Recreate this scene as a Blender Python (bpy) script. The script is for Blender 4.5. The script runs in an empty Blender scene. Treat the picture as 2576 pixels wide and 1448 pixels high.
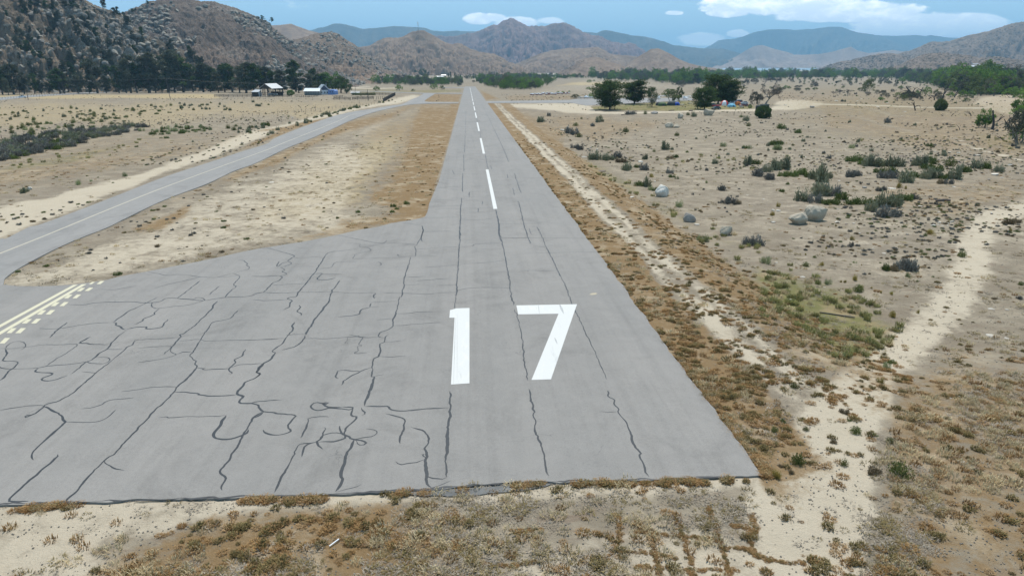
import bpy, math, random
import numpy as np
C = bpy.context.scene
COL = C.collection
R = math.radians
rng = np.random.default_rng(7)
random.seed(7)

# ------------------------------------------------------------------ camera
PITCH, YAW, FPX = R(17.39), R(3.44), 1785.0
CAMZ = 14.5
SL = 0.01336                    # the airfield falls gently along the runway
cam = bpy.data.cameras.new('camera'); camo = bpy.data.objects.new('camera', cam); COL.objects.link(camo)
camo.location = (0, 0, CAMZ); camo.rotation_euler = (R(90) - PITCH, 0, -YAW)
cam.sensor_width = 36; cam.lens = FPX / 2576 * 36; cam.clip_start = 0.5; cam.clip_end = 60000
C.camera = camo

# ------------------------------------------------------------------ world, sun, exposure
SUN_EL, SUN_AZ = R(64), R(14)
C.view_settings.view_transform = 'Standard'; C.view_settings.look = 'None'
C.view_settings.exposure = 0.1; C.view_settings.gamma = 1.0; C.view_settings.use_curve_mapping = False
W = bpy.data.worlds.new('World'); C.world = W; W.use_nodes = True

class NT:
    """small helper for building node trees"""
    def __init__(s, tree): s.t = tree; s.n = tree.nodes; s.l = tree.links
    def new(s, typ, **kw):
        n = s.n.new(typ)
        for k, v in kw.items():
            if isinstance(k, str) and hasattr(n, k): setattr(n, k, v)
        return n
    def val(s, sock, v):
        if isinstance(v, bpy.types.NodeSocket): s.l.new(v, sock)
        else:
            try: sock.default_value = v
            except Exception:
                sock.default_value = (*v, 1)
    def math(s, op, a, b=0.0, c=0.0, clamp=False):
        n = s.n.new('ShaderNodeMath'); n.operation = op; n.use_clamp = clamp
        for i, v in enumerate((a, b, c)): s.val(n.inputs[i], v)
        return n.outputs[0]
    def mix(s, f, a, b, mode='MIX'):
        n = s.n.new('ShaderNodeMix'); n.data_type = 'RGBA'; n.blend_type = mode
        s.val(n.inputs[0], f)
        for i, v in ((6, a), (7, b)):
            if isinstance(v, bpy.types.NodeSocket): s.l.new(v, n.inputs[i])
            else: n.inputs[i].default_value = (v[0], v[1], v[2], 1)
        return n.outputs[2]
    def noise(s, vec, scale, detail=4, rough=0.55, dist=0.0):
        n = s.n.new('ShaderNodeTexNoise'); n.inputs['Scale'].default_value = scale
        n.inputs['Detail'].default_value = detail; n.inputs['Roughness'].default_value = rough
        n.inputs['Distortion'].default_value = dist
        if vec is not None: s.l.new(vec, n.inputs['Vector'])
        return n.outputs['Fac']
    def ramp(s, f, lo, hi, a=0.0, b=1.0):
        n = s.n.new('ShaderNodeMapRange'); n.clamp = True; n.interpolation_type = 'SMOOTHSTEP'
        s.val(n.inputs[0], f); s.val(n.inputs[1], lo); s.val(n.inputs[2], hi); s.val(n.inputs[3], a); s.val(n.inputs[4], b)
        return n.outputs[0]
    def scalev(s, vec, v):
        n = s.n.new('ShaderNodeVectorMath'); n.operation = 'MULTIPLY'; s.l.new(vec, n.inputs[0]); n.inputs[1].default_value = v
        return n.outputs[0]

def px_azel(px, py):
    d = ray(np.array([px]), np.array([py]))[0]
    return math.atan2(d[0], d[1]), math.asin(d[2] / np.linalg.norm(d))

_sy, _cy, _sp, _cp = math.sin(YAW), math.cos(YAW), math.sin(PITCH), math.cos(PITCH)
Rv = np.array([_cy, -_sy, 0.]); Uv = np.array([_sp * _sy, _sp * _cy, _cp]); Fv = np.array([_cp * _sy, _cp * _cy, -_sp])
def ray(px, py):
    u = (np.asarray(px, float) - 1288) / FPX; v = -(np.asarray(py, float) - 724) / FPX
    return u[..., None] * Rv + v[..., None] * Uv + Fv
def proj(P):
    P = np.asarray(P, float) - np.array([0, 0, CAMZ])
    z = P @ Fv; zz = np.where(z > 0.5, z, 0.5)
    return 1288 + FPX * (P @ Rv) / zz, 724 - FPX * (P @ Uv) / zz, z

def build_world():
    t = NT(W.node_tree); t.n.clear()
    out = t.new('ShaderNodeOutputWorld'); bg = t.new('ShaderNodeBackground')
    sky = t.new('ShaderNodeTexSky'); sky.sky_type = 'NISHITA'; sky.sun_disc = False
    sky.sun_elevation = SUN_EL; sky.sun_rotation = SUN_AZ; sky.altitude = 800; sky.air_density = 1.0; sky.dust_density = 0.25; sky.ozone_density = 2.5
    tc = t.new('ShaderNodeTexCoord').outputs['Generated']
    sep = t.new('ShaderNodeSeparateXYZ'); t.l.new(tc, sep.inputs[0])
    X, Y, Z = sep.outputs
    az = t.math('ARCTAN2', X, Y); el = t.math('ARCSINE', Z)
    comb = t.new('ShaderNodeCombineXYZ'); t.l.new(az, comb.inputs[0]); t.l.new(t.math('MULTIPLY', el, 2.1), comb.inputs[1])
    cv = comb.outputs[0]
    n1 = t.noise(cv, 11, 8, 0.58, 0.2)
    n2 = t.noise(cv, 38, 6, 0.6, 0.3)
    tot = None
    # cumulus: (x, y, half width, half height, strength) of each bank
    for (px, py, wx, wy, st) in [(1960, 14, 240, 42, 1.15), (2130, 36, 230, 36, 1.15), (2300, 60, 200, 34, 1.05), (2440, 62, 120, 34, 1.1), (2250, 88, 330, 22, .62), (1840, 32, 70, 22, .95),
                             (1695, 34, 30, 9, .85), (1855, 86, 34, 13, .95), (1765, 102, 75, 22, .72), (1760, 92, 32, 12, .9), (1205, 50, 46, 20, 1.0), (1240, 46, 40, 15, .9), (1300, 58, 70, 20, .85), (1385, 53, 44, 14, .85),
                             (2050, -120, 500, 70, .8), (900, -260, 300, 60, .7), (2900, 40, 200, 40, .9), (-500, -120, 300, 60, .8)]:
        a, e = px_azel(px, py); a2, _ = px_azel(px + wx, py); _, e2 = px_azel(px, py - wy)
        da = t.math('DIVIDE', t.math('SUBTRACT', az, a), abs(a2 - a)); de = t.math('DIVIDE', t.math('SUBTRACT', el, e), abs(e2 - e))
        de = t.math('MULTIPLY', de, t.ramp(de, -0.3, 0.3, 1.45, 1.0))     # flatter undersides
        d = t.math('SQRT', t.math('ADD', t.math('MULTIPLY', da, da), t.math('MULTIPLY', de, de)))
        b = t.math('MULTIPLY', t.math('SUBTRACT', 1.0, d, clamp=True), st)
        b = t.math('MULTIPLY', b, 1.15); tot = b if tot is None else t.math('MAXIMUM', tot, b)
    dens = t.math('ADD', t.math('MULTIPLY', tot, 1.25), t.math('MULTIPLY', t.math('MULTIPLY', t.math('SUBTRACT', n1, 0.5), 1.3), t.ramp(tot, 0.0, 0.12, 0.45, 1.0)))
    dens = t.math('ADD', dens, t.math('MULTIPLY', t.math('MULTIPLY', t.math('SUBTRACT', n2, 0.5), 0.95), t.ramp(tot, 0.0, 0.12, 0.3, 1.0)))
    cover = t.ramp(dens, 0.08, 0.36)
    shade = t.ramp(t.math('ADD', t.math('ADD', t.math('MULTIPLY', n2, 0.7), t.math('MULTIPLY', n1, 0.5)), t.math('MULTIPLY', t.math('SUBTRACT', el, 0.085), 4.5)), 0.42, 0.70)
    ccol = t.mix(shade, (12.5, 13.8, 15.2), (20.5, 20.5, 20.3))
    # Nishita's zenith-to-horizon run, lifted a little towards the pale cyan of the photograph
    skyc = t.mix(t.ramp(el, 0.1, 1.2, 0.8, 0.25), sky.outputs[0], (4.7, 8.1, 10.9))
    hz = t.ramp(el, 0.0, 0.2)
    skyc = t.mix(t.math('MULTIPLY', t.math('SUBTRACT', 1.0, hz), 0.35), skyc, (6.3, 8.2, 9.3))
    col = t.mix(t.math('MULTIPLY', cover, 0.93), skyc, ccol)
    t.l.new(col, bg.inputs[0]); bg.inputs[1].default_value = 0.10
    t.l.new(bg.outputs[0], out.inputs[0])
build_world()

sl = bpy.data.lights.new('sun', 'SUN'); sl.energy = 5.0; sl.angle = R(0.53); sl.color = (1.0, 0.955, 0.89)
so = bpy.data.objects.new('sun', sl); COL.objects.link(so)
so.rotation_euler = (R(90) - SUN_EL, 0, math.pi - SUN_AZ)     # light comes from ahead and slightly right

# ------------------------------------------------------------------ numpy noise
def _hash(ix, iy, seed):
    h = (ix.astype(np.int64) * 374761393 + iy.astype(np.int64) * 668265263 + seed * 974711) & 0x7fffffff
    h = ((h ^ (h >> 13)) * 1274126177) & 0x7fffffff
    return ((h ^ (h >> 16)) & 0xffff) / 65535.0
def vnoise(x, y, seed=0):
    x = np.asarray(x, float); y = np.asarray(y, float)
    ix = np.floor(x); iy = np.floor(y); fx = x - ix; fy = y - iy
    fx = fx * fx * (3 - 2 * fx); fy = fy * fy * (3 - 2 * fy)
    a = _hash(ix, iy, seed); b = _hash(ix + 1, iy, seed); c = _hash(ix, iy + 1, seed); d = _hash(ix + 1, iy + 1, seed)
    return (a + (b - a) * fx) * (1 - fy) + (c + (d - c) * fx) * fy
def fbm(x, y, o=5, seed=0, g=0.5):
    s = 0; a = 1; n = 0
    for i in range(o):
        s = s + a * vnoise(x * 2 ** i + 17.3 * i, y * 2 ** i - 9.1 * i, seed + i); n += a; a *= g
    return s / n
def ridged(x, y, o=5, seed=0, g=0.55):
    s = 0; a = 1; n = 0
    for i in range(o):
        s = s + a * (1 - abs(2 * vnoise(x * 2 ** i + 5.7 * i, y * 2 ** i + 3.3 * i, seed + i) - 1)); n += a; a *= g
    return s / n
def sst(a, b, x):
    t = np.clip((x - a) / (b - a), 0, 1); return t * t * (3 - 2 * t)

# ------------------------------------------------------------------ terrain
def g(x, y):
    """height of the ground: a plain falling 1.3 % away from the camera, level beyond 1100 m,
    with a low bank down to the open field on the right"""
    x = np.asarray(x, float); y = np.asarray(y, float)
    yy = np.minimum(y, 1100.0)
    z = -SL * yy
    z = z - 1.5 * sst(17.3, 23.5, x) * sst(22, 44, y) * (1 - sst(240, 380, y))
    far = sst(900, 1400, y)
    z = z + far * (-0.0) 
    return z
_ts = np.geomspace(8, 24000, 2600)
def GP(px, py):
    """pixel of the 2576-wide photograph -> point on the ground"""
    px = np.atleast_1d(np.asarray(px, float)); py = np.atleast_1d(np.asarray(py, float))
    d = ray(px, py); out = np.zeros((len(px), 3))
    for i in range(len(px)):
        P = d[i][None] * _ts[:, None]; h = P[:, 2] + CAMZ - g(P[:, 0], P[:, 1])
        k = np.argmax(h < 0)
        if h[k] >= 0: k = len(_ts) - 1
        k = max(k, 1); f = h[k - 1] / (h[k - 1] - h[k] + 1e-12); f = min(max(f, 0), 1)
        p = P[k - 1] * (1 - f) + P[k] * f
        out[i] = (p[0], p[1], g(p[0], p[1]))
    return out
def G1(px, py): return GP(px, py)[0]
def mpp(p):
    """metres per photograph pixel at a point"""
    return float((np.asarray(p) - np.array([0, 0, CAMZ])) @ Fv) / FPX

# ------------------------------------------------------------------ object helpers
def prop(o, label=None, cat=None, group=None, kind=None):
    if label: o['label'] = label
    if cat: o['category'] = cat
    if group: o['group'] = group
    if kind: o['kind'] = kind
    return o
def meshdata(name, V, F, mats=(), smooth=False, midx=None, v=None):
    me = bpy.data.meshes.new(name)
    V = np.asarray(V, np.float32)
    if isinstance(F, np.ndarray):
        k = F.shape[1]; n = len(F)
        me.vertices.add(len(V)); me.vertices.foreach_set('co', V.ravel())
        me.loops.add(n * k); me.loops.foreach_set('vertex_index', F.astype(np.int32).ravel())
        me.polygons.add(n); me.polygons.foreach_set('loop_start', np.arange(0, n * k, k, dtype=np.int32))
        try: me.polygons.foreach_set('loop_total', np.full(n, k, dtype=np.int32))
        except Exception: pass
        me.update(calc_edges=True)
    else:
        me.from_pydata([tuple(map(float, p)) for p in V], [], [tuple(int(i) for i in f) for f in F]); me.update()
    for m in mats: me.materials.append(m)
    if midx is not None: me.polygons.foreach_set('material_index', np.asarray(midx, np.int32))
    me.polygons.foreach_set('use_smooth', np.full(len(me.polygons), bool(smooth)))
    if v is not None:
        a = me.attributes.new('v', 'FLOAT', 'FACE'); a.data.foreach_set('value', np.asarray(v, np.float32))
    return me
def link(name, me, parent=None, loc=None, rotz=None, scale=None):
    o = bpy.data.objects.new(name, me); COL.objects.link(o)
    if parent: o.parent = parent
    if loc is not None: o.location = tuple(map(float, loc))
    if rotz is not None: o.rotation_euler = (0, 0, rotz)
    if scale is not None: o.scale = (scale,) * 3 if np.isscalar(scale) else scale
    return o
def empty(name, loc, rotz=0, scale=None):
    return link(name, None, None, loc, rotz, scale)
KIDS = {}
def copy_tree(o, parent=None):
    c = o.copy(); COL.objects.link(c); c.parent = parent
    for ch in [k for k in KIDS.get(o.name, [])]: copy_tree(ch, c)
    return c

class MB:
    """mesh builder: boxes, prisms, tubes collected into one mesh"""
    def __init__(s): s.V = []; s.F = []; s.M = []
    def add(s, V, F, m=0):
        b = len(s.V); s.V += [tuple(map(float, p)) for p in V]; s.F += [tuple(i + b for i in f) for f in F]; s.M += [m] * len(F); return s
    def box(s, c, d, rz=0, m=0, top=None):
        """box centred in x,y, standing on c.z; top=(sx,sy) scales the top face"""
        x, y, z = c; a, b, h = d[0] / 2, d[1] / 2, d[2]; tx, ty = top or (1, 1); cs, sn = math.cos(rz), math.sin(rz)
        P = []
        for zz, kx, ky in ((0, 1, 1), (h, tx, ty)):
            for ux, uy in ((-a * kx, -b * ky), (a * kx, -b * ky), (a * kx, b * ky), (-a * kx, b * ky)):
                P.append((x + ux * cs - uy * sn, y + ux * sn + uy * cs, z + zz))
        return s.add(P, [(3, 2, 1, 0), (4, 5, 6, 7), (0, 1, 5, 4), (1, 2, 6, 5), (2, 3, 7, 6), (3, 0, 4, 7)], m)
    def bar(s, p, q, w, h=None, m=0):
        p = np.array(p, float); q = np.array(q, float); h = h or w; d = q - p; L = np.linalg.norm(d); d /= L
        up = np.array([0, 0, 1.]) if abs(d[2]) < .95 else np.array([1., 0, 0]); a = np.cross(d, up); a /= np.linalg.norm(a); b = np.cross(a, d)
        P = [e + i * a * w / 2 + j * b * h / 2 for e in (p, q) for i, j in ((-1, -1), (1, -1), (1, 1), (-1, 1))]
        return s.add(P, [(3, 2, 1, 0), (4, 5, 6, 7), (0, 1, 5, 4), (1, 2, 6, 5), (2, 3, 7, 6), (3, 0, 4, 7)], m)
    def tube(s, pts, rads, n=6, m=0, cap=True):
        pts = [np.array(p, float) for p in pts]; b0 = len(s.V); k = len(pts)
        for i, p in enumerate(pts):
            d = pts[min(i + 1, k - 1)] - pts[max(i - 1, 0)]; d /= (np.linalg.norm(d) + 1e-9)
            up = np.array([0, 0, 1.]) if abs(d[2]) < .9 else np.array([1., 0, 0]); a = np.cross(d, up); a /= np.linalg.norm(a); b = np.cross(a, d)
            for j in range(n):
                t = 2 * math.pi * j / n; s.V.append(tuple(p + rads[i] * (math.cos(t) * a + math.sin(t) * b)))
        for i in range(k - 1):
            for j in range(n):
                s.F.append((b0 + i * n + j, b0 + i * n + (j + 1) % n, b0 + (i + 1) * n + (j + 1) % n, b0 + (i + 1) * n + j)); s.M.append(m)
        if cap: s.F.append(tuple(b0 + (k - 1) * n + j for j in range(n))); s.M.append(m); s.F.append(tuple(b0 + n - 1 - j for j in range(n))); s.M.append(m)
        return s
    def prism(s, poly, y0, y1, m=0, axis='y'):
        """extrude a 2-D outline (a,z) along y (or x)"""
        n = len(poly)
        f = (lambda a, z, t: (a, t, z)) if axis == 'y' else (lambda a, z, t: (t, a, z))
        P = [f(a, z, y0) for a, z in poly] + [f(a, z, y1) for a, z in poly]
        return s.add(P, [tuple(range(n - 1, -1, -1)), tuple(range(n, 2 * n))] + [(i, (i + 1) % n, n + (i + 1) % n, n + i) for i in range(n)], m)
    def me(s, name, *mats, smooth=False):
        return meshdata(name, s.V, s.F, mats, smooth, s.M)
    def build(s, name, mats, parent=None, smooth=False, loc=None, rotz=None):
        if not isinstance(mats, (list, tuple)): mats = [mats]
        o = link(name, s.me(name, *mats, smooth=smooth), parent, loc, rotz)
        if parent is not None: KIDS.setdefault(parent.name, []).append(o)
        return o

# ------------------------------------------------------------------ materials
def mat(name):
    m = bpy.data.materials.new(name); m.use_nodes = True; t = NT(m.node_tree); t.n.clear()
    out = t.new('ShaderNodeOutputMaterial'); b = t.new('ShaderNodeBsdfPrincipled'); t.l.new(b.outputs[0], out.inputs[0])
    b.inputs['Roughness'].default_value = 0.9; b.inputs['Specular IOR Level'].default_value = 0.2
    return m, t, b, out
def simple(name, c, rough=0.8, metal=0.0, var=0.15, scale=3.0, spec=0.3, bump=0.0, coat=0.0):
    m, t, b, out = mat(name)
    v = t.new('ShaderNodeTexCoord').outputs['Object']
    n = t.noise(v, scale, 5, 0.6)
    col = t.mix(n, tuple(x * (1 - var * 1.6) for x in c), tuple(min(1, x * (1 + var * 1.6)) for x in c))
    t.l.new(col, b.inputs['Base Color']); b.inputs['Roughness'].default_value = rough; b.inputs['Metallic'].default_value = metal
    b.inputs['Specular IOR Level'].default_value = spec; b.inputs['Coat Weight'].default_value = coat
    if bump:
        bn = t.new('ShaderNodeBump'); bn.inputs['Distance'].default_value = bump; t.l.new(n, bn.inputs['Height']); t.l.new(bn.outputs[0], b.inputs['Normal'])
    return m
def leafmat(name, c1, c2, trans=0.25, c3=None):
    m, t, b, out = mat(name)
    oi = t.new('ShaderNodeObjectInfo'); at = t.new('ShaderNodeAttribute'); at.attribute_name = 'v'
    col = t.mix(at.outputs['Fac'], c1, c2)
    if c3 is not None: col = t.mix(t.ramp(oi.outputs['Random'], 0.45, 1.0), col, c3)
    hs = t.new('ShaderNodeHueSaturation'); t.l.new(col, hs.inputs['Color'])
    t.l.new(t.math('ADD', t.math('MULTIPLY', oi.outputs['Random'], 0.5), 0.75), hs.inputs['Value'])
    df = t.new('ShaderNodeBsdfDiffuse'); tr = t.new('ShaderNodeBsdfTranslucent'); mx = t.new('ShaderNodeMixShader')
    t.l.new(hs.outputs[0], df.inputs[0]); t.l.new(hs.outputs[0], tr.inputs[0]); mx.inputs[0].default_value = trans
    t.l.new(df.outputs[0], mx.inputs[1]); t.l.new(tr.outputs[0], mx.inputs[2]); t.l.new(mx.outputs[0], out.inputs[0]); t.n.remove(b)
    return m
def bumpn(t, b, h, dist, strength=1.0):
    bn = t.new('ShaderNodeBump'); bn.inputs['Distance'].default_value = dist; bn.inputs['Strength'].default_value = strength
    t.l.new(h, bn.inputs['Height']); t.l.new(bn.outputs[0], b.inputs['Normal'])
# ------------------------------------------------------------------ zones of the ground, outlined on the photograph
def sdist(poly, x, y):
    """signed distance (inside positive) to a polygon"""
    P = np.array(poly, float); n = len(P); d = np.full(x.shape, 1e9); ins = np.zeros(x.shape, bool)
    for i in range(n):
        a = P[i]; b = P[(i + 1) % n]; e = b - a; L = (e @ e) + 1e-9
        t = np.clip(((x - a[0]) * e[0] + (y - a[1]) * e[1]) / L, 0, 1)
        d = np.minimum(d, np.hypot(x - a[0] - t * e[0], y - a[1] - t * e[1]))
        c = ((a[1] > y) != (b[1] > y)) & (x < (b[0] - a[0]) * (y - a[1]) / (b[1] - a[1] + 1e-12) + a[0]); ins ^= c
    return np.where(ins, d, -d)
def ldist(line, x, y):
    P = np.array(line, float); d = np.full(x.shape, 1e9)
    for i in range(len(P) - 1):
        a = P[i, :2]; b = P[i + 1, :2]; e = b - a; t = np.clip(((x - a[0]) * e[0] + (y - a[1]) * e[1]) / (e @ e + 1e-9), 0, 1)
        w = P[i, 2] * (1 - t) + P[i + 1, 2] * t
        d = np.minimum(d, np.hypot(x - a[0] - t * e[0], y - a[1] - t * e[1]) / w)
    return d
TAXI_UP = [(-90, 640), (0, 602), (16, 600), (73, 571.6), (104, 564), (209, 525), (313, 484.6), (417.5, 444), (522, 410), (600, 384), (670.7, 362), (695, 346), (766, 318), (831, 295), (883, 282), (935, 274), (987, 265.5), (1013, 261.5), (1034, 251), (1053, 243.5), (1066, 235.6)]
TAXI_DN = [(-90, 815), (0, 740), (8, 722), (9.5, 710), (13.6, 699.4), (35, 683), (81.6, 656), (141, 626), (196, 601.5), (272, 571.6), (313, 551), (417.5, 501.5), (522, 462), (587, 431), (635, 414), (674, 396), (726, 371), (779, 350), (831, 327), (883, 303), (926, 287), (969, 275.6), (1022, 264.7), (1054, 261.6)]
ISLAND_LOW = [(16, 717), (45, 720), (81.6, 720.5), (120, 720), (152, 718.5), (212, 713), (266.5, 705), (299, 696.7), (408, 676), (544, 649), (635, 628.7), (771, 607), (865, 587.6), (907, 578), (948, 571.6), (987, 561.5), (1040, 553), (1065.7, 547), (1070, 543), (1073.5, 538), (1077, 527), (1079, 514.6), (1094, 457)]
ISLAND = TAXI_DN[3:] + [(1109, 260.4), (1152, 260.3)] + ISLAND_LOW[::-1]
ISLAND2 = [(1067, 254.8), (1073.7, 249), (1094.5, 235.9), (1162, 235.9), (1155, 257.8), (1109, 257.8), (1077.7, 256.8)]
S_SAND = [([(-200, 1262), (1080, 1222), (1900, 1190), (1900, 1225), (1500, 1262), (1100, 1262), (700, 1285), (520, 1300), (430, 1345), (300, 1350), (220, 1395), (120, 1460), (-300, 1500)], 14, .75),
          ([(-300, 1300), (210, 1330), (260, 1400), (350, 1500), (-300, 1500)], 30, .6),
          ([(1500, 1330), (2000, 1330), (2060, 1500), (1200, 1500), (1330, 1390)], 40, .6),
          ([(1900, 1190), (1950, 1110), (2030, 1010), (2120, 930), (2230, 890), (2260, 980), (2215, 1090), (2195, 1180), (2200, 1300), (2160, 1500), (1930, 1500), (1870, 1300)], 20, 1.0),
          ([(18, 700), (45, 718), (160, 714), (300, 690), (700, 610), (1040, 548), (1068, 538), (1010, 505), (1000, 540), (870, 520), (905, 455), (970, 400), (890, 365), (960, 320), (1010, 285), (960, 285), (900, 330), (800, 370), (700, 425), (600, 450), (450, 520), (250, 612), (100, 680)], 22, .52),
          ([(20, 700), (45, 719), (160, 716), (300, 692), (620, 622), (600, 560), (420, 560), (250, 612), (100, 680)], 14, .6),
          ([(-80, 570), (0, 520), (150, 487), (330, 443), (500, 385), (620, 332), (700, 314), (860, 276), (960, 258), (1040, 240), (1052, 242), (1010, 258), (900, 278), (760, 308), (660, 345), (520, 400), (400, 440), (290, 485), (150, 540), (0, 596), (-80, 640)], 5, .95),
          ([(1255, 262), (1440, 259), (1500, 270), (1520, 283), (1480, 287), (1420, 284), (1330, 275), (1262, 270)], 4, .9),
          ([(1420, 256), (1500, 256), (1490, 266), (1480, 280), (1430, 282), (1415, 268)], 4, .8),
          ([(1940, 278), (1955, 255), (1990, 250), (2040, 252), (2072, 258), (2060, 268), (2000, 276)], 3, .95),
          ([(2440, 262), (2470, 243), (2530, 238), (2620, 240), (2700, 300), (2560, 296), (2500, 278)], 4, .9),
          ([(1500, 192), (1720, 214), (1860, 210), (1700, 222), (1600, 232), (1440, 238), (1340, 235), (1400, 215)], 6, .35),
          ([(1500, 300), (2000, 300), (2200, 370), (2400, 470), (2500, 560), (2400, 700), (2200, 800), (2000, 720), (1850, 600), (1640, 470), (1500, 380)], 90, .26),
          ([(2250, 560), (2700, 500), (2700, 620), (2460, 640)], 30, .3)]
L_SAND = [([(2700, 505, 26), (2576, 525, 26), (2490, 555, 40), (2450, 610, 50), (2440, 690, 60), (2400, 760, 60), (2330, 830, 58), (2250, 900, 60), (2170, 960, 70), (2090, 1050, 90), (2050, 1200, 105), (2000, 1480, 130)], .82),
          ([(1480, 284, 2.2), (1560, 284, 2.2), (1690, 281.5, 2.2), (1780, 278.5, 2.5), (1900, 277, 3), (1990, 269, 4)], 1),
          ([(2050, 262, 1.5), (2200, 265, 1.2), (2330, 271, 1.2), (2480, 272, 1.5)], .9),
          ([(2150, 262, 1.2), (2210, 280, 1.4), (2255, 292, 1.4)], .5), ([(2400, 345, 1.4), (2440, 368, 2.5), (2576, 405, 2)], .9), ([(2120, 285, 1.5), (2200, 305, 2), (2300, 335, 2)], .45),
          ([(1490, 233, 1.2), (1480, 227, 1.0)], .9), ([(876, 221, 1.6), (940, 223, 1.2), (1010, 222, 1.0)], 1), ([(880, 217, .8), (930, 218, .7)], 1),
          ([(1160, 208, .8), (1000, 207, .9), (960, 203, 1.0), (930, 208, 1.6), (890, 214, 1.0)], .9), ([(1150, 205, .6), (1070, 199, .6)], .8), ([(1240, 191.5, .7), (1400, 192, .7)], .9),
          ([(2000, 196, .8), (2300, 193, .8)], .6), ([(2190, 205, .8), (2330, 212, 1.2), (2440, 203, 1)], .5)]
S_WEED = [([(1060, 264), (1140, 264), (1060, 500), (960, 520), (900, 470), (1000, 370), (900, 350), (980, 300)], 20, .5), ([(-100, 336), (500, 330), (620, 318), (560, 350), (300, 400), (-100, 470)], 12, .35), ([(1850, 222), (2700, 222), (2700, 420), (2300, 392), (2050, 320), (1950, 300), (2060, 285)], 22, .5), ([(1330, 275), (1500, 290), (1700, 300), (1640, 330), (1480, 360), (1400, 330)], 12, .5), ([(2150, 470), (2576, 440), (2600, 520), (2400, 560), (2250, 540)], 20, .45), ([(-100, 420), (300, 380), (560, 345), (620, 335), (500, 380), (300, 430), (-100, 500)], 14, .48), ([(430, 1330), (700, 1280), (1050, 1262), (1150, 1300), (1240, 1500), (150, 1500), (330, 1400)], 26, .85),
          ([(2200, 960), (2330, 910), (2576, 900), (2800, 1000), (2800, 1500), (2150, 1500), (2230, 1300), (2230, 1100)], 40, .6),
          ([(1060, 541), (1152, 262), (1060, 262), (1030, 300), (1020, 390), (930, 500), (990, 540), (860, 560), (880, 583)], 16, .9),
          ([(640, 414), (680, 393), (780, 349), (885, 303), (1022, 265), (1060, 262), (990, 300), (880, 330), (760, 378), (690, 418), (600, 445), (420, 512), (330, 552)], 8, .75),
          ([(330, 574), (400, 552), (480, 515), (470, 535), (390, 580), (340, 588)], 8, .9),
          ([(720, 608), (900, 560), (1060, 530), (1068, 540), (880, 585)], 8, .6),
          ([(1064, 255), (1095, 236), (1163, 236), (1155, 257)], 2, .8),
          ([(1205, 224), (1262, 250), (1222, 253)], 3, .8), ([(1262, 240), (1500, 238), (1470, 250), (1280, 252)], 4, .5),
          ([(1250, 262), (1330, 275), (1440, 330), (1400, 380), (1330, 330)], 14, .6),
          ([(640, 330), (900, 283), (1010, 264), (985, 267), (880, 284), (760, 318), (690, 347), (540, 402), (560, 392), (700, 330)], 3, .9)]
S_GREEN = [([(1920, 262), (2150, 232), (2576, 262), (2600, 300), (2250, 300), (2000, 285)], 8, .34), ([(1850, 205), (2300, 210), (2420, 250), (2100, 240), (1850, 225)], 6, .3), ([(1990, 315), (2300, 320), (2450, 350), (2250, 360), (2000, 345)], 10, .3), ([(1550, 390), (1800, 380), (2000, 400), (1900, 420), (1600, 410)], 12, .18), ([(1486, 269), (1495, 277), (1697, 278.5), (1786, 275.5), (1885, 274), (1900, 271), (1894, 265), (1830, 262), (1737, 255), (1700, 253), (1658, 258), (1579, 261), (1530, 265)], 1.5, 1.0),
           ([(1900, 690), (1990, 705), (2120, 740), (2245, 810), (2235, 850), (2190, 895), (2110, 885), (2010, 815), (1930, 760)], 26, .8),
           ([(1440, 380), (1560, 440), (1650, 500), (1750, 560), (1740, 575), (1640, 520), (1520, 455)], 10, .5),
           ([(1010, 233.8), (1160, 234), (1163, 223), (1010, 226), (890, 229), (880, 234)], 3, .6), ([(876, 228), (1150, 222), (1160, 218), (876, 226)], 2, .6),
           ([(1780, 600), (1800, 580), (1870, 600), (1900, 640), (1860, 650)], 20, .4),
           ([(1930, 290), (2180, 278), (2300, 300), (2500, 350), (2200, 330), (1960, 320)], 12, .28), ([(2060, 268), (2300, 275), (2350, 290), (2100, 280)], 4, .35),
           ([(2440, 330), (2580, 345), (2700, 420), (2480, 370)], 12, .4), ([(0, 418), (180, 385), (330, 355), (400, 325), (390, 345), (200, 405), (0, 440)], 6, .5), ([(0, 272), (300, 285), (560, 275), (480, 300), (200, 305), (0, 300)], 9, .22)]
S_STRAW = [([(-300, 252), (640, 249), (960, 251), (1030, 252), (985, 264), (700, 296), (560, 300), (400, 322), (200, 318), (-300, 345)], 14, .5),
           ([(-300, 238), (130, 238), (540, 236), (560, 248), (-300, 250)], 2, .7), ([(700, 280), (1010, 250), (1000, 262), (760, 305)], 4, .5),
           ([(1060, 262), (1070, 300), (930, 500), (820, 560), (600, 600), (640, 500), (900, 340)], 30, .55), ([(1440, 206), (1640, 208), (1560, 214), (1400, 216)], 3, .8),
           ([(1900, 262), (2300, 262), (2300, 275), (2100, 272)], 4, .5), ([(2080, 740), (2260, 830), (2200, 900), (2060, 850)], 30, .5)]
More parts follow.
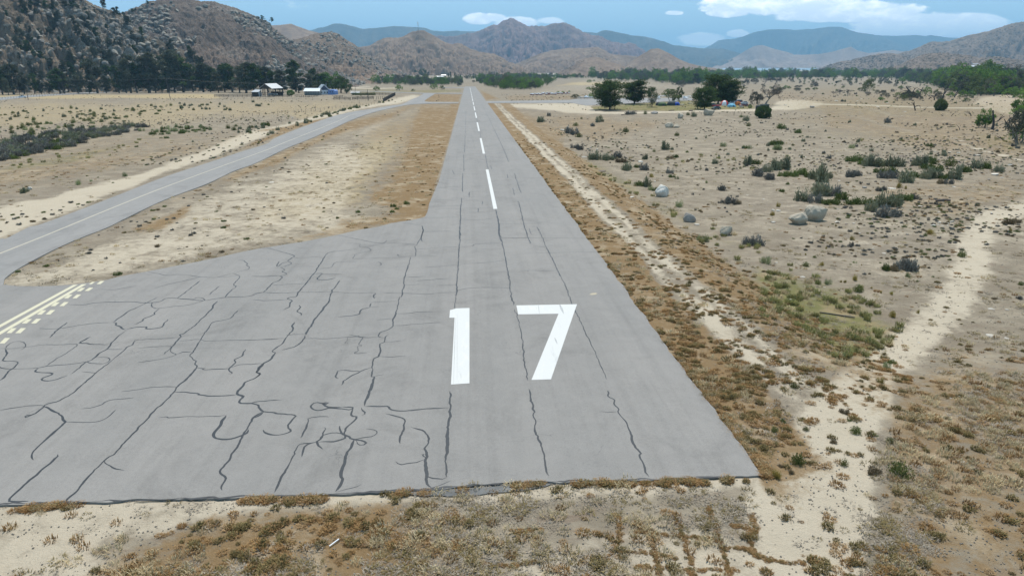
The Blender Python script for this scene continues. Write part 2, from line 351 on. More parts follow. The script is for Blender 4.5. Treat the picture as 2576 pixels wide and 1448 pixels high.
def zones(x, y):
    z = g(x, y); px, py, dd = proj(np.stack([x, y, z], -1)); ok = dd > 8
    px = np.where(ok, px, -9999); py = np.where(ok, py, -9999)
    wob = (fbm(px / 60, py / 35, 4, 3) - .5)
    near = np.clip((py - 191) / 400, .05, 1)
    ch = []
    for polys in (S_SAND, S_WEED, S_GREEN, S_STRAW):
        m = np.zeros(x.shape)
        for poly, soft, st in polys:
            P = np.array(poly); bb = (px > P[:, 0].min() - soft * 2) & (px < P[:, 0].max() + soft * 2) & (py > P[:, 1].min() - soft * 2) & (py < P[:, 1].max() + soft * 2)
            if not bb.any(): continue
            s = sdist(poly, px[bb], py[bb]) + wob[bb] * soft * 2.0
            m[bb] = np.maximum(m[bb], st * sst(-soft * 1.7, soft * 1.7, s))
        ch.append(m)
    sand, weed, green, straw = ch
    for ln, st in L_SAND:
        P = np.array(ln); bb = (px > P[:, 0].min() - 150) & (px < P[:, 0].max() + 150) & (py > P[:, 1].min() - 150) & (py < P[:, 1].max() + 150)
        if not bb.any(): continue
        d = ldist(ln, px[bb], py[bb]) + wob[bb] * .5
        k = st * (1 - sst(.25, 1.5, d)); sand[bb] = np.maximum(sand[bb], k); weed[bb] *= 1 - k
    weed = weed * (1 - .85 * sand * (px > 1880) * (py > 860))
    # bands that run along the right-hand side of the runway
    wx = (fbm(x / 2.2, y / 7, 4, 11) - .5)
    lane = ok & (y > 17) & (y < 425)
    xs = x + wx * 1.6
    endf = sst(22, 46, y + (x - 11) * .5)
    b1 = lane * sst(19, 24, y + (x - 11) * -.8) * sst(10.4, 10.8, x) * (1 - sst(13.6, 14.4, xs))
    tr = lane * sst(13.8, 14.5, xs) * (1 - sst(16.1, 17.3, xs)) * sst(23, 30, y)
    b2 = lane * sst(16.6, 17.6, xs) * (1 - sst(21.8, 24.0, xs)) * endf
    rut = 1 - .55 * np.exp(-((xs - 15.5) / .35) ** 2) - .35 * sst(.45, .7, fbm(x / .9, y / 5, 4, 12)); tr = tr * rut
    sand = np.maximum(sand, tr * (.85 - .3 * sst(220, 400, y))); weed = np.maximum(weed * (1 - tr), np.maximum(b1 * .95, b2 * .8)); green = green * (1 - tr)
    # left side of the runway, along the island
    b3 = lane * (1 - sst(-4.9, -4.5, x)) * sst(-11.5, -7.5, x + wx * 2.5) * sst(62, 76, y)
    weed = np.maximum(weed, b3 * .85)
    return sand, weed, green, straw, px, py

# ------------------------------------------------------------------ ground sheet
ASPH = []   # plan outlines of the paved areas, filled below
def smooth_line(pts, n=6, closed=False):
    P = np.array(pts, float); out = []; m = len(P)
    for i in range(m if closed else m - 1):
        p0, p1, p2, p3 = (P[(i - 1) % m], P[i], P[(i + 1) % m], P[(i + 2) % m]) if closed else (P[max(i - 1, 0)], P[i], P[i + 1], P[min(i + 2, m - 1)])
        for k in range(n):
            t = k / n; out.append(.5 * ((2 * p1) + (-p0 + p2) * t + (2 * p0 - 5 * p1 + 4 * p2 - p3) * t * t + (-p0 + 3 * p1 - 3 * p2 + p3) * t ** 3))
    if not closed: out.append(P[-1])
    return np.array(out)
XL, XR = -4.39, 10.85
def plan(pts): return GP([p[0] for p in pts], [p[1] for p in pts])[:, :2]
YEND = 1050.0
low = plan([(-120, 1272), (0, 1268), (350, 1259), (700, 1247), (1080, 1230), (1300, 1215), (1600, 1207), (1897, 1197)])
isl = plan(ISLAND_LOW)
tup = plan(TAXI_UP); tdn = plan(TAXI_DN)
jog = lambda A, s: A + np.stack([np.zeros(len(A)), (fbm(A[:, 0] / 1.1, A[:, 0] * 0, 3, s) - .5) * .35], -1)
edge = jog(smooth_line(low, 24), 5)
edge[-1] = (XR, edge[-1][1])
islr = smooth_line(isl[:-1], 5)
farl = plan([(1167.5, 219)])[0]
cross_r = plan([(1225.8, 254.7), (1434, 251.8), (1451, 248.3), (1493, 248.3), (1740, 246.5), (1745, 252), (1650, 257), (1500, 264), (1475, 266), (1440, 259.2), (1231, 259.4)])
rye = np.arange(edge[-1][1] + .35, 150, .35); rxe = XR + (fbm(rye / 1.3, rye * 0 + 2, 4, 15) - .5) * .34 * sst(0, 3, rye - edge[-1][1])
runway_poly = [(-70, edge[0][1] - .6)] + [tuple(p) for p in edge] + list(zip(rxe, rye)) + [(XR, YEND), (XL, YEND)] + [(XL, isl[-1][1])] + [tuple(p) for p in islr[::-1]] + [(islr[0][0] - 4, islr[0][1] + .4)]
# taxiway: from the apron at the left edge of the picture up to the crossroads
tupS = smooth_line(tup, 5); tdnS = smooth_line(tdn[2:], 5)
taxi_poly = [(tup[0][0] - 30, tup[0][1] - 8), (-95, 30)] + [(-70, edge[0][1] - .3)] + [(islr[0][0] - 4.5, islr[0][1] - 6), (islr[0][0] + .4, islr[0][1] - .3)] + [tuple(p) for p in tdnS] + [tuple(p) for p in plan([(1109, 260.4), (1153, 260.3)])] + [tuple(p) for p in plan([(1155, 257.6), (1109, 257.7), (1077.7, 256.8), (1067, 254.8), (1073.7, 249), (1094.5, 236)])] + [tuple(p) for p in tupS[::-1]]
road_poly = [tuple(p) for p in plan([(880, 229.6), (971, 232), (1066, 235.8), (1163, 236.2), (1163.6, 234.4), (1066, 234.2), (971, 230.4), (880, 228.4)])]
stub_poly = [tuple(p) for p in plan([(1110, 220.6), (1167, 221.5), (1167.5, 219.8), (1110, 219.4)])]
apron_poly = [(XR - .2, cross_r[-1][1])] + [tuple(p) for p in cross_r[::-1]] + [(XR - .2, cross_r[0][1])]
lroad = plan([(-260, 262), (-60, 257), (0, 252.5), (60, 246), (130, 241), (220, 235.5), (300, 231.8), (360, 231), (360, 229.8), (300, 230), (220, 232.5), (130, 236.5), (60, 240.5), (0, 245), (-60, 249), (-260, 253)])
ASPH = [runway_poly, taxi_poly, road_poly, apron_poly, [tuple(p) for p in lroad], stub_poly]

def axis(lo, hi, a, b, n):
    u = np.linspace(math.asinh(lo / a) / b, math.asinh(hi / a) / b, n); return a * np.sinh(b * u)
gx = axis(-17500, 17500, 14, 1.0, 760)
gy = np.concatenate([np.linspace(-900, -30, 12)[:-1], np.linspace(-30, 14, 16)[:-1], np.geomspace(14, 24000, 700)])
GX, GY = np.meshgrid(gx, gy)
sand, weed, green, straw, gpx, gpy = zones(GX.ravel(), GY.ravel())
x_, y_ = GX.ravel(), GY.ravel()
paved = np.full(x_.shape, -9.0)
nearm = (abs(x_) < 420) & (y_ > 0) & (y_ < 1150)
for poly in ASPH: paved[nearm] = np.maximum(paved[nearm], sdist(poly, x_[nearm], y_[nearm]))
d_ = np.hypot(x_, y_)
rough = (fbm(x_ / 3.1, y_ / 3.1, 4, 21) - .5) * .22 + (fbm(x_ / 17, y_ / 17, 3, 22) - .5) * .5 * sst(20, 90, d_)
hum = (fbm(x_ / 90, y_ / 90, 3, 23) - .5) * 2.2 * sst(150, 700, abs(x_) + y_ * .25)
off = sst(0, -6, paved)
z_ = g(x_, y_) + rough * off * (1 - .6 * sst(.3, .9, sand)) - .03 - .16 * sst(-.15, .5, paved) + hum * sst(0, -30, paved) * .5
def gh(x, y):
    """ground height with the small relief, for standing things on it"""
    x = np.atleast_1d(np.asarray(x, float)); y = np.atleast_1d(np.asarray(y, float))
    j = np.clip(np.searchsorted(gx, x) - 1, 0, len(gx) - 2); i = np.clip(np.searchsorted(gy, y) - 1, 0, len(gy) - 2)
    Z = z_.reshape(GX.shape); fx = (x - gx[j]) / (gx[j + 1] - gx[j]); fy = (y - gy[i]) / (gy[i + 1] - gy[i])
    return (Z[i, j] * (1 - fx) + Z[i, j + 1] * fx) * (1 - fy) + (Z[i + 1, j] * (1 - fx) + Z[i + 1, j + 1] * fx) * fy
nx, ny = len(gx), len(gy)
ii, jj = np.meshgrid(np.arange(ny - 1), np.arange(nx - 1), indexing='ij'); q = (ii * nx + jj).ravel()
GF = np.stack([q, q + 1, q + nx + 1, q + nx], -1)
gme = meshdata('ground', np.stack([x_, y_, z_], -1), GF, smooth=True)
at_ = gme.attributes.new('zone', 'FLOAT_COLOR', 'POINT'); at_.data.foreach_set('color', np.stack([sand, weed, green, straw], -1).astype(np.float32).ravel())

def ground_material():
    m, t, b, out = mat('ground_soil')
    P = t.new('ShaderNodeTexCoord').outputs['Object']
    a = t.new('ShaderNodeAttribute'); a.attribute_name = 'zone'
    sp = t.new('ShaderNodeSeparateColor'); t.l.new(a.outputs['Color'], sp.inputs[0]); sa, we, gr = sp.outputs; stw = a.outputs['Alpha']
    big = t.noise(P, .035, 5, .6); mid = t.noise(P, .35, 6, .65, .3); fine = t.noise(P, 3.2, 5, .7); grit = t.noise(P, 16, 4, .75)
    streak = t.noise(t.scalev(P, (.5, 1.5, 1)), .9, 6, .7, .6)
    base = t.mix(t.ramp(mid, .33, .68), (.200, .167, .121), (.292, .247, .182))
    base = t.mix(t.ramp(streak, .5, .72), base, (.19, .145, .105))
    base = t.mix(t.math('MULTIPLY', t.ramp(big, .48, .66), .55), base, (.20, .165, .125))
    base = t.mix(t.math('MULTIPLY', t.ramp(t.noise(P, .11, 6, .68, .5), .5, .62), .6), base, (.185, .150, .108)); base = t.mix(t.math('MULTIPLY', t.ramp(fine, .55, .68), .65), base, (.13, .105, .08))
    base = t.mix(t.math('MULTIPLY', t.ramp(grit, .66, .8), .55), base, (.46, .40, .32))
    n2 = t.noise(P, 1.3, 5, .7, .4)
    def edge(x, w=.7): return t.ramp(t.math('ADD', x, t.math('MULTIPLY', t.math('SUBTRACT', t.math('ADD', t.math('MULTIPLY', n2, .55), t.math('MULTIPLY', mid, .45)), .5), w * 3.0)), .22, .78)
    straw = t.mix(fine, (.29, .225, .125), (.45, .35, .19)); straw = t.mix(t.ramp(mid, .5, .72), straw, (.24, .175, .115))
    col = t.mix(t.math('MULTIPLY', edge(stw), .85), base, straw)
    sandc = t.mix(mid, (.37, .31, .225), (.48, .415, .315)); sandc = t.mix(t.math('MULTIPLY', t.ramp(grit, .3, .7), .35), sandc, (.33, .285, .22))
    sandc = t.mix(t.math('MULTIPLY', t.ramp(fine, .62, .74), .5), sandc, (.26, .21, .15))
    col = t.mix(edge(sa), col, sandc)
    weedc = t.mix(fine, (.13, .081, .038), (.255, .170, .084)); weedc = t.mix(t.ramp(mid, .47, .70), weedc, (.33, .265, .18)); weedc = t.mix(t.math('MULTIPLY', t.ramp(grit, .55, .75), .6), weedc, (.38, .31, .22))
    col = t.mix(t.math('MULTIPLY', edge(we, .95), .92), col, weedc)
    grc = t.mix(fine, (.095, .098, .032), (.19, .175, .07)); grc = t.mix(t.ramp(mid, .45, .62), grc, (.24, .185, .10))
    col = t.mix(t.math('MULTIPLY', edge(gr, .6), .9), col, grc)
    t.l.new(col, b.inputs['Base Color']); b.inputs['Roughness'].default_value = 1; b.inputs['Specular IOR Level'].default_value = .05
    h = t.math('ADD', t.math('MULTIPLY', fine, .6), t.math('MULTIPLY', grit, .35)); h = t.math('ADD', h, t.math('MULTIPLY', mid, .8))
    bumpn(t, b, h, .12, 1.0)
    return m
gme.materials.append(ground_material())
gnd = link('ground', gme); prop(gnd, 'dry tan valley floor of sand, straw and brown weeds', 'ground', kind='structure')

# ------------------------------------------------------------------ asphalt
def asphalt_material(name, c, warm=1.0):
    m, t, b, out = mat(name)
    P = t.new('ShaderNodeTexCoord').outputs['Object']
    big = t.noise(t.scalev(P, (.25, .04, 1)), 1.0, 5, .6); lanes = t.noise(t.scalev(P, (1.6, .035, 1)), 1.0, 6, .65); mid = t.noise(P, .8, 6, .65, .5); grit = t.noise(P, 30, 3, .8); sp = t.noise(P, 7, 5, .75)
    v = t.math('ADD', t.math('MULTIPLY', t.math('SUBTRACT', lanes, .5), .42), t.math('MULTIPLY', t.math('SUBTRACT', mid, .5), .30))
    v = t.math('ADD', v, t.math('MULTIPLY', t.math('SUBTRACT', big, .5), .34)); v = t.math('ADD', v, t.math('MULTIPLY', t.math('SUBTRACT', grit, .5), .8))
    v = t.math('ADD', v, t.math('MULTIPLY', t.math('SUBTRACT', sp, .5), .42))
    v = t.math('SUBTRACT', v, t.math('MULTIPLY', t.ramp(t.math('ADD', t.math('MULTIPLY', lanes, .5), t.math('MULTIPLY', sp, .5)), .53, .64), .2)); patch = t.noise(P, .16, 6, .72, .8); v = t.math('SUBTRACT', v, t.math('MULTIPLY', t.ramp(patch, .52, .66), .13))
    k = t.math('ADD', v, 1.0)
    col = t.mix(big, c, tuple(x * y for x, y in zip(c, (1.04, 1.0, .97))))
    vm = t.new('ShaderNodeVectorMath', operation='SCALE'); t.l.new(col, vm.inputs[0]); t.l.new(k, vm.inputs['Scale'])
    # hairline cracks
    vo = t.new('ShaderNodeTexVoronoi', feature='DISTANCE_TO_EDGE'); vo.inputs['Scale'].default_value = .32
    wv = t.new('ShaderNodeVectorMath', operation='ADD'); nn = t.new('ShaderNodeTexNoise'); nn.inputs['Scale'].default_value = 1.1; nn.inputs['Detail'].default_value = 6
    t.l.new(P, nn.inputs['Vector']); sc = t.new('ShaderNodeVectorMath', operation='SCALE'); t.l.new(nn.outputs['Color'], sc.inputs[0]); sc.inputs['Scale'].default_value = 1.6
    t.l.new(P, wv.inputs[0]); t.l.new(sc.outputs[0], wv.inputs[1]); t.l.new(wv.outputs[0], vo.inputs['Vector'])
    cr = t.math('MULTIPLY', t.math('SUBTRACT', 1.0, t.ramp(vo.outputs['Distance'], .002, .008)), t.ramp(t.noise(P, .22, 3, .5), .55, .68))
    fin = t.mix(t.math('MULTIPLY', cr, .45), vm.outputs[0], (.07, .07, .07))
    t.l.new(fin, b.inputs['Base Color']); b.inputs['Roughness'].default_value = .88; b.inputs['Specular IOR Level'].default_value = .25
    bumpn(t, b, grit, .01, .6)
    return m
M_ASPH = asphalt_material('weathered_asphalt', (.208, .200, .186))
M_ASPH2 = asphalt_material('taxiway_asphalt', (.220, .214, .202))
from mathutils.geometry import tessellate_polygon
from mathutils import Vector
def slab(name, poly, lift, m, thick=.12, label=None, cat=None):
    """flat paved slab with a cut edge, following the fall of the ground"""
    P = [(float(x), float(y)) for x, y in poly]
    a = sum(P[i][0] * P[(i + 1) % len(P)][1] - P[(i + 1) % len(P)][0] * P[i][1] for i in range(len(P)))
    if a < 0: P = P[::-1]
    zz = lambda y: -SL * min(y, 1100)
    top = [Vector((x, y, zz(y) + lift)) for x, y in P]
    tris = tessellate_polygon([top]); n = len(P)
    V = [tuple(v) for v in top] + [(v.x, v.y, v.z - thick) for v in top]
    F = []
    for tr in tris:
        i, j, k = tr; A, B, Cc = top[i], top[j], top[k]
        F.append((i, j, k) if (B - A).cross(Cc - A).z > 0 else (i, k, j))
    F += [(i, n + i, n + (i + 1) % n, (i + 1) % n) for i in range(n)]
    o = link(name, meshdata(name, V, F, [m])); prop(o, label, cat, kind='structure'); return o
runway = slab('runway', runway_poly, .03, M_ASPH, label='grey asphalt runway with sealed cracks and large white 17', cat='runway')
taxi = slab('taxiway', taxi_poly, .026, M_ASPH2, label='grey taxiway curving from the left edge up to the crossroads', cat='taxiway')
slab('access_road', road_poly, .022, M_ASPH2, label='narrow pale road crossing behind the taxiway', cat='road')
slab('parking_apron', apron_poly, .022, M_ASPH2, label='pale asphalt strip and apron leading from the runway to the trees', cat='apron')
slab('valley_road', [tuple(p) for p in lroad], .03, M_ASPH2, label='grey road at the far left below the pines', cat='road')
slab('runway_end_turnoff', stub_poly, .018, M_ASPH2, label='pale strip leaving the far end of the runway', cat='road')

def flat(name, pts, m, parent, lift=.036, kind=None, clip=None):
    """painted shape: pts are plan points"""
    top = [Vector((float(x), float(y), -SL * min(float(y), 1100) + lift)) for x, y in pts]; F = []
    for tr in tessellate_polygon([top]):
        i, j, k = tr; A, B, Cc = top[i], top[j], top[k]; F.append((i, j, k) if (B - A).cross(Cc - A).z > 0 else (i, k, j))
    o = link(name, meshdata(name, [tuple(v) for v in top], F, [m]), parent); KIDS.setdefault(parent.name, []).append(o)
    return o
def paintmat(name, c, wear, dark):
    m, t, b, out = mat(name); P = t.new('ShaderNodeTexCoord').outputs['Object']
    n = t.noise(t.scalev(P, (1, .35, 1)), 1.6, 7, .7, .6); n2 = t.noise(P, 22, 4, .75); n3 = t.noise(t.scalev(P, (2.2, .25, 1)), 1.0, 5, .6, .3)
    col = t.mix(t.math('MULTIPLY', t.ramp(n, .52, .72), wear), c, dark); col = t.mix(t.math('MULTIPLY', t.ramp(n2, .62, .78), wear * .9), col, (.25, .25, .25)); col = t.mix(t.math('MULTIPLY', t.ramp(n3, .6, .7), wear * .8), col, (.42, .42, .41))
    t.l.new(col, b.inputs['Base Color']); b.inputs['Roughness'].default_value = .7; return m
M_WHITE = paintmat('white_paint', (.52, .515, .49), .9, (.58, .57, .50)); M_YEL = paintmat('faded_yellow_paint', (.50, .46, .33), .7, (.50, .46, .34)); M_YLINE = paintmat('worn_yellow_line', (.40, .36, .28), .8, (.28, .27, .24))
one = plan([(1130.5, 800), (1132, 781), (1148, 776.5), (1181, 775.5), (1181, 965), (1134.5, 968), (1143.5, 800)])
sev = plan([(1299, 769), (1451.5, 766), (1386, 955), (1337, 956.5), (1405, 790), (1303.5, 791.5)])
o = flat('painted_numeral', one, M_WHITE, runway); o['label'] = 'painted white numeral 1'
o = flat('painted_numeral', sev, M_WHITE, runway); o['label'] = 'painted white numeral 7'
M_SCUF = simple('paint_scuff', (.33, .33, .32), var=.4, scale=5)
for (a, b_, w_) in (((1408, 767), (1418, 790), .16), ((1354, 769), (1357, 790), .05), ((1395, 850), (1402, 866), .08), ((1146, 800), (1141, 965), .03), ((1150, 790), (1150, 960), .018)):
    p_, q_ = plan([a, b_]); nn_ = np.array([1., .1]) * w_ / 2; flat('paint_scuff', [p_ - nn_ * .4, (p_ + q_) / 2 - nn_, q_ - nn_ * .3, q_ + nn_ * .3, (p_ + q_) / 2 + nn_, p_ + nn_ * .4], M_SCUF, runway, .0385)
# centre line dashes
def dash(x0, y0, x1, y1, w=.30):
    P = plan([(x0, y0), (x1, y1)]); (a, b) = P; xm = (a[0] + b[0]) / 2
    return (xm, a[1], b[1])
dsh = [(1225.5, 427, 1246, 526), (1208.5, 348, 1218, 387), (1200.3, 308, 1205.5, 330), (1195.5, 283.5, 1198.8, 297), (1192.4, 268, 1194.4, 278)]
ys = [dash(*d) for d in dsh]; xm = ys[0][0] + .0
for k, (xx, ya, yb) in enumerate(ys):
    lo, hi = min(ya, yb), max(ya, yb)
    o = flat('centre_line_dash', [(xx - .22, lo), (xx + .22, lo), (xx + .22, hi), (xx - .22, hi)], M_WHITE, runway)
    if k == 0: o['label'] = 'nearest white centre line dash, cracked down its middle'
y0 = max(ys[-1][1], ys[-1][2]); per = (y0 - max(ys[-2][1], ys[-2][2])); dl = abs(ys[-1][2] - ys[-1][1])
yy_ = y0 + per - dl
while yy_ < YEND - 60:
    o = flat('centre_line_dash', [(ys[-1][0] - .22, yy_), (ys[-1][0] + .22, yy_), (ys[-1][0] + .22, yy_ + dl), (ys[-1][0] - .22, yy_ + dl)], M_WHITE, runway); yy_ += per
# taxiway centre line
tc_px = [(-60, 662), (0, 638), (96.5, 600), (166, 571.6), (235, 543), (326, 506), (417.5, 470), (548, 422), (670.7, 377.6), (708, 362), (781, 333), (857, 302), (885.6, 289), (935, 280), (985, 271.5)]
def ribbon(pts, w, lift, jit=0.0, seed=0, endtaper=False, wv=0.0):
    P = np.array(pts, float); n = len(P); T = np.gradient(P, axis=0); T /= np.linalg.norm(T, axis=1)[:, None] + 1e-9; N = np.stack([-T[:, 1], T[:, 0]], -1)
    r = np.random.default_rng(seed); ww = np.full(n, w / 2.0)
    s = np.concatenate([[0], np.cumsum(np.linalg.norm(np.diff(P, axis=0), axis=1))])
    if wv: ww = ww * (1 + wv * (2 * vnoise(s * 2.3, s * 0, seed) - 1) + wv * (2 * vnoise(s * .6, s * 0, seed + 5) - 1))
    if jit: P = P + N * (jit * (2 * vnoise(s * 1.9, s * 0 + 3, seed + 9) - 1 + .8 * (2 * vnoise(s * 5.2, s * 0 + 8, seed + 4) - 1)))[:, None]
    if endtaper: ww = ww * np.clip(np.minimum(s, s[-1] - s) / .35 + .15, 0, 1)
    A = P + N * ww[:, None]; B = P - N * ww[:, None]
    V = np.concatenate([A, B]); Z = -SL * np.minimum(V[:, 1], 1100) + lift
    F = [(n + i, n + i + 1, i + 1, i) for i in range(n - 1)]
    return np.column_stack([V, Z]), F
V, F = ribbon(smooth_line(plan(tc_px), 6), .22, .031)
o = link('taxiway_centre_line', meshdata('taxiway_centre_line', V, F, [M_YLINE]), taxi); KIDS.setdefault(taxi.name, []).append(o)
# hold-short marking: two solid lines and two rows of dashes
Z1 = lambda x, y: (x / 3.677, 571.6 + y / 3.677)
for a, b in (((700, 535), (-460, 1170)), ((780, 530), (-440, 1240))):
    p, q = plan([Z1(*a), Z1(*b)]); d = q - p; d /= np.linalg.norm(d); nn_ = np.array([-d[1], d[0]]) * .16
    flat('hold_line', [p - nn_, q - nn_, q + nn_, p + nn_], M_YEL, runway)
rowA = [(880, 508, 822, 530), (790, 564, 710, 595), (672, 627, 592, 661), (555, 697, 470, 733), (430, 771, 342, 811), (298, 853, 200, 893), (155, 937, 60, 982), (5, 1030, -95, 1078), (-165, 1128, -270, 1180)]
rowB = [(968, 500, 893, 529), (865, 562, 783, 592), (752, 625, 670, 660), (636, 695, 550, 732), (512, 769, 422, 810), (382, 850, 288, 893), (242, 936, 142, 983), (95, 1027, -5, 1078), (-65, 1126, -170, 1180)]
for row in (rowA, rowB):
    for (ax, ay, bx, by) in row:
        # two opposite corners of each little parallelogram
        c = [(ax, ay), (ax - (ax - bx) * .52 - 0, by), (bx, by), (bx + (ax - bx) * .52, ay)]
        flat('hold_dash', plan([Z1(*p) for p in c]), M_YEL, runway)
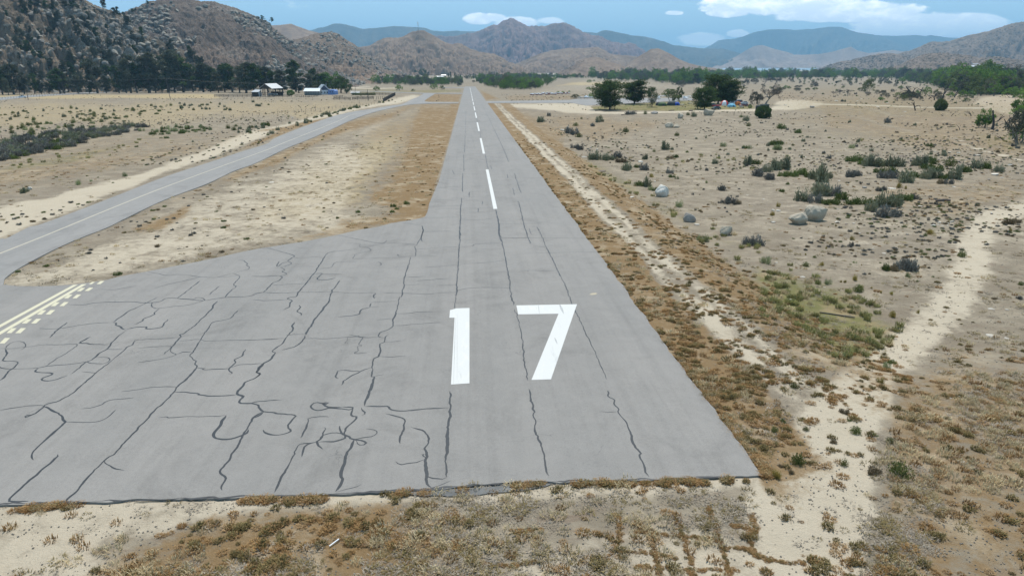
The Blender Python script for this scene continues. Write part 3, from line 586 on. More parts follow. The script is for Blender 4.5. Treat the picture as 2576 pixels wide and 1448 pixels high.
# ------------------------------------------------------------------ sealed cracks, traced on the photograph
M_TAR = simple('crack_sealant', (.028, .030, .032), rough=.55, var=.25, scale=6)
ZONES = {1: (0, 571.6), 2: (635.1, 571.6), 3: (0, 889.2), 4: (635.1, 889.2), 5: (1206.7, 571.6), 6: (1206.7, 889.2)}
CR = """1 t 2200 305 2250 310 2275 325 2290 345 2275 352 2305 370 2290 392 2240 405 2150 430 2010 465
1 m 2150 432 2200 445 2218 462 2180 510 2160 540 2180 550 2140 590 2095 632 2080 652
1 t 1360 408 1440 428 1560 448 1640 440 1760 450 1860 462 2010 466 2190 450
1 t 1420 570 1560 530 1700 500 1860 462
1 t 900 576 1050 582 1160 562 1275 547
1 m 1845 498 1760 570 1640 660
1 m 2030 545 1970 600 1928 628
1 m 630 720 780 718 900 700 1180 692 1345 702 1480 690 1540 662 1640 660 1760 672 1900 678 2080 652 2300 640 2410 608 2569 612
1 t 1640 660 1780 668 1820 655 1870 658 1895 672 1880 682 1740 722 1600 735 1480 752 1430 750 1410 730 1410 705 1390 698
1 m 1465 648 1380 690 1260 750 1190 780 1160 805 1120 830 1040 883
1 m 1478 755 1430 795 1430 810 1330 850 1320 870 1245 906
1 t 362 935 400 942 560 937 720 912 860 893 1040 883
1 m 1040 883 1080 888 1075 905 1110 920 1120 940 1165 952
1 m 1165 952 1250 930 1355 925 1350 940 1400 943 1480 932 1515 910 1520 890 1555 865 1555 852
1 m 1170 958 1130 985 1060 1040 1010 1110 940 1160 850 1230 800 1250 720 1310 650 1365
1 m 618 880 622 885 560 930 460 1025
1 m 2018 685 1975 720 1960 750 1920 795 1850 865 1780 930 1700 985 1660 995 1670 1015 1640 1045 1590 1110 1560 1140 1510 1182
1 m 2210 768 2170 800 2130 845 2040 868 1965 885 1930 930 1880 1000 1840 1060 1800 1130 1780 1160 1760 1180 1765 1200 1815 1240 1800 1265 1820 1305 1680 1448
1 t 2569 1038 2300 1048 2120 1048 1900 1056 1840 1042 1660 1055
1 t 1660 1022 1500 1035 1290 1042 1250 1055 1220 1090 1180 1110 1155 1140 1080 1200 1000 1262 900 1345 780 1448
1 t 980 1132 1060 1134 1155 1130
1 m 835 1013 770 1050 735 1075 800 1075 850 1085 960 1086 1000 1090
1 t 0 1125 150 1125 240 1110 420 1090 560 1088 720 1085 640 1150 540 1210 430 1285
1 t 50 1125 90 1080 150 1060 220 1062 238 1090 235 1110 200 1138
1 m 50 1128 70 1155 40 1215 30 1225 30 1240 140 1245 158 1260 140 1290 60 1360 30 1400 0 1420
1 t 0 1290 20 1308 160 1315 350 1305 430 1285 600 1275 740 1260 800 1250 850 1262 950 1265 1000 1250 1022 1225 1000 1208 900 1203 880 1208
1 m 350 1305 325 1330 345 1345 440 1350 480 1358 460 1375 400 1400 400 1418 460 1422 540 1402 620 1372
1 t 1280 1122 1400 1110 1500 1104 1590 1108 1575 1140 1590 1165 1635 1180 1560 1208 1440 1230 1265 1254
1 m 1635 1175 1700 1158 1770 1162
1 m 1820 1305 1870 1308 1905 1305 1875 1318 1930 1318 2130 1308
1 m 2280 1130 2250 1160 2235 1195 2170 1230 2185 1255 2130 1305 2120 1325 2145 1345 2150 1355 2110 1358
1 t 2130 1305 2200 1280 2300 1270 2430 1265
1 t 2325 455 2450 460 2569 452
2 m 90 200 150 198 200 210 270 230 330 245 385 268 360 290 330 315 360 335 340 350 290 365 260 370
2 m 250 315 230 345 235 365 290 330 330 322
2 m 260 370 300 395 275 412 315 430 305 440 262 455 275 465 245 495 180 520 150 560 95 605
2 t 385 285 450 290 550 278 660 282
2 t 0 455 100 455 240 450 262 455
2 t 180 530 240 538 340 530 480 526
2 t 770 70 900 98 1060 130 1160 148 1350 150 1430 155 1520 163
2 m 975 205 860 215 710 238 665 285 600 385 575 420 520 490 470 550 430 600 400 645 350 650 325 665 365 680 350 700 335 740 280 768
2 t 880 150 930 150 995 158 990 175 1010 188 1060 190 1092 210 1080 225 1000 240 950 255 925 295
2 t 1010 188 1080 178 1180 160 1220 148 1245 120
2 t 925 295 1100 290 1300 285 1440 272 1510 272
2 t 980 318 880 320 780 325 740 355 715 378 600 385
2 m 585 425 640 428 640 440 600 480 640 490 700 488 770 468
2 t 480 440 560 435 840 437
2 m 1160 322 1180 330 1190 350 1155 358
2 t 0 620 40 610 95 605 240 612 400 604 600 602 740 600 860 608 1000 612 1120 608 1140 612
2 h 1140 612 1120 640 1125 662
2 t 0 670 100 682 230 675 325 670
2 h 805 492 800 510 750 570 730 610 715 640 710 690 670 730 650 760 620 810 570 860 540 920 510 960 490 1000
2 m 430 722 440 745 415 780 450 800 448 820
2 m 490 1000 460 1050 420 1095 350 1120 275 1138
2 h 388 880 365 915 380 930 350 980 310 1030 270 1080 200 1130 185 1155 210 1165 175 1220 100 1265 50 1320 35 1345 65 1360 30 1395 5 1410
2 t 310 1000 400 995 490 992
2 t 0 1045 140 1038 300 1030
2 t 480 1032 600 1030 720 1032 860 1018 980 1018 1060 1024 1180 1022
2 t 890 998 960 1005 990 1005 990 1020 1030 1022 1010 1040 1000 1060 985 1085 1015 1095 1000 1105 975 1105 980 1140 935 1165 980 1170 1060 1162
2 t 885 1018 880 1045 860 1072 875 1080 885 1065
2 h 1100 705 1085 742
2 t 1175 738 1090 744 1010 760
2 m 1090 744 1010 762 990 790 975 810 880 825 790 832
2 t 1210 610 1300 612 1385 612 1560 618 1640 620 1760 608 1890 602
2 t 1085 695 1230 692 1350 688
2 m 1570 0 1578 30 1560 95 1540 130 1520 163 1503 180 1515 215 1505 275
2 t 1340 262 1350 252 1345 262 1370 272 1500 272
2 t 1400 170 1440 165 1520 163
2 m 1460 280 1440 360 1410 460 1398 525 1410 535 1388 580 1388 610 1380 645 1355 655 1350 700 1335 770 1305 845 1300 900 1290 925 1250 950 1200 970 1170 995 1170 1015 1215 1030
2 m 1255 1000 1225 1020 1215 1065 1180 1085 1185 1130 1180 1165 1170 1200 1125 1220 1105 1290 1115 1320 1095 1385 1130 1390 1115 1448
2 t 1330 800 1400 800 1480 795 1560 785 1680 787
2 t 1150 862 1200 855 1300 845
2 t 1300 912 1420 908 1560 895 1755 880
2 t 1215 1065 1290 1062 1375 1053
2 t 1175 1198 1300 1200 1425 1194
2 t 1515 205 1600 200 1760 188 1910 185
2 t 1500 265 1600 265 1705 268
2 t 1600 372 1720 365 1905 350
2 t 1410 465 1500 462 1600 456
2 t 1520 500 1680 485 1825 478
2 t 1410 538 1480 535 1555 528
2 t 1695 540 1780 540 1885 536
2 t 1580 45 1700 40 1850 36
2 m 1922 0 1920 90 1912 190 1905 340 1895 460 1888 560 1890 600 1880 645
2 t 1880 645 1872 700 1868 755
2 t 1915 340 2060 335 2200 325 2335 308
2 t 1915 183 2030 178 2060 160 2180 152 2300 148
2 t 1890 592 1940 578 2000 568 2160 560 2385 563
2 m 2285 10 2285 60 2300 110 2320 190 2340 300 2360 400 2378 500 2385 570 2395 640 2410 690 2420 722
2 t 2300 100 2400 100 2420 105 2569 102
2 m 1100 1302 1020 1325 1000 1335 950 1330 800 1328 775 1370 775 1385 795 1405
2 m 1020 1325 990 1345 900 1385 860 1415 835 1430 845 1440 820 1465
2 t 1130 1388 1160 1375 1220 1368
3 m 880 185 760 295 690 360 600 410 545 445 450 465 410 485 330 555 280 575 240 598 230 585 260 570 300 568 330 555
3 t 0 528 120 505 260 488 385 478 405 490
3 h 405 490 440 500 500 540 560 575 590 620 595 640 500 725 420 800 320 905 300 935 300 965 318 985
3 t 595 635 700 635 860 638 920 630 980 605 1030 570 1080 520
3 t 745 515 830 505 930 480 1000 440 1060 430 1130 425 1240 413
3 t 1120 357 1200 350 1400 318 1500 312 1635 315
3 m 1820 135 1730 230 1640 310 1605 360 1530 440 1430 535 1330 640 1230 745 1150 830 1085 905 1065 935 1010 960 950 1010 870 1085 800 1160 730 1250 650 1325 612 1372 630 1385
3 m 975 990 985 1025 1030 1055 1080 1075 1155 1082
3 t 750 172 820 175 870 182 900 185
3 m 545 935 540 955 480 1010 350 1110 220 1225 110 1325 95 1360 110 1372 265 1370
3 m 1610 360 1740 365 1820 368 1845 385 1830 385 1900 392 2020 397 2190 385
3 h 2440 95 2390 155 2370 180 2400 195 2350 240 2270 265 2250 300 2205 350 2195 380 2250 400 2215 430 2225 460 2320 462 2390 480 2400 510 2435 535
3 t 2320 460 2420 445 2569 435
3 t 1465 595 1545 590 1560 600 1720 588 1850 585 2030 582 2070 572 2090 575
3 h 2090 575 2075 600 2045 630 2045 660 2000 715 1985 745 1990 770 2020 790 2080 800 2150 790 2230 765 2280 735 2298 705
3 h 2435 540 2390 570 2340 600 2310 660 2260 745 2200 850 2150 920 2110 1000 2060 1055 2030 1100 2060 1130 2085 1160 2060 1205 2045 1240 2065 1265
3 m 2440 540 2520 550 2569 562
3 m 2440 710 2460 740 2510 752 2569 755
4 m 0 470 60 478 65 500 100 535 200 548 240 560 400 572 375 610 330 670 335 695 355 718 330 735 220 755 130 742 108 705
4 t 0 455 80 445 200 438 275 432
4 h 0 605 60 575 100 538
4 m 710 595 705 585 600 592 530 602 515 650 480 720 450 785
4 m 830 500 700 498 660 475 650 460 690 460 700 468 600 455 550 470 530 490 545 510 600 525 650 522 720 505 830 512 900 520 925 515 920 500 830 498
4 h 925 510 915 545 920 580 958 585 945 620 880 680 858 710 850 755 860 780 820 800 760 815 640 818 600 822
4 m 820 670 812 700 825 740 860 765 890 775 900 790 935 797 1000 805 1045 820 1045 840 1000 852 975 835 960 800
4 m 600 822 540 830 440 840 410 860 390 900 380 950 340 1040 280 1130 230 1210 205 1290
4 t 630 800 640 770 700 745 780 740 840 758
4 m 600 820 540 835 490 860 470 890 462 960
4 h 655 685 670 705 650 760 630 800 600 822 620 860 645 890
4 h 935 800 910 870 870 930 860 1000 830 1080 820 1120 830 1180 770 1280
4 t 770 1280 900 1250 960 1240 1010 1215
4 t 935 798 1020 782 1100 772 1145 750 1150 725 1120 705 1050 700
4 h 1128 230 1100 310 1060 420 1035 490
4 m 1020 502 1015 530 1035 545 1030 570 1010 575
4 m 1040 494 1150 492 1260 494 1260 515 1300 532 1400 535 1530 522 1650 515 1815 505
4 m 1235 558 1320 580 1390 605 1410 630 1395 700 1380 760
4 h 1392 720 1370 800 1372 838
4 t 1465 680 1480 690
4 h 1480 690 1560 710 1610 745 1630 790 1625 830 1595 880 1610 920 1615 965 1600 990 1600 1100 1605 1180 1620 1225 1655 1245
4 t 1560 935 1590 935 1570 945 1610 975
4 t 1325 1000 1345 1025 1400 1032 1500 1010 1600 978
4 h 1825 350 1828 500 1820 640 1808 740 1802 880 1790 1040 1805 1070 1795 1120 1795 1145
4 m 1795 1148 1770 1160 1700 1160 1640 1145 1610 1125
4 t 1660 1240 1740 1215 1830 1180
5 m 530 0 560 50 590 120 605 165 640 230 680 310 710 380 750 460
5 t 750 460 800 560 850 700 890 780 960 930 1030 1080 1100 1240 1180 1410
5 t 200 100 320 100 560 100 980 105
5 t 520 240 700 238 900 232 1080 230
5 t 380 400 500 404 720 402
5 t 490 176 610 180
5 t 510 190 560 186 615 186
5 t 460 10 480 70 550 75
5 t 470 50 500 40 540 42
5 t 925 292 1030 290
5 t 325 760 380 960 410 1200 440 1420
6 m 450 330 470 400 475 450 490 490 490 520 510 540 495 580 520 630 505 670 515 740 545 770 540 790 570 830 590 920 610 1010 600 1050 625 1110 640 1135
6 m 1205 345 1180 345 1195 370 1180 395 1250 430 1245 465 1285 520 1280 545 1340 610 1380 680 1395 720 1400 770 1440 870 1495 935 1475 945 1520 1030 1530 1080 1570 1145
6 t 1110 543 1190 544 1280 543"""
WID = {'t': .052, 'm': .080, 'h': .105}
def crack(pts_px, w, sd, jit=.035):
    P = plan(pts_px); S = smooth_line(P, 7)
    L = np.concatenate([[0], np.cumsum(np.linalg.norm(np.diff(S, axis=0), axis=1))]); n = int(min(max(L[-1] / .16, 6), 420)); s = np.linspace(0, L[-1], n)
    S = np.column_stack([np.interp(s, L, S[:, 0]), np.interp(s, L, S[:, 1])])
    V, F = ribbon(S, w, .0335 + (sd % 5) * .00035, jit, sd, True, .3)
    o = link('crack_seal', meshdata('crack_seal', V, F, [M_TAR]), runway); KIDS.setdefault(runway.name, []).append(o)
for k, ln in enumerate(CR.split('\n')):
    p = ln.split(); z = ZONES[int(p[0])]; v = list(map(float, p[2:])); pts = [(z[0] + v[i] / 3.677, z[1] + v[i + 1] / 3.677) for i in range(0, len(v), 2)]
    crack(pts, WID[p[1]], k)
# joints and seals farther down the runway
Q = lambda x, y: (635.1 + x / 3.832, 222.3 + y / 3.832)
for k, (w, pts) in enumerate([('h', [(2345, 1170), (2365, 1260), (2380, 1335), (2375, 1380), (2385, 1440), (2400, 1475)]), ('m', [(2018, 1058), (2005, 1180), (2005, 1250), (2000, 1340), (1995, 1448)]),
                              ('m', [(2090, 1000), (2088, 1050)]), ('m', [(2180, 1158), (2175, 1195)]), ('m', [(2220, 1092), (2215, 1125)]), ('m', [(1925, 790), (1945, 830)]), ('m', [(2028, 820), (2024, 920), (2026, 1000)]), ('m', [(2036, 640), (2038, 800)]),
                              ('m', [(2245, 640), (2262, 740), (2275, 780)]), ('m', [(2290, 745), (2310, 780)]), ('m', [(2050, 450), (2045, 620)]), ('t', [(2060, 200), (2054, 330), (2050, 450)]), ('m', [(2195, 420), (2203, 480)]), ('m', [(2162, 290), (2170, 330)]),
                              ('m', [(2510, 960), (2525, 1030)]), ('m', [(2455, 830), (2462, 870)]), ('m', [(2330, 400), (2380, 500), (2430, 610), (2470, 710)]), ('t', [(2220, 170), (2270, 270), (2330, 400)]), ('m', [(2525, 820), (2560, 930), (2590, 1010)]),
                              ('m', [(2560, 1090), (2580, 1150), (2620, 1330), (2680, 1500)]), ('t', [(1640, 1247), (1800, 1246), (2000, 1243)]), ('t', [(2010, 1265), (2180, 1270), (2310, 1258)]), ('t', [(1760, 1168), (2050, 1158), (2310, 1155)]), ('t', [(1700, 1142), (1900, 1136), (2010, 1130)]), ('t', [(1730, 1080), (2060, 1068)]),
                              ('t', [(1880, 1062), (2090, 1052), (2300, 1040)]), ('t', [(2040, 1085), (2230, 1095)]), ('t', [(1800, 830), (2030, 828), (2260, 822)]), ('t', [(1815, 880), (2030, 872)]), ('t', [(1780, 962), (2030, 948), (2240, 945)]), ('t', [(1850, 632), (2100, 636), (2240, 640)]),
                              ('t', [(2090, 1000), (2200, 992)]), ('t', [(2090, 1020), (2200, 1020)]), ('t', [(2080, 1197), (2230, 1196)]), ('t', [(1450, 1297), (1560, 1312), (1630, 1325)]), ('m', [(1630, 1325), (1645, 1370), (1625, 1448), (1640, 1480)]), ('t', [(1650, 1385), (1900, 1378)]),
                              ('t', [(2340, 1310), (2560, 1308), (2800, 1300)]), ('t', [(2300, 940), (2520, 936), (2620, 938)]), ('t', [(2280, 1088), (2560, 1090), (2690, 1092)]), ('t', [(2440, 1130), (2560, 1130)]), ('t', [(2270, 740), (2400, 742), (2540, 745)]), ('t', [(1910, 560), (2240, 556), (2440, 552)])]):
    crack([Q(*p) for p in pts], WID[w] * 1.15, 300 + k)
o = link('sand_spill', meshdata('sand_spill', np.column_stack([(lambda P: P)(plan([(1482, 742), (1488, 738.5), (1498, 737), (1503, 739), (1499, 741.5), (1490, 743)])), [0] * 6]) + 0, [tuple(range(6))], [simple('spilled_sand', (.36, .31, .22), var=.2, scale=9)]), runway)
for vtx in o.data.vertices: vtx.co.z = -SL * vtx.co.y + .037
# tarred ragged margin along the near end of the apron
M_MARGIN = simple('tar_margin', (.055, .055, .055), rough=.8, var=.5, scale=2.5)
ee = smooth_line(low, 24); ee = ee[ee[:, 0] < 9.5]
V, F = ribbon(ee + np.array([0, .0]), .12, .0332, .05, 77, False, .75)
o = link('tar_edge', meshdata('tar_edge', V, F, [M_MARGIN]), runway)
# ragged old asphalt tongue left below the slab
def blotch(pts, m, name, parent, lift):
    P = smooth_line(plan(pts), 5, True); P = P + (np.stack([vnoise(P[:, 0] * 4, P[:, 1] * 4, 5), vnoise(P[:, 0] * 4, P[:, 1] * 4, 6)], -1) - .5) * .12
    top = [Vector((float(x), float(y), float(gh(x, y)[0]) + lift)) for x, y in P]; F = []
    for tr in tessellate_polygon([top]):
        i, j, k = tr; F.append((i, j, k) if (top[j] - top[i]).cross(top[k] - top[i]).z > 0 else (i, k, j))
    return link(name, meshdata(name, [tuple(v) for v in top], F, [m]), parent)
blotch([(1020, 1236), (1100, 1228), (1230, 1216), (1300, 1213), (1380, 1210), (1370, 1222), (1280, 1236), (1240, 1239), (1180, 1246), (1090, 1246), (1040, 1244)], simple('broken_asphalt', (.12, .12, .115), var=.5, scale=1.5), 'broken_edge', runway, .04)
# ------------------------------------------------------------------ hills and mountains
def rockhill_mat(name, soil1, soil2, rock, shrub, sc, rockamt=.5, shrubamt=.5, warm=None):
    m, t, b, out = mat(name); P = t.new('ShaderNodeTexCoord').outputs['Object']; G = t.new('ShaderNodeNewGeometry')
    sp = t.new('ShaderNodeSeparateXYZ'); t.l.new(G.outputs['Normal'], sp.inputs[0]); steep = t.ramp(sp.outputs[2], .6, .88, 1, 0)
    big = t.noise(P, .012 * sc, 5, .6); mid = t.noise(P, .06 * sc, 7, .68, .4); fin = t.noise(P, .35 * sc, 6, .72); dots = t.noise(P, .22 * sc, 4, .62)
    col = t.mix(t.ramp(mid, .35, .65), soil1, soil2)
    if warm is not None:
        at = t.new('ShaderNodeAttribute'); at.attribute_name = 'low'; col = t.mix(t.math('MULTIPLY', t.ramp(t.math('ADD', at.outputs['Fac'], t.math('MULTIPLY', t.math('SUBTRACT', big, .5), 1.2)), .3, .8), .8), col, warm)
    ga = t.new('ShaderNodeAttribute'); ga.attribute_name = 'gully'; col = t.mix(t.math('MULTIPLY', t.ramp(t.math('ADD', ga.outputs['Fac'], t.math('MULTIPLY', t.math('SUBTRACT', mid, .5), .5)), .38, .72), .62), col, tuple((x + y) / 2 for x, y in zip(shrub, soil1)))  # gullies painted darker: shrub tint there also stands in for weak slope shading
    rk = t.math('MULTIPLY', t.ramp(t.math('ADD', fin, t.math('MULTIPLY', t.math('SUBTRACT', big, .5), .9)), .56, .66), rockamt)
    col = t.mix(rk, col, rock)
    col = t.mix(t.math('MULTIPLY', t.ramp(dots, .56, .66), shrubamt), col, shrub)
    t.l.new(col, b.inputs['Base Color']); b.inputs['Roughness'].default_value = 1; b.inputs['Specular IOR Level'].default_value = .05
    bumpn(t, b, t.math('ADD', t.math('MULTIPLY', fin, .7), mid), 3.0 / sc, .9)
    return m
HILLS = {}
def hill(name, sil, crest, foot, back, nu, nv, m, label, spur=.22, freq=9, rough=.02, seed=1, prof=1.25, crestj=.0, kind='structure', footz=None, extra=None):
    """a ridge whose skyline passes through the traced points, with spurs and gullies running down its face"""
    S = np.array(sil, float); px = np.linspace(S[0, 0], S[-1, 0], nu); py = np.interp(px, S[:, 0], S[:, 1])
    d = ray(px, py); hd = np.hypot(d[:, 0], d[:, 1]); dirx, diry = d[:, 0] / hd, d[:, 1] / hd
    cr = crest(px) if callable(crest) else np.full(nu, float(crest)); fo = foot(px) if callable(foot) else np.full(nu, float(foot))
    zc = CAMZ + d[:, 2] / hd * cr
    tt = np.concatenate([np.linspace(0, 1, nv), np.linspace(1, 2, max(nv // 4, 8))[1:]])
    T, U = np.meshgrid(tt, np.arange(nu), indexing='ij')
    ux = px[U] / 2576.0
    rr = np.where(T <= 1, fo[U] + (cr[U] - fo[U]) * T, cr[U] + (back - cr[U]) * (T - 1))
    X = dirx[U] * rr; Y = diry[U] * rr; base = g(X, Y) - 3.0
    f = np.where(T <= 1, T, 2 - T); pr = f ** prof * (1 - .0) ; pr = .72 * pr + .28 * (1 - np.cos(np.pi * f)) / 2
    H = np.maximum(zc[U] - base, 0)
    sc = cr.mean() * .0011
    a = X / (60 * sc); c = Y / (60 * sc)
    rd = ridged(ux * freq + (fbm(a * .5, c * .5, 3, seed + 40) - .5) * 1.6, T * 1.1 + seed, 5, seed)
    rd2 = fbm(a * 1.2, c * 1.2, 6, seed + 9, .6)
    shape = np.sin(np.pi * np.clip(f, 0, 1)) ** .8
    low_ = 1 - f
    Z = base + H * pr - H * spur * shape * (1 - rd) * 1.9 + H * spur * .35 * shape * (rd2 - .5) * 1.2
    if extra is not None: Z = Z + extra(X, Y, T, U, px, H)
    Z = Z + (fbm(X / (7 * sc), Y / (7 * sc), 4, seed + 3, .6) - .5) * rough * cr.mean() * .35 * (shape * .8 + .1) * np.minimum(H / 20, 1)
    if crestj: Z = Z + (fbm(px[U] / 6, T * 0, 4, seed + 31, .65) - .5) * crestj * np.clip(f * 3 - 2, 0, 1) * np.minimum(H / 15, 1)
    n1, n2 = T.shape; ii, jj = np.meshgrid(np.arange(n1 - 1), np.arange(n2 - 1), indexing='ij'); q = (ii * n2 + jj).ravel(); F = np.stack([q, q + 1, q + n2 + 1, q + n2], -1)
    me = meshdata(name, np.stack([X.ravel(), Y.ravel(), Z.ravel()], -1), F, [m], smooth=True)
    at = me.attributes.new('low', 'FLOAT', 'POINT'); at.data.foreach_set('value', low_.astype(np.float32).ravel())
    at = me.attributes.new('gully', 'FLOAT', 'POINT'); at.data.foreach_set('value', (1 - rd).astype(np.float32).ravel())
    o = link(name, me); prop(o, label, 'mountain' if crest is not None and cr.mean() > 3000 else 'hill', kind=kind)
    HILLS[seed] = (X, Y, Z, T, px)
    return o
def on_hill(seed, n, tlo, thi, wfun, r):
    """random points on the camera-facing side of a hill"""
    X, Y, Z, T, px = HILLS[seed]; n1, n2 = X.shape; out = []
    tries = 0
    while len(out) < n and tries < n * 60:
        tries += 1
        j = r.random() * (n2 - 1.001); t = tlo + (thi - tlo) * r.random(); i = np.searchsorted(T[:, 0], t) - 1; i = max(0, min(i, n1 - 2)); fi = (t - T[i, 0]) / (T[i + 1, 0] - T[i, 0]); j0 = int(j); fj = j - j0
        p = [(A[i, j0] * (1 - fj) + A[i, j0 + 1] * fj) * (1 - fi) + (A[i + 1, j0] * (1 - fj) + A[i + 1, j0 + 1] * fj) * fi for A in (X, Y, Z)]
        if p[2] < g(p[0], p[1]) - .5: continue
        if r.random() < wfun(px[j0], t, p): out.append(p)
    return np.array(out).reshape(-1, 3)
M_A = rockhill_mat('granite_slope', (.13, .102, .075), (.21, .165, .12), (.30, .28, .245), (.05, .048, .035), 1.3, .7, .7, (.26, .19, .125))
M_B = rockhill_mat('scrubby_slope', (.105, .083, .070), (.165, .130, .104), (.25, .225, .195), (.055, .048, .040), 1.2, .45, .8, (.235, .165, .12))
M_C = rockhill_mat('brown_slope', (.155, .12, .092), (.215, .165, .125), (.28, .25, .21), (.07, .06, .048), .8, .35, .6, (.26, .18, .125))
M_G = rockhill_mat('tan_hill', (.19, .138, .105), (.265, .20, .145), (.20, .165, .14), (.10, .085, .065), .55, .2, .35)
M_F = rockhill_mat('purple_mountain', (.155, .10, .095), (.25, .17, .145), (.27, .22, .18), (.075, .065, .055), .3, .35, .5)
M_E = rockhill_mat('forested_ridge', (.075, .075, .058), (.13, .115, .085), (.17, .15, .12), (.05, .055, .042), .12, .3, .6)
M_L = rockhill_mat('pink_foothill', (.24, .17, .13), (.33, .25, .19), (.36, .29, .23), (.13, .11, .09), .15, .4, .3)
M_N = rockhill_mat('wooded_hillside', (.15, .115, .085), (.23, .17, .125), (.27, .22, .17), (.05, .055, .04), .45, .3, .75)

hill('far_mountain', [(1750, 178), (1770, 122), (1789, 113), (1809, 101), (1829, 99), (1849, 97), (1868, 92), (1888, 85), (1908, 79), (1928, 76), (1963, 74), (2007, 76), (2026, 73), (2046, 73), (2066, 70), (2093, 67), (2121, 69), (2141, 77), (2160, 82), (2196, 88), (2222, 95), (2246, 105), (2285, 119), (2330, 135), (2420, 160)], 16000, 12500, 18500, 260, 60, M_E, 'largest pale blue mountain on the right horizon', spur=.6, freq=30, rough=.05, seed=11)
hill('far_ridge', [(2120, 120), (2202, 89), (2257, 91), (2301, 88), (2330, 91), (2340, 88), (2356, 91), (2384, 95), (2415, 96), (2500, 100), (2620, 95), (2760, 110), (2900, 140)], 17500, 15500, 19000, 160, 40, M_E, 'faint blue ridge farthest away on the right', spur=.15, freq=14, seed=12)
hill('blue_ridge', [(500, 60), (640, 90), (786, 76), (801, 70), (818, 68), (840, 60), (855, 59), (870, 62), (892, 68), (912, 74), (937, 72), (966, 68), (991, 65), (1016, 67), (1040, 68), (1065, 70), (1090, 77), (1114, 79), (1139, 78), (1164, 79), (1207, 80), (1300, 84), (1400, 86), (1471, 80), (1501, 84), (1518, 76), (1538, 78), (1562, 84), (1587, 90), (1624, 93), (1649, 99), (1673, 105), (1693, 113), (1723, 118), (1760, 121), (1790, 123), (1819, 123), (1849, 131), (1880, 140), (1930, 160), (1990, 176)], 11000, 8000, 12500, 420, 60, M_E, 'long blue forested ridge behind the central mountains', spur=.5, freq=34, rough=.05, seed=13)
hill('pink_foothills', [(1790, 170), (1829, 154), (1859, 138), (1878, 126), (1898, 116), (1918, 114), (1937, 120), (1957, 126), (1977, 130), (1997, 138), (2026, 138), (2066, 136), (2105, 128), (2125, 122), (2141, 118), (2157, 128), (2186, 134), (2246, 126), (2271, 130), (2340, 150), (2420, 170)], 9500, 8000, 10800, 220, 50, M_L, 'pinkish foothills below the pale blue mountain', spur=.45, freq=22, seed=14)
hill('central_mountain', [(900, 140), (1010, 105), (1050, 98), (1100, 90), (1143, 92), (1202, 80), (1217, 72), (1242, 62), (1252, 65), (1266, 53), (1281, 46), (1291, 47), (1316, 59), (1326, 66), (1335, 65), (1353, 67), (1372, 67), (1390, 59), (1405, 58), (1424, 57), (1439, 65), (1464, 79), (1488, 88), (1513, 92), (1538, 104), (1562, 110), (1582, 106), (1599, 113), (1624, 131), (1650, 143), (1700, 165), (1730, 182)], 6500, 4300, 7600, 420, 110, M_F, 'tall purple-brown twin-peaked mountain in the centre', spur=.62, freq=24, rough=.10, seed=15, crestj=18)
hill('back_hill', [(600, 80), (650, 70), (682, 64), (707, 63), (732, 60), (749, 67), (769, 74), (786, 79), (805, 84), (850, 100), (930, 130)], 3400, 2400, 4000, 120, 50, M_G, 'smooth brown hill showing between two rocky hills', spur=.2, freq=14, seed=16)
hill('low_brown_hills', [(1230, 190), (1298, 160), (1328, 148), (1358, 136), (1390, 127), (1434, 121), (1464, 121), (1501, 118), (1518, 126), (1538, 136), (1562, 139), (1599, 142), (1650, 160), (1700, 185)], 3600, 2500, 4400, 220, 90, M_G, 'low rounded brown hills below the central mountain', spur=.5, freq=26, rough=.05, seed=17)
hill('cone_hill', [(1560, 184), (1577, 162), (1602, 145), (1621, 134), (1636, 124), (1656, 122), (1668, 127), (1686, 136), (1710, 150), (1735, 160), (1760, 166), (1778, 169), (1835, 178), (1880, 186)], 3000, 2300, 3600, 160, 90, M_G, 'lone brown cone-shaped hill right of centre', spur=.4, freq=34, seed=18)
hill('tower_hill', [(820, 160), (880, 125), (904, 118), (929, 116), (946, 106), (966, 96), (981, 94), (998, 97), (1015, 92), (1027, 85), (1047, 78), (1054, 76), (1067, 76), (1079, 84), (1101, 96), (1121, 107), (1138, 112), (1156, 109), (1163, 111), (1180, 123), (1206, 131), (1242, 136), (1266, 148), (1291, 160), (1316, 171), (1345, 190)], 2900, 1950, 3700, 340, 130, M_G, 'tan hill carrying the radio mast', spur=.55, freq=26, rough=.08, seed=19, crestj=3)
hill('shrubby_knoll', [(1395, 190), (1414, 178), (1439, 168), (1454, 154), (1471, 147), (1488, 144), (1508, 145), (1528, 154), (1562, 163), (1587, 175), (1604, 186), (1630, 195)], 2300, 1850, 2700, 120, 70, M_G, 'small rocky knoll dotted with dark shrubs', spur=.35, freq=40, seed=20)
hill('left_rocky_hill', [(640, 140), (690, 118), (739, 100), (769, 91), (793, 84), (805, 83), (830, 79), (850, 85), (872, 100), (897, 116), (916, 136), (941, 150), (966, 168), (1003, 182), (1027, 190), (1060, 200)], 1750, 1180, 2200, 260, 150, M_C, 'rocky-topped brown hill behind the farm trees', spur=.22, freq=20, rough=.05, seed=21, crestj=3)
hill('large_scrub_hill', [(180, 60), (260, 40), (311, 32), (333, 23), (370, 6), (394, 0), (430, -9), (470, -5), (488, 0), (520, 4), (542, 5), (579, 17), (611, 27), (635, 37), (653, 46), (670, 52), (682, 64), (697, 79), (729, 101), (759, 123), (786, 145), (818, 163), (855, 182), (890, 200), (930, 212)], 1350, 860, 1900, 420, 260, M_B, 'large grey scrub-covered hill at the left', spur=.2, freq=17, rough=.06, seed=22, crestj=3)
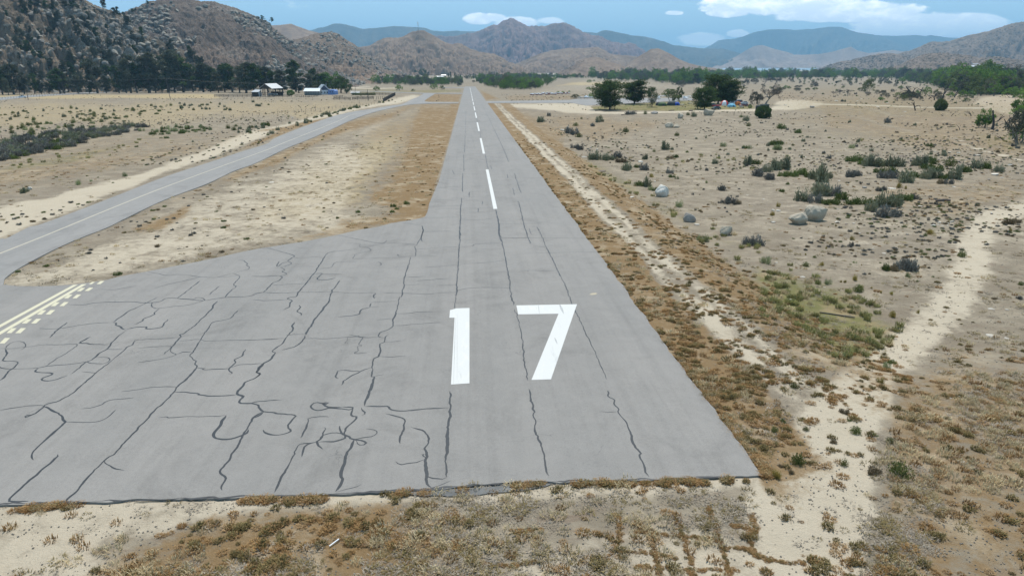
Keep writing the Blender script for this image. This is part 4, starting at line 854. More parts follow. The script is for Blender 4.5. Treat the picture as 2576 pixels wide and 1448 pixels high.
hill('near_granite_hill', [(-900, -420), (-600, -330), (-300, -210), (-100, -120), (40, -60), (120, -38), (214, -1), (232, 11), (259, 18), (283, 27), (298, 36), (330, 62), (365, 86), (419, 111), (468, 131), (505, 158), (530, 172), (570, 195), (620, 215), (660, 226)], lambda p: np.interp(p, [-900, 300, 660], [1150, 1000, 860]), lambda p: np.interp(p, [-900, 60, 330, 560, 660], [620, 750, 752, 765, 795]), 1500, 520, 300, M_A, 'near granite-strewn hill with pines at the left edge', spur=.25, freq=15, rough=.11, seed=23, crestj=4, prof=1.1)
hill('right_mountain', [(2230, 150), (2269, 132), (2295, 126), (2325, 112), (2348, 104), (2364, 105), (2388, 104), (2415, 96), (2443, 87), (2482, 80), (2502, 73), (2532, 63), (2550, 58), (2576, 55), (2700, 25), (2850, 0), (3100, -40), (3500, -60)], 5200, 3900, 6500, 360, 100, M_N, 'wooded purple-brown mountainside at the right edge', spur=.55, freq=22, rough=.04, seed=24, crestj=8)
hill('dark_low_ridge', [(2050, 176), (2072, 169), (2107, 156), (2137, 152), (2167, 144), (2206, 136), (2246, 134), (2265, 137), (2285, 142), (2340, 160), (2400, 175)], 4300, 3500, 5000, 160, 60, M_N, 'dark low ridge running down to the lake', spur=.3, freq=24, seed=25, crestj=8)
hill('settled_hillside', [(2220, 178), (2275, 158), (2305, 144), (2325, 136), (2354, 132), (2384, 134), (2413, 137), (2433, 138), (2463, 147), (2492, 141), (2512, 142), (2542, 146), (2576, 152), (2700, 150), (2900, 140), (3300, 150)], 3100, 2300, 3900, 220, 80, M_N, 'rocky wooded hillside with scattered houses at the right', spur=.3, freq=22, rough=.05, seed=26, crestj=7)
# lake and its pale shores
lm, lt, lb, lo_ = mat('lake_water'); lb.inputs['Base Color'].default_value = (.12, .2, .24, 1); lb.inputs['Roughness'].default_value = .35; lb.inputs['Specular IOR Level'].default_value = .5
lt_n = lt.noise(lt.new('ShaderNodeTexCoord').outputs['Object'], .05, 4, .6); bumpn(lt, lb, lt_n, 1.0, .3)
zl = -SL * 1100 + 1.6
lk = [GP([a], [b])[0][:2] for a, b in [(1800, 176.5), (1900, 178.5), (2100, 177), (2180, 175), (2110, 170.5), (1950, 170.2), (1830, 171)]]
lake = link('lake', meshdata('lake', [(x, y, zl) for x, y in lk], [tuple(range(len(lk)))], [lm])); prop(lake, 'thin strip of pale lake water below the far mountains', 'lake', kind='structure')
M_SHORE = simple('pale_shore', (.44, .39, .31), var=.2, scale=.01)
for pts in ([(1780, 181), (1900, 181.5), (2080, 179.5), (2200, 178), (2100, 177.8), (1900, 179.2), (1800, 178)], [(1880, 170), (2000, 170), (2080, 170.2), (2150, 173), (2100, 168.8), (2000, 168.1), (1920, 168.4)]):
    q_ = [GP([a], [b])[0][:2] for a, b in pts]; s_ = link('lake_shore', meshdata('lake_shore', [(x, y, zl + .5) for x, y in q_], [tuple(range(len(q_)))], [M_SHORE])); prop(s_, 'pale sandy shore beside the lake', 'shore', kind='structure')

# ------------------------------------------------------------------ haze
hz = MB(); hz.box((1500, 10200, -60), (41500, 29000, 1010)); hm = bpy.data.materials.new('haze_air'); hm.use_nodes = True; ht = NT(hm.node_tree); ht.n.clear()
ho = ht.new('ShaderNodeOutputMaterial'); pv = ht.new('ShaderNodeVolumePrincipled'); pv.inputs['Color'].default_value = (.38, .72, 1.0, 1); pv.inputs['Density'].default_value = 7.5e-5; pv.inputs['Anisotropy'].default_value = 0
ht.l.new(pv.outputs[0], ho.inputs['Volume'])
haze = hz.build('haze', [hm]); prop(haze, 'thin blue air between the camera and the far mountains', 'haze', kind='stuff')
# ------------------------------------------------------------------ foliage building blocks
def leaf_quads(Cn, L, Wd, D, r, jitter=.6):
    """long leaf-shaped quads at points Cn, pointing roughly along D"""
    n = len(Cn); D = D / (np.linalg.norm(D, axis=1)[:, None] + 1e-9) + r.normal(0, jitter, (n, 3)); D /= np.linalg.norm(D, axis=1)[:, None]
    A = np.cross(D, r.normal(0, 1, (n, 3))); A /= np.linalg.norm(A, axis=1)[:, None] + 1e-9
    L = np.broadcast_to(L, (n,))[:, None]; Wd = np.broadcast_to(Wd, (n,))[:, None]
    P0 = Cn - D * L * .5; P1 = Cn + A * Wd * .5; P2 = Cn + D * L * .5; P3 = Cn - A * Wd * .5
    V = np.stack([P0, P1, P2, P3], 1).reshape(-1, 3); F = np.arange(n * 4, dtype=np.int32).reshape(n, 4); return V, F
def bush_mesh(name, m, seed, n=520, h=.75, kind='sage'):
    """unit-radius shrub built of many small upright leaves on several lobes"""
    r = np.random.default_rng(seed); k = {'sage': 6, 'round': 3, 'flat': 7, 'spiky': 4, 'low': 8}[kind]
    lo = []
    for i in range(k):
        a = r.random() * 6.28; q = (r.random() ** .6) * (.62 if kind != 'round' else .25); rad = r.uniform(.3, .5) if kind != 'round' else .7
        lo.append((math.cos(a) * q, math.sin(a) * q, rad, h * r.uniform(.65, 1.1)))
    Cn = []; D = []
    for i in range(n):
        x, y, rad, hh = lo[r.integers(k)]; u = r.normal(0, 1, 3); u /= np.linalg.norm(u); u[2] = abs(u[2]); s = r.uniform(.55, 1.08) if i % 3 else r.uniform(.1, .7)
        p = np.array([x + u[0] * rad * s, y + u[1] * rad * s, u[2] * hh * s * .9 + .03]); Cn.append(p); D.append(np.array([p[0] * .7, p[1] * .7, .55 + (.5 if kind == 'spiky' else 0)]))
    Cn = np.array(Cn); D = np.array(D)
    L = {'sage': .2, 'round': .14, 'flat': .17, 'spiky': .34, 'low': .15}[kind] * r.uniform(.7, 1.3, n); Wl = {'sage': .075, 'round': .075, 'flat': .06, 'spiky': .035, 'low': .08}[kind]
    V, F = leaf_quads(Cn, L, Wl, D, r, .45)
    return meshdata(name, V, F, [m], v=r.random(n))
def tuft_mesh(name, m, seed, n=44, rad=.22, h=.13, lean=.8, w=.02, mound=.5):
    r = np.random.default_rng(seed); V = []; F = []
    for i in range(n):
        a = r.random() * 6.28; q = rad * math.sqrt(r.random()) * .8; bx, by = math.cos(a) * q, math.sin(a) * q; b = a + r.normal(0, .9)
        l = h * r.uniform(.6, 1.4); le = lean * r.uniform(.5, 1.3); bz = mound * h * (1 - q / rad) * r.random()
        mx, my, mz = bx + math.cos(b) * l * le * .5, by + math.sin(b) * l * le * .5, bz + l * .7
        tx, ty, tz = bx + math.cos(b) * l * le * 1.1, by + math.sin(b) * l * le * 1.1, bz + l * r.uniform(.75, 1.15)
        cx, cy = -math.sin(b) * w, math.cos(b) * w; k = len(V)
        V += [(bx - cx, by - cy, bz - .02), (bx + cx, by + cy, bz - .02), (mx + cx * .9, my + cy * .9, mz), (tx, ty, tz), (mx - cx * .9, my - cy * .9, mz)]; F += [(k, k + 1, k + 2, k + 4), (k + 4, k + 2, k + 3)]
    return meshdata(name, V, F, [m], v=np.repeat(r.random(n), 2))
def rock_mesh(name, m, seed, sub=3, flat=.7, cuts=9, sharp=.8, stretch=1.0):
    import bmesh
    r = np.random.default_rng(seed); bm = bmesh.new(); bmesh.ops.create_icosphere(bm, subdivisions=sub, radius=1)
    P = np.array([v.co[:] for v in bm.verts])
    for i in range(cuts):
        nrm = r.normal(0, 1, 3); nrm /= np.linalg.norm(nrm); c = r.uniform(.5, .85); d = P @ nrm; ex = np.maximum(d - c, 0); P -= nrm[None] * (ex * sharp)[:, None]
    nn_ = (fbm(P[:, 0] * 1.7 + seed, P[:, 1] * 1.7 + P[:, 2] * 1.3, 4, seed) - .5)
    P *= (1 + nn_ * .38)[:, None]; lowz = np.clip(-P[:, 2] + .15, 0, 1); P[:, :2] *= (1 - .38 * lowz)[:, None]; P[:, 0] *= stretch; P[:, 2] *= flat
    F = [[v.index for v in f.verts] for f in bm.faces]; bm.free()
    P[:, 2] += flat * .55
    return meshdata(name, P, F, [m], smooth=False)
def limb(mb, p, d, L, r0, depth, r, tips, m=0, bend=.25, split=(2, 3)):
    pts = [p]; rads = [r0]; q = np.array(p, float); dd = np.array(d, float); dd /= np.linalg.norm(dd); k = 4
    for i in range(k):
        dd = dd + r.normal(0, bend, 3); dd /= np.linalg.norm(dd); q = q + dd * L / k; pts.append(q.copy()); rads.append(r0 * (1 - .55 * (i + 1) / k))
    mb.tube(pts, rads, 5 if depth else 4, m, cap=False); tips.append((pts[-1], dd.copy(), L)); tips.append((pts[-2], dd.copy(), L))
    if depth > 0:
        for s in range(r.integers(*split) + 0):
            nd = dd + r.normal(0, .65, 3); limb(mb, pts[r.integers(2, k + 1)], nd, L * r.uniform(.55, .8), r0 * .45, depth - 1, r, tips, m, bend, split)
M_BARK = simple('bark', (.10, .08, .06), var=.3, scale=4); M_BARKG = simple('grey_bark', (.19, .17, .145), var=.3, scale=3); M_SNAG = simple('charred_wood', (.05, .042, .036), var=.4, scale=2)
M_PINE = leafmat('grey_pine_needles', (.070, .076, .048), (.145, .150, .100), .2)
M_DARK = leafmat('dark_conifer', (.036, .058, .020), (.095, .130, .044), .25)
M_COTT = leafmat('cottonwood_leaves', (.070, .135, .028), (.185, .265, .065), .4)
M_WILL = leafmat('willow_leaves', (.090, .125, .040), (.20, .23, .09), .35, (.12, .115, .075))
M_GREY = leafmat('grey_foliage', (.085, .088, .062), (.145, .140, .105), .2)
M_BRIGHT = leafmat('bright_leaves', (.050, .110, .018), (.120, .200, .040), .35)
M_TWIG = leafmat('bare_twigs', (.085, .072, .062), (.150, .130, .112), .1)
def tree_meshes(seed, kind, leaf, bark):
    """(trunk mesh, crown mesh), 10 m tall, standing at the origin"""
    r = np.random.default_rng(seed); mb = MB(); tips = []; Cn = []; D = []; H = 10.
    def blob(c, rx, rz, n, up=.35):
        u = r.normal(0, 1, (n, 3)); u /= np.linalg.norm(u, axis=1)[:, None]; s = r.uniform(.45, 1.05, n)[:, None]
        P = c + u * s * np.array([rx, rx, rz]); Cn.append(P); dd = u.copy(); dd[:, 2] += up; D.append(dd)
    if kind == 'pine':
        lean = r.normal(0, .25, 2); pts = [np.array([lean[0] * t * t * 2, lean[1] * t * t * 2, H * t]) for t in np.linspace(0, 1, 8)]
        mb.tube(pts, [.26 * (1 - .85 * t) for t in np.linspace(0, 1, 8)], 6)
        nb = 34
        for i in range(nb):
            t = .16 + .82 * (i + r.random()) / nb; a = r.random() * 6.28; base = np.array([np.interp(t, np.linspace(0, 1, 8), [p[k] for p in pts]) for k in range(3)])
            bl = (2.7 * (1 - t) ** .6 + .5) * r.uniform(.45, 1.1) * (1 if t > .25 else .7); d = np.array([math.cos(a), math.sin(a), r.uniform(.0, .55)])
            mb.tube([base, base + d * bl * .6, base + d * bl + np.array([0, 0, .2])], [.06, .04, .015], 3, cap=False)
            for q in (.55, .85, 1.05):
                if r.random() < .85: blob(base + d * bl * q, .75 * r.uniform(.6, 1.2), .6, 46)
        blob(pts[-1], .4, .6, 40)
        L, Wl = .55, .21
    elif kind in ('cottonwood', 'oak'):
        mb.tube([(0, 0, -.2), (.05, 0, 1), (.1, .1, 2.2)], [.38, .3, .26], 7, cap=False)
        for i in range(5):
            a = i * 1.257 + r.random() * .8; limb(mb, np.array([.1, .1, 1.5 + .25 * i]), np.array([math.cos(a) * .8, math.sin(a) * .8, .9]), 3.6, .17, 1, r, tips, 0, .2)
        for i in range(46):
            u = r.normal(0, 1, 3); u /= np.linalg.norm(u); s = r.uniform(.35, 1) ** .5; c = np.array([u[0] * 3.6 * s, u[1] * 3.6 * s, 5.2 + u[2] * 4.0 * s]); blob(c, r.uniform(.7, 1.3), r.uniform(.55, 1.0), 56, .2)
        L, Wl = .5, .3
    elif kind == 'willow':
        for i in range(6):
            a = r.random() * 6.28; limb(mb, np.array([math.cos(a) * .8, math.sin(a) * .8, -.1]), np.array([math.cos(a) * .5, math.sin(a) * .5, 1.]), 4.5, .16, 1, r, tips, 0, .2)
        for i in range(52):
            a = r.random() * 6.28; q = 4.2 * math.sqrt(r.random()); z = r.uniform(.8, 1.0) * (9.2 - (q / 4.4) ** 2 * 5) * r.random() ** .35; blob(np.array([math.cos(a) * q, math.sin(a) * q, max(z, .9)]), r.uniform(.6, 1.2), r.uniform(.5, 1.0), 54, .35)
        L, Wl = .5, .24
    elif kind == 'cedar':
        mb.tube([(0, 0, -.2), (0, .05, 3), (.1, 0, 6.5), (0, 0, 9.3)], [.26, .22, .13, .04], 7, cap=False)
        for i in range(64):
            t = .13 + .85 * (i + r.random()) / 64; a = r.random() * 6.28; bl = 4.4 * (math.sin(math.pi * min(max((t - .08) / .98, 0), 1)) ** .55) * r.uniform(.6, 1.12); up = r.uniform(.1, .5); base = np.array([0, 0, H * t * .93]); d = np.array([math.cos(a), math.sin(a), up])
            e = base + d * bl + np.array([0, 0, -.12 * bl * (1 - t) * 1.5]); mb.tube([base, base + (e - base) * .5 + np.array([0, 0, .2]), e], [.07, .05, .02], 3, cap=False)
            for q in (.4, .6, .8, 1.0):
                c = base + (e - base) * q + r.normal(0, .15, 3); n = 30; P = c + r.normal(0, 1, (n, 3)) * np.array([.55, .55, .34]); Cn.append(P); dd = np.tile(d, (n, 1)); D.append(dd)
        L, Wl = .62, .24
    elif kind == 'vase':
        mb.tube([(0, 0, -.2), (0, 0, 1.2)], [.3, .25], 6, cap=False)
        for i in range(60):
            a = r.random() * 6.28; z = r.random() ** .8; q = (1.0 + 3.6 * z ** .7) * (1 if z < .6 else 1 - (z - .6) * 1.6) * math.sqrt(r.random()); blob(np.array([math.cos(a) * q, math.sin(a) * q, 1.2 + z * 8.2]), 1.05, 1.0, 70, .6)
        for i in range(6): a = r.random() * 6.28; limb(mb, np.array([0, 0, .8]), np.array([math.cos(a) * .5, math.sin(a) * .5, 1]), 4, .12, 0, r, tips)
        L, Wl = .5, .17
    elif kind == 'gnarled':
        limb(mb, np.array([0, 0, -.2]), np.array([.15, 0, 1]), 3.2, .42, 0, r, tips, 0, .12)
        for i in range(7):
            a = i * .9 + r.random(); limb(mb, tips[0][0] + r.normal(0, .15, 3), np.array([math.cos(a) * .9, math.sin(a) * .9, .7]), 3.6, .22, 2, r, tips, 0, .28)
        for (p, d, l) in tips[2:]:
            blob(p, .75, .55, 26, .2)
        L, Wl = .5, .10
    V = np.concatenate(Cn); DD = np.concatenate(D); n = len(V); VV, FF = leaf_quads(V, L * r.uniform(.6, 1.25, n), Wl * r.uniform(.7, 1.2, n), DD, r, .55)
    crown = meshdata('crown_' + kind, VV, FF, [leaf], v=np.clip(r.normal(.45, .28, n), 0, 1)); trunk = mb.me('trunk_' + kind, bark)
    return trunk, crown
TREES = {}
for key, kind, leaf, bark, nv in (('pine', 'pine', M_PINE, M_BARK, 4), ('dark', 'pine', M_DARK, M_BARK, 2), ('cotton', 'cottonwood', M_COTT, M_BARKG, 3), ('bright', 'cottonwood', M_BRIGHT, M_BARK, 2), ('oak', 'oak', M_DARK, M_BARK, 2), ('willow', 'willow', M_WILL, M_BARKG, 3), ('green_willow', 'willow', M_COTT, M_BARKG, 2),
                                  ('grey', 'willow', M_GREY, M_BARKG, 2), ('cedar', 'cedar', M_DARK, M_BARK, 2), ('vase', 'vase', M_DARK, M_BARK, 1), ('gnarled', 'gnarled', M_TWIG, M_BARKG, 2)):
    TREES[key] = [tree_meshes(100 + 13 * k + len(key) * 7, kind, leaf, bark) for k in range(nv)]
rt = np.random.default_rng(5)
def tree(key, p, height, label, width=1.0, group=None, name=None, cat='tree', rz=None, sink=.1):
    tr, cr = TREES[key][rt.integers(len(TREES[key]))]; s = height / 10.0
    e = empty(name or {'pine': 'pine_tree', 'dark': 'pine_tree', 'cotton': 'cottonwood_tree', 'bright': 'leafy_tree', 'oak': 'oak_tree', 'willow': 'willow_tree', 'green_willow': 'willow_tree', 'grey': 'grey_tree', 'cedar': 'cedar_tree', 'vase': 'juniper_tree', 'gnarled': 'gnarled_tree'}[key], (p[0], p[1], p[2] - sink), rz if rz is not None else rt.random() * 6.28, (s * width, s * width, s))
    prop(e, label, cat, group)
    for nm, me in (('trunk', tr), ('crown', cr)): o = link(nm, me, e); KIDS.setdefault(e.name, []).append(o)
    return e
def GZ(px, py):
    p = G1(px, py); p[2] = gh(p[0], p[1])[0]; return p
def tpx(key, x, top, base, label, w=1.0, group=None, **kw):
    """tree whose foot stands at (x, base) and whose top reaches `top` in the photograph"""
    p = GZ(x, base); h = (base - top) * mpp(p) * 1.03; return tree(key, p, h, label, w, group, **kw)
USED = {}
def uniq(label, px=None, py=None):
    """keep labels apart by adding where the later one stands relative to the first"""
    if label not in USED: USED[label] = (px, py); return label
    cand = []
    if px is not None and USED[label][0] is not None:
        dx, dy = px - USED[label][0], (py - USED[label][1]) * 2
        a = 'farther right' if dx > 0 else 'farther left'; b = 'nearer the camera' if dy > 0 else 'farther back'
        cand = [a, b] if abs(dx) > abs(dy) else [b, a]; cand.append(a + ' and ' + b)
    for extra in cand:
        l = label + ', ' + extra
        if l not in USED and len(l.split()) <= 16: USED[l] = (px, py); return l
    return label
def spot(lab, x, y, poly, s=None, col=None):
    """describe a shrub by colour, size and its place inside an outlined patch"""
    P = np.array(poly, float); u = (x - P[:, 0].min()) / np.ptp(P[:, 0]); v = (y - P[:, 1].min()) / np.ptp(P[:, 1])
    h = ['at the far left', 'in the left part', 'left of the middle', 'right of the middle', 'in the right part', 'at the far right'][min(int(u * 6), 5)]; w = ['back edge', 'back half', 'front half', 'front edge'][min(int(v * 4), 3)]
    return uniq(f'{lab}, {h}, {w}', x, y)
# ------------------------------------------------------------------ instanced ground cover
def scatter(name, P, S, Rz, srcs, label, cat, tilt=None):
    """one object that spreads copies of the source meshes over points"""
    me = bpy.data.meshes.new(name); me.vertices.add(len(P)); me.vertices.foreach_set('co', np.asarray(P, np.float32).ravel())
    for nm, typ, val in (('sc', 'FLOAT', S),):
        a = me.attributes.new(nm, typ, 'POINT'); a.data.foreach_set('value', np.asarray(val, np.float32))
    rot = np.zeros((len(P), 3), np.float32); rot[:, 2] = Rz
    if tilt is not None: rot[:, :2] = tilt
    a = me.attributes.new('rt', 'FLOAT_VECTOR', 'POINT'); a.data.foreach_set('vector', rot.ravel())
    o = link(name, me); prop(o, label, cat, kind='stuff')
    cl = bpy.data.collections.new(name + '_source')
    for i, s in enumerate(srcs): so_ = bpy.data.objects.new(f'{name}_piece', s); cl.objects.link(so_)
    ng = bpy.data.node_groups.new(name + '_spread', 'GeometryNodeTree'); ng.interface.new_socket('Geometry', in_out='INPUT', socket_type='NodeSocketGeometry'); ng.interface.new_socket('Geometry', in_out='OUTPUT', socket_type='NodeSocketGeometry')
    N = ng.nodes; L = ng.links; gi = N.new('NodeGroupInput'); go = N.new('NodeGroupOutput'); ip = N.new('GeometryNodeInstanceOnPoints'); ci = N.new('GeometryNodeCollectionInfo')
    ci.inputs['Collection'].default_value = cl; ci.inputs['Separate Children'].default_value = True; ci.inputs['Reset Children'].default_value = True
    na = N.new('GeometryNodeInputNamedAttribute'); na.data_type = 'FLOAT'; na.inputs['Name'].default_value = 'sc'
    nr = N.new('GeometryNodeInputNamedAttribute'); nr.data_type = 'FLOAT_VECTOR'; nr.inputs['Name'].default_value = 'rt'
    er = N.new('FunctionNodeEulerToRotation'); L.new(nr.outputs['Attribute'], er.inputs[0])
    L.new(gi.outputs[0], ip.inputs['Points']); L.new(ci.outputs[0], ip.inputs['Instance']); ip.inputs['Pick Instance'].default_value = True
    ri = N.new('FunctionNodeRandomValue'); ri.data_type = 'INT'; ri.inputs['Min'].default_value = 0 if 'Min' in ri.inputs else 0
    for s in ri.inputs:
        if s.type == 'INT' and s.name == 'Min': s.default_value = 0
        if s.type == 'INT' and s.name == 'Max': s.default_value = len(srcs) - 1
    for s in ri.outputs:
        if s.type == 'INT' and s.enabled: L.new(s, ip.inputs['Instance Index'])
    L.new(er.outputs[0], ip.inputs['Rotation']); L.new(na.outputs['Attribute'], ip.inputs['Scale']); L.new(ip.outputs[0], go.inputs[0])
    md = o.modifiers.new('spread', 'NODES'); md.node_group = ng; return o
# ------------------------------------------------------------------ shrubs and rocks of the open field (each one a thing)
LM = [(2035, 545, 'the split boulder'), (1670, 485, 'the big white boulder'), (1828, 580, 'the square grey boulder'), (1737, 545, 'the dark broken rock'), (1925, 285, 'the round dark juniper'), (1801, 272, 'the dark green car'), (1760, 268, 'the vase-shaped tree'), (1534, 272, 'the leftmost park tree'),
      (2475, 300, 'the green bush with snags'), (2370, 275, 'the round dome bush'), (2270, 660, 'the large grey bush'), (2358, 562, 'the white stone cluster'), (2497, 840, 'the flat white stone'), (2200, 830, 'the green grass patch'), (1240, 480, 'the nearest centre line dash'), (1375, 860, 'the numeral 7'), (1895, 1197, 'the runway corner'),
      (2060, 440, 'the dark sage row'), (2300, 420, 'the wide sage band'), (2160, 500, 'the curved sage line'), (60, 475, 'the pale round stone'), (293, 688, 'the apron grass island'), (1690, 315, 'the twin white boulder'), (1786, 286, 'the long pale boulder')]
def where(px, py):
    b = min(LM, key=lambda l: math.hypot(px - l[0], (py - l[1]) * 1.6)); dx, dy = px - b[0], py - b[1]; d = math.hypot(dx, dy * 1.6)
    if d < 12: return 'beside ' + b[2]
    far = 'just ' if d < 40 else ('' if d < 110 else 'well ')
    if abs(dx) > abs(dy) * 2.2: s = 'right of' if dx > 0 else 'left of'
    elif abs(dy) > abs(dx) * .8: s = 'in front of' if dy > 0 else 'behind'
    else: s = ('right and ' if dx > 0 else 'left and ') + ('in front of' if dy > 0 else 'behind')
    return far + s + ' ' + b[2]
BC = {'g': ('grey-green sagebrush', leafmat('sage_leaves', (.13, .14, .085), (.29, .30, .19), .2, (.20, .20, .13)), 'sage', .78), 'd': ('dark grey brush', leafmat('dead_grey_twigs', (.11, .105, .09), (.26, .245, .21), .1), 'sage', .62),
      'o': ('olive green bush', leafmat('olive_leaves', (.08, .095, .03), (.19, .20, .07), .2), 'round', .95), 'y': ('yellow-flowered bush', leafmat('yellow_bush', (.16, .14, .045), (.42, .31, .08), .3), 'spiky', .85),
      'n': ('green low bush', leafmat('green_scrub', (.07, .10, .028), (.17, .20, .065), .2), 'low', .55), 'p': ('pale green bush', leafmat('pale_green', (.17, .20, .09), (.32, .34, .17), .3), 'spiky', .8),
      'b': ('brown-tinged bush', leafmat('brown_bush', (.15, .11, .065), (.29, .225, .135), .2), 'sage', .6)}
BM = {k: [bush_mesh('bush_' + k, v[1], 300 + 31 * i + ord(k), 560 if v[2] != 'spiky' else 420, v[3], v[2]) for i in range(3)] for k, v in BC.items()}
rb = np.random.default_rng(17)
def bush(k, px, py, wpx, label=None, hf=1.0, group=None, p=None, name=None):
    p = GZ(px, py) if p is None else p; s = wpx * .62 * mpp(p) if wpx > 0 else -wpx
    p = p + np.array([0, s * .55, 0]) ; p[2] = gh(p[0], p[1])[0]
    o = link(name or {'g': 'sagebrush', 'd': 'dry_brush', 'o': 'olive_bush', 'y': 'flowering_bush', 'n': 'low_bush', 'p': 'pale_bush', 'b': 'brown_bush'}[k], BM[k][rb.integers(3)], None, (p[0], p[1], p[2] - .03), rb.random() * 6.28, (s * 1.12, s * 1.12, s * 1.12 * hf * rb.uniform(1.15, 1.5) * (1.4 if k in 'gd' else 1.15)))
    size = 'small' if s < .42 else ('medium' if s < .95 else ('large' if s < 1.8 else 'very large'))
    prop(o, label or uniq(f'{size} {BC[k][0]} {where(px, py)}', px, py), 'bush', group or (None if label else 'shrubs of the open ground')); return o
RG = {'2': lambda x, y: (1333.8 + x / 3.832, 254.0 + y / 3.832), '1': lambda x, y: (1905.4 + x / 3.832, 222.3 + y / 3.832), '3': lambda x, y: (1905.4 + x / 3.832, 508.1 + y / 3.832), '4': lambda x, y: (1905.4 + x / 3.832, 825.7 + y / 3.832), 'T': lambda x, y: (x / 3.832, 222.3 + y / 3.832), 'Q': lambda x, y: (635.1 + x / 3.832, 222.3 + y / 3.832), 'D': lambda x, y: (x, y)}
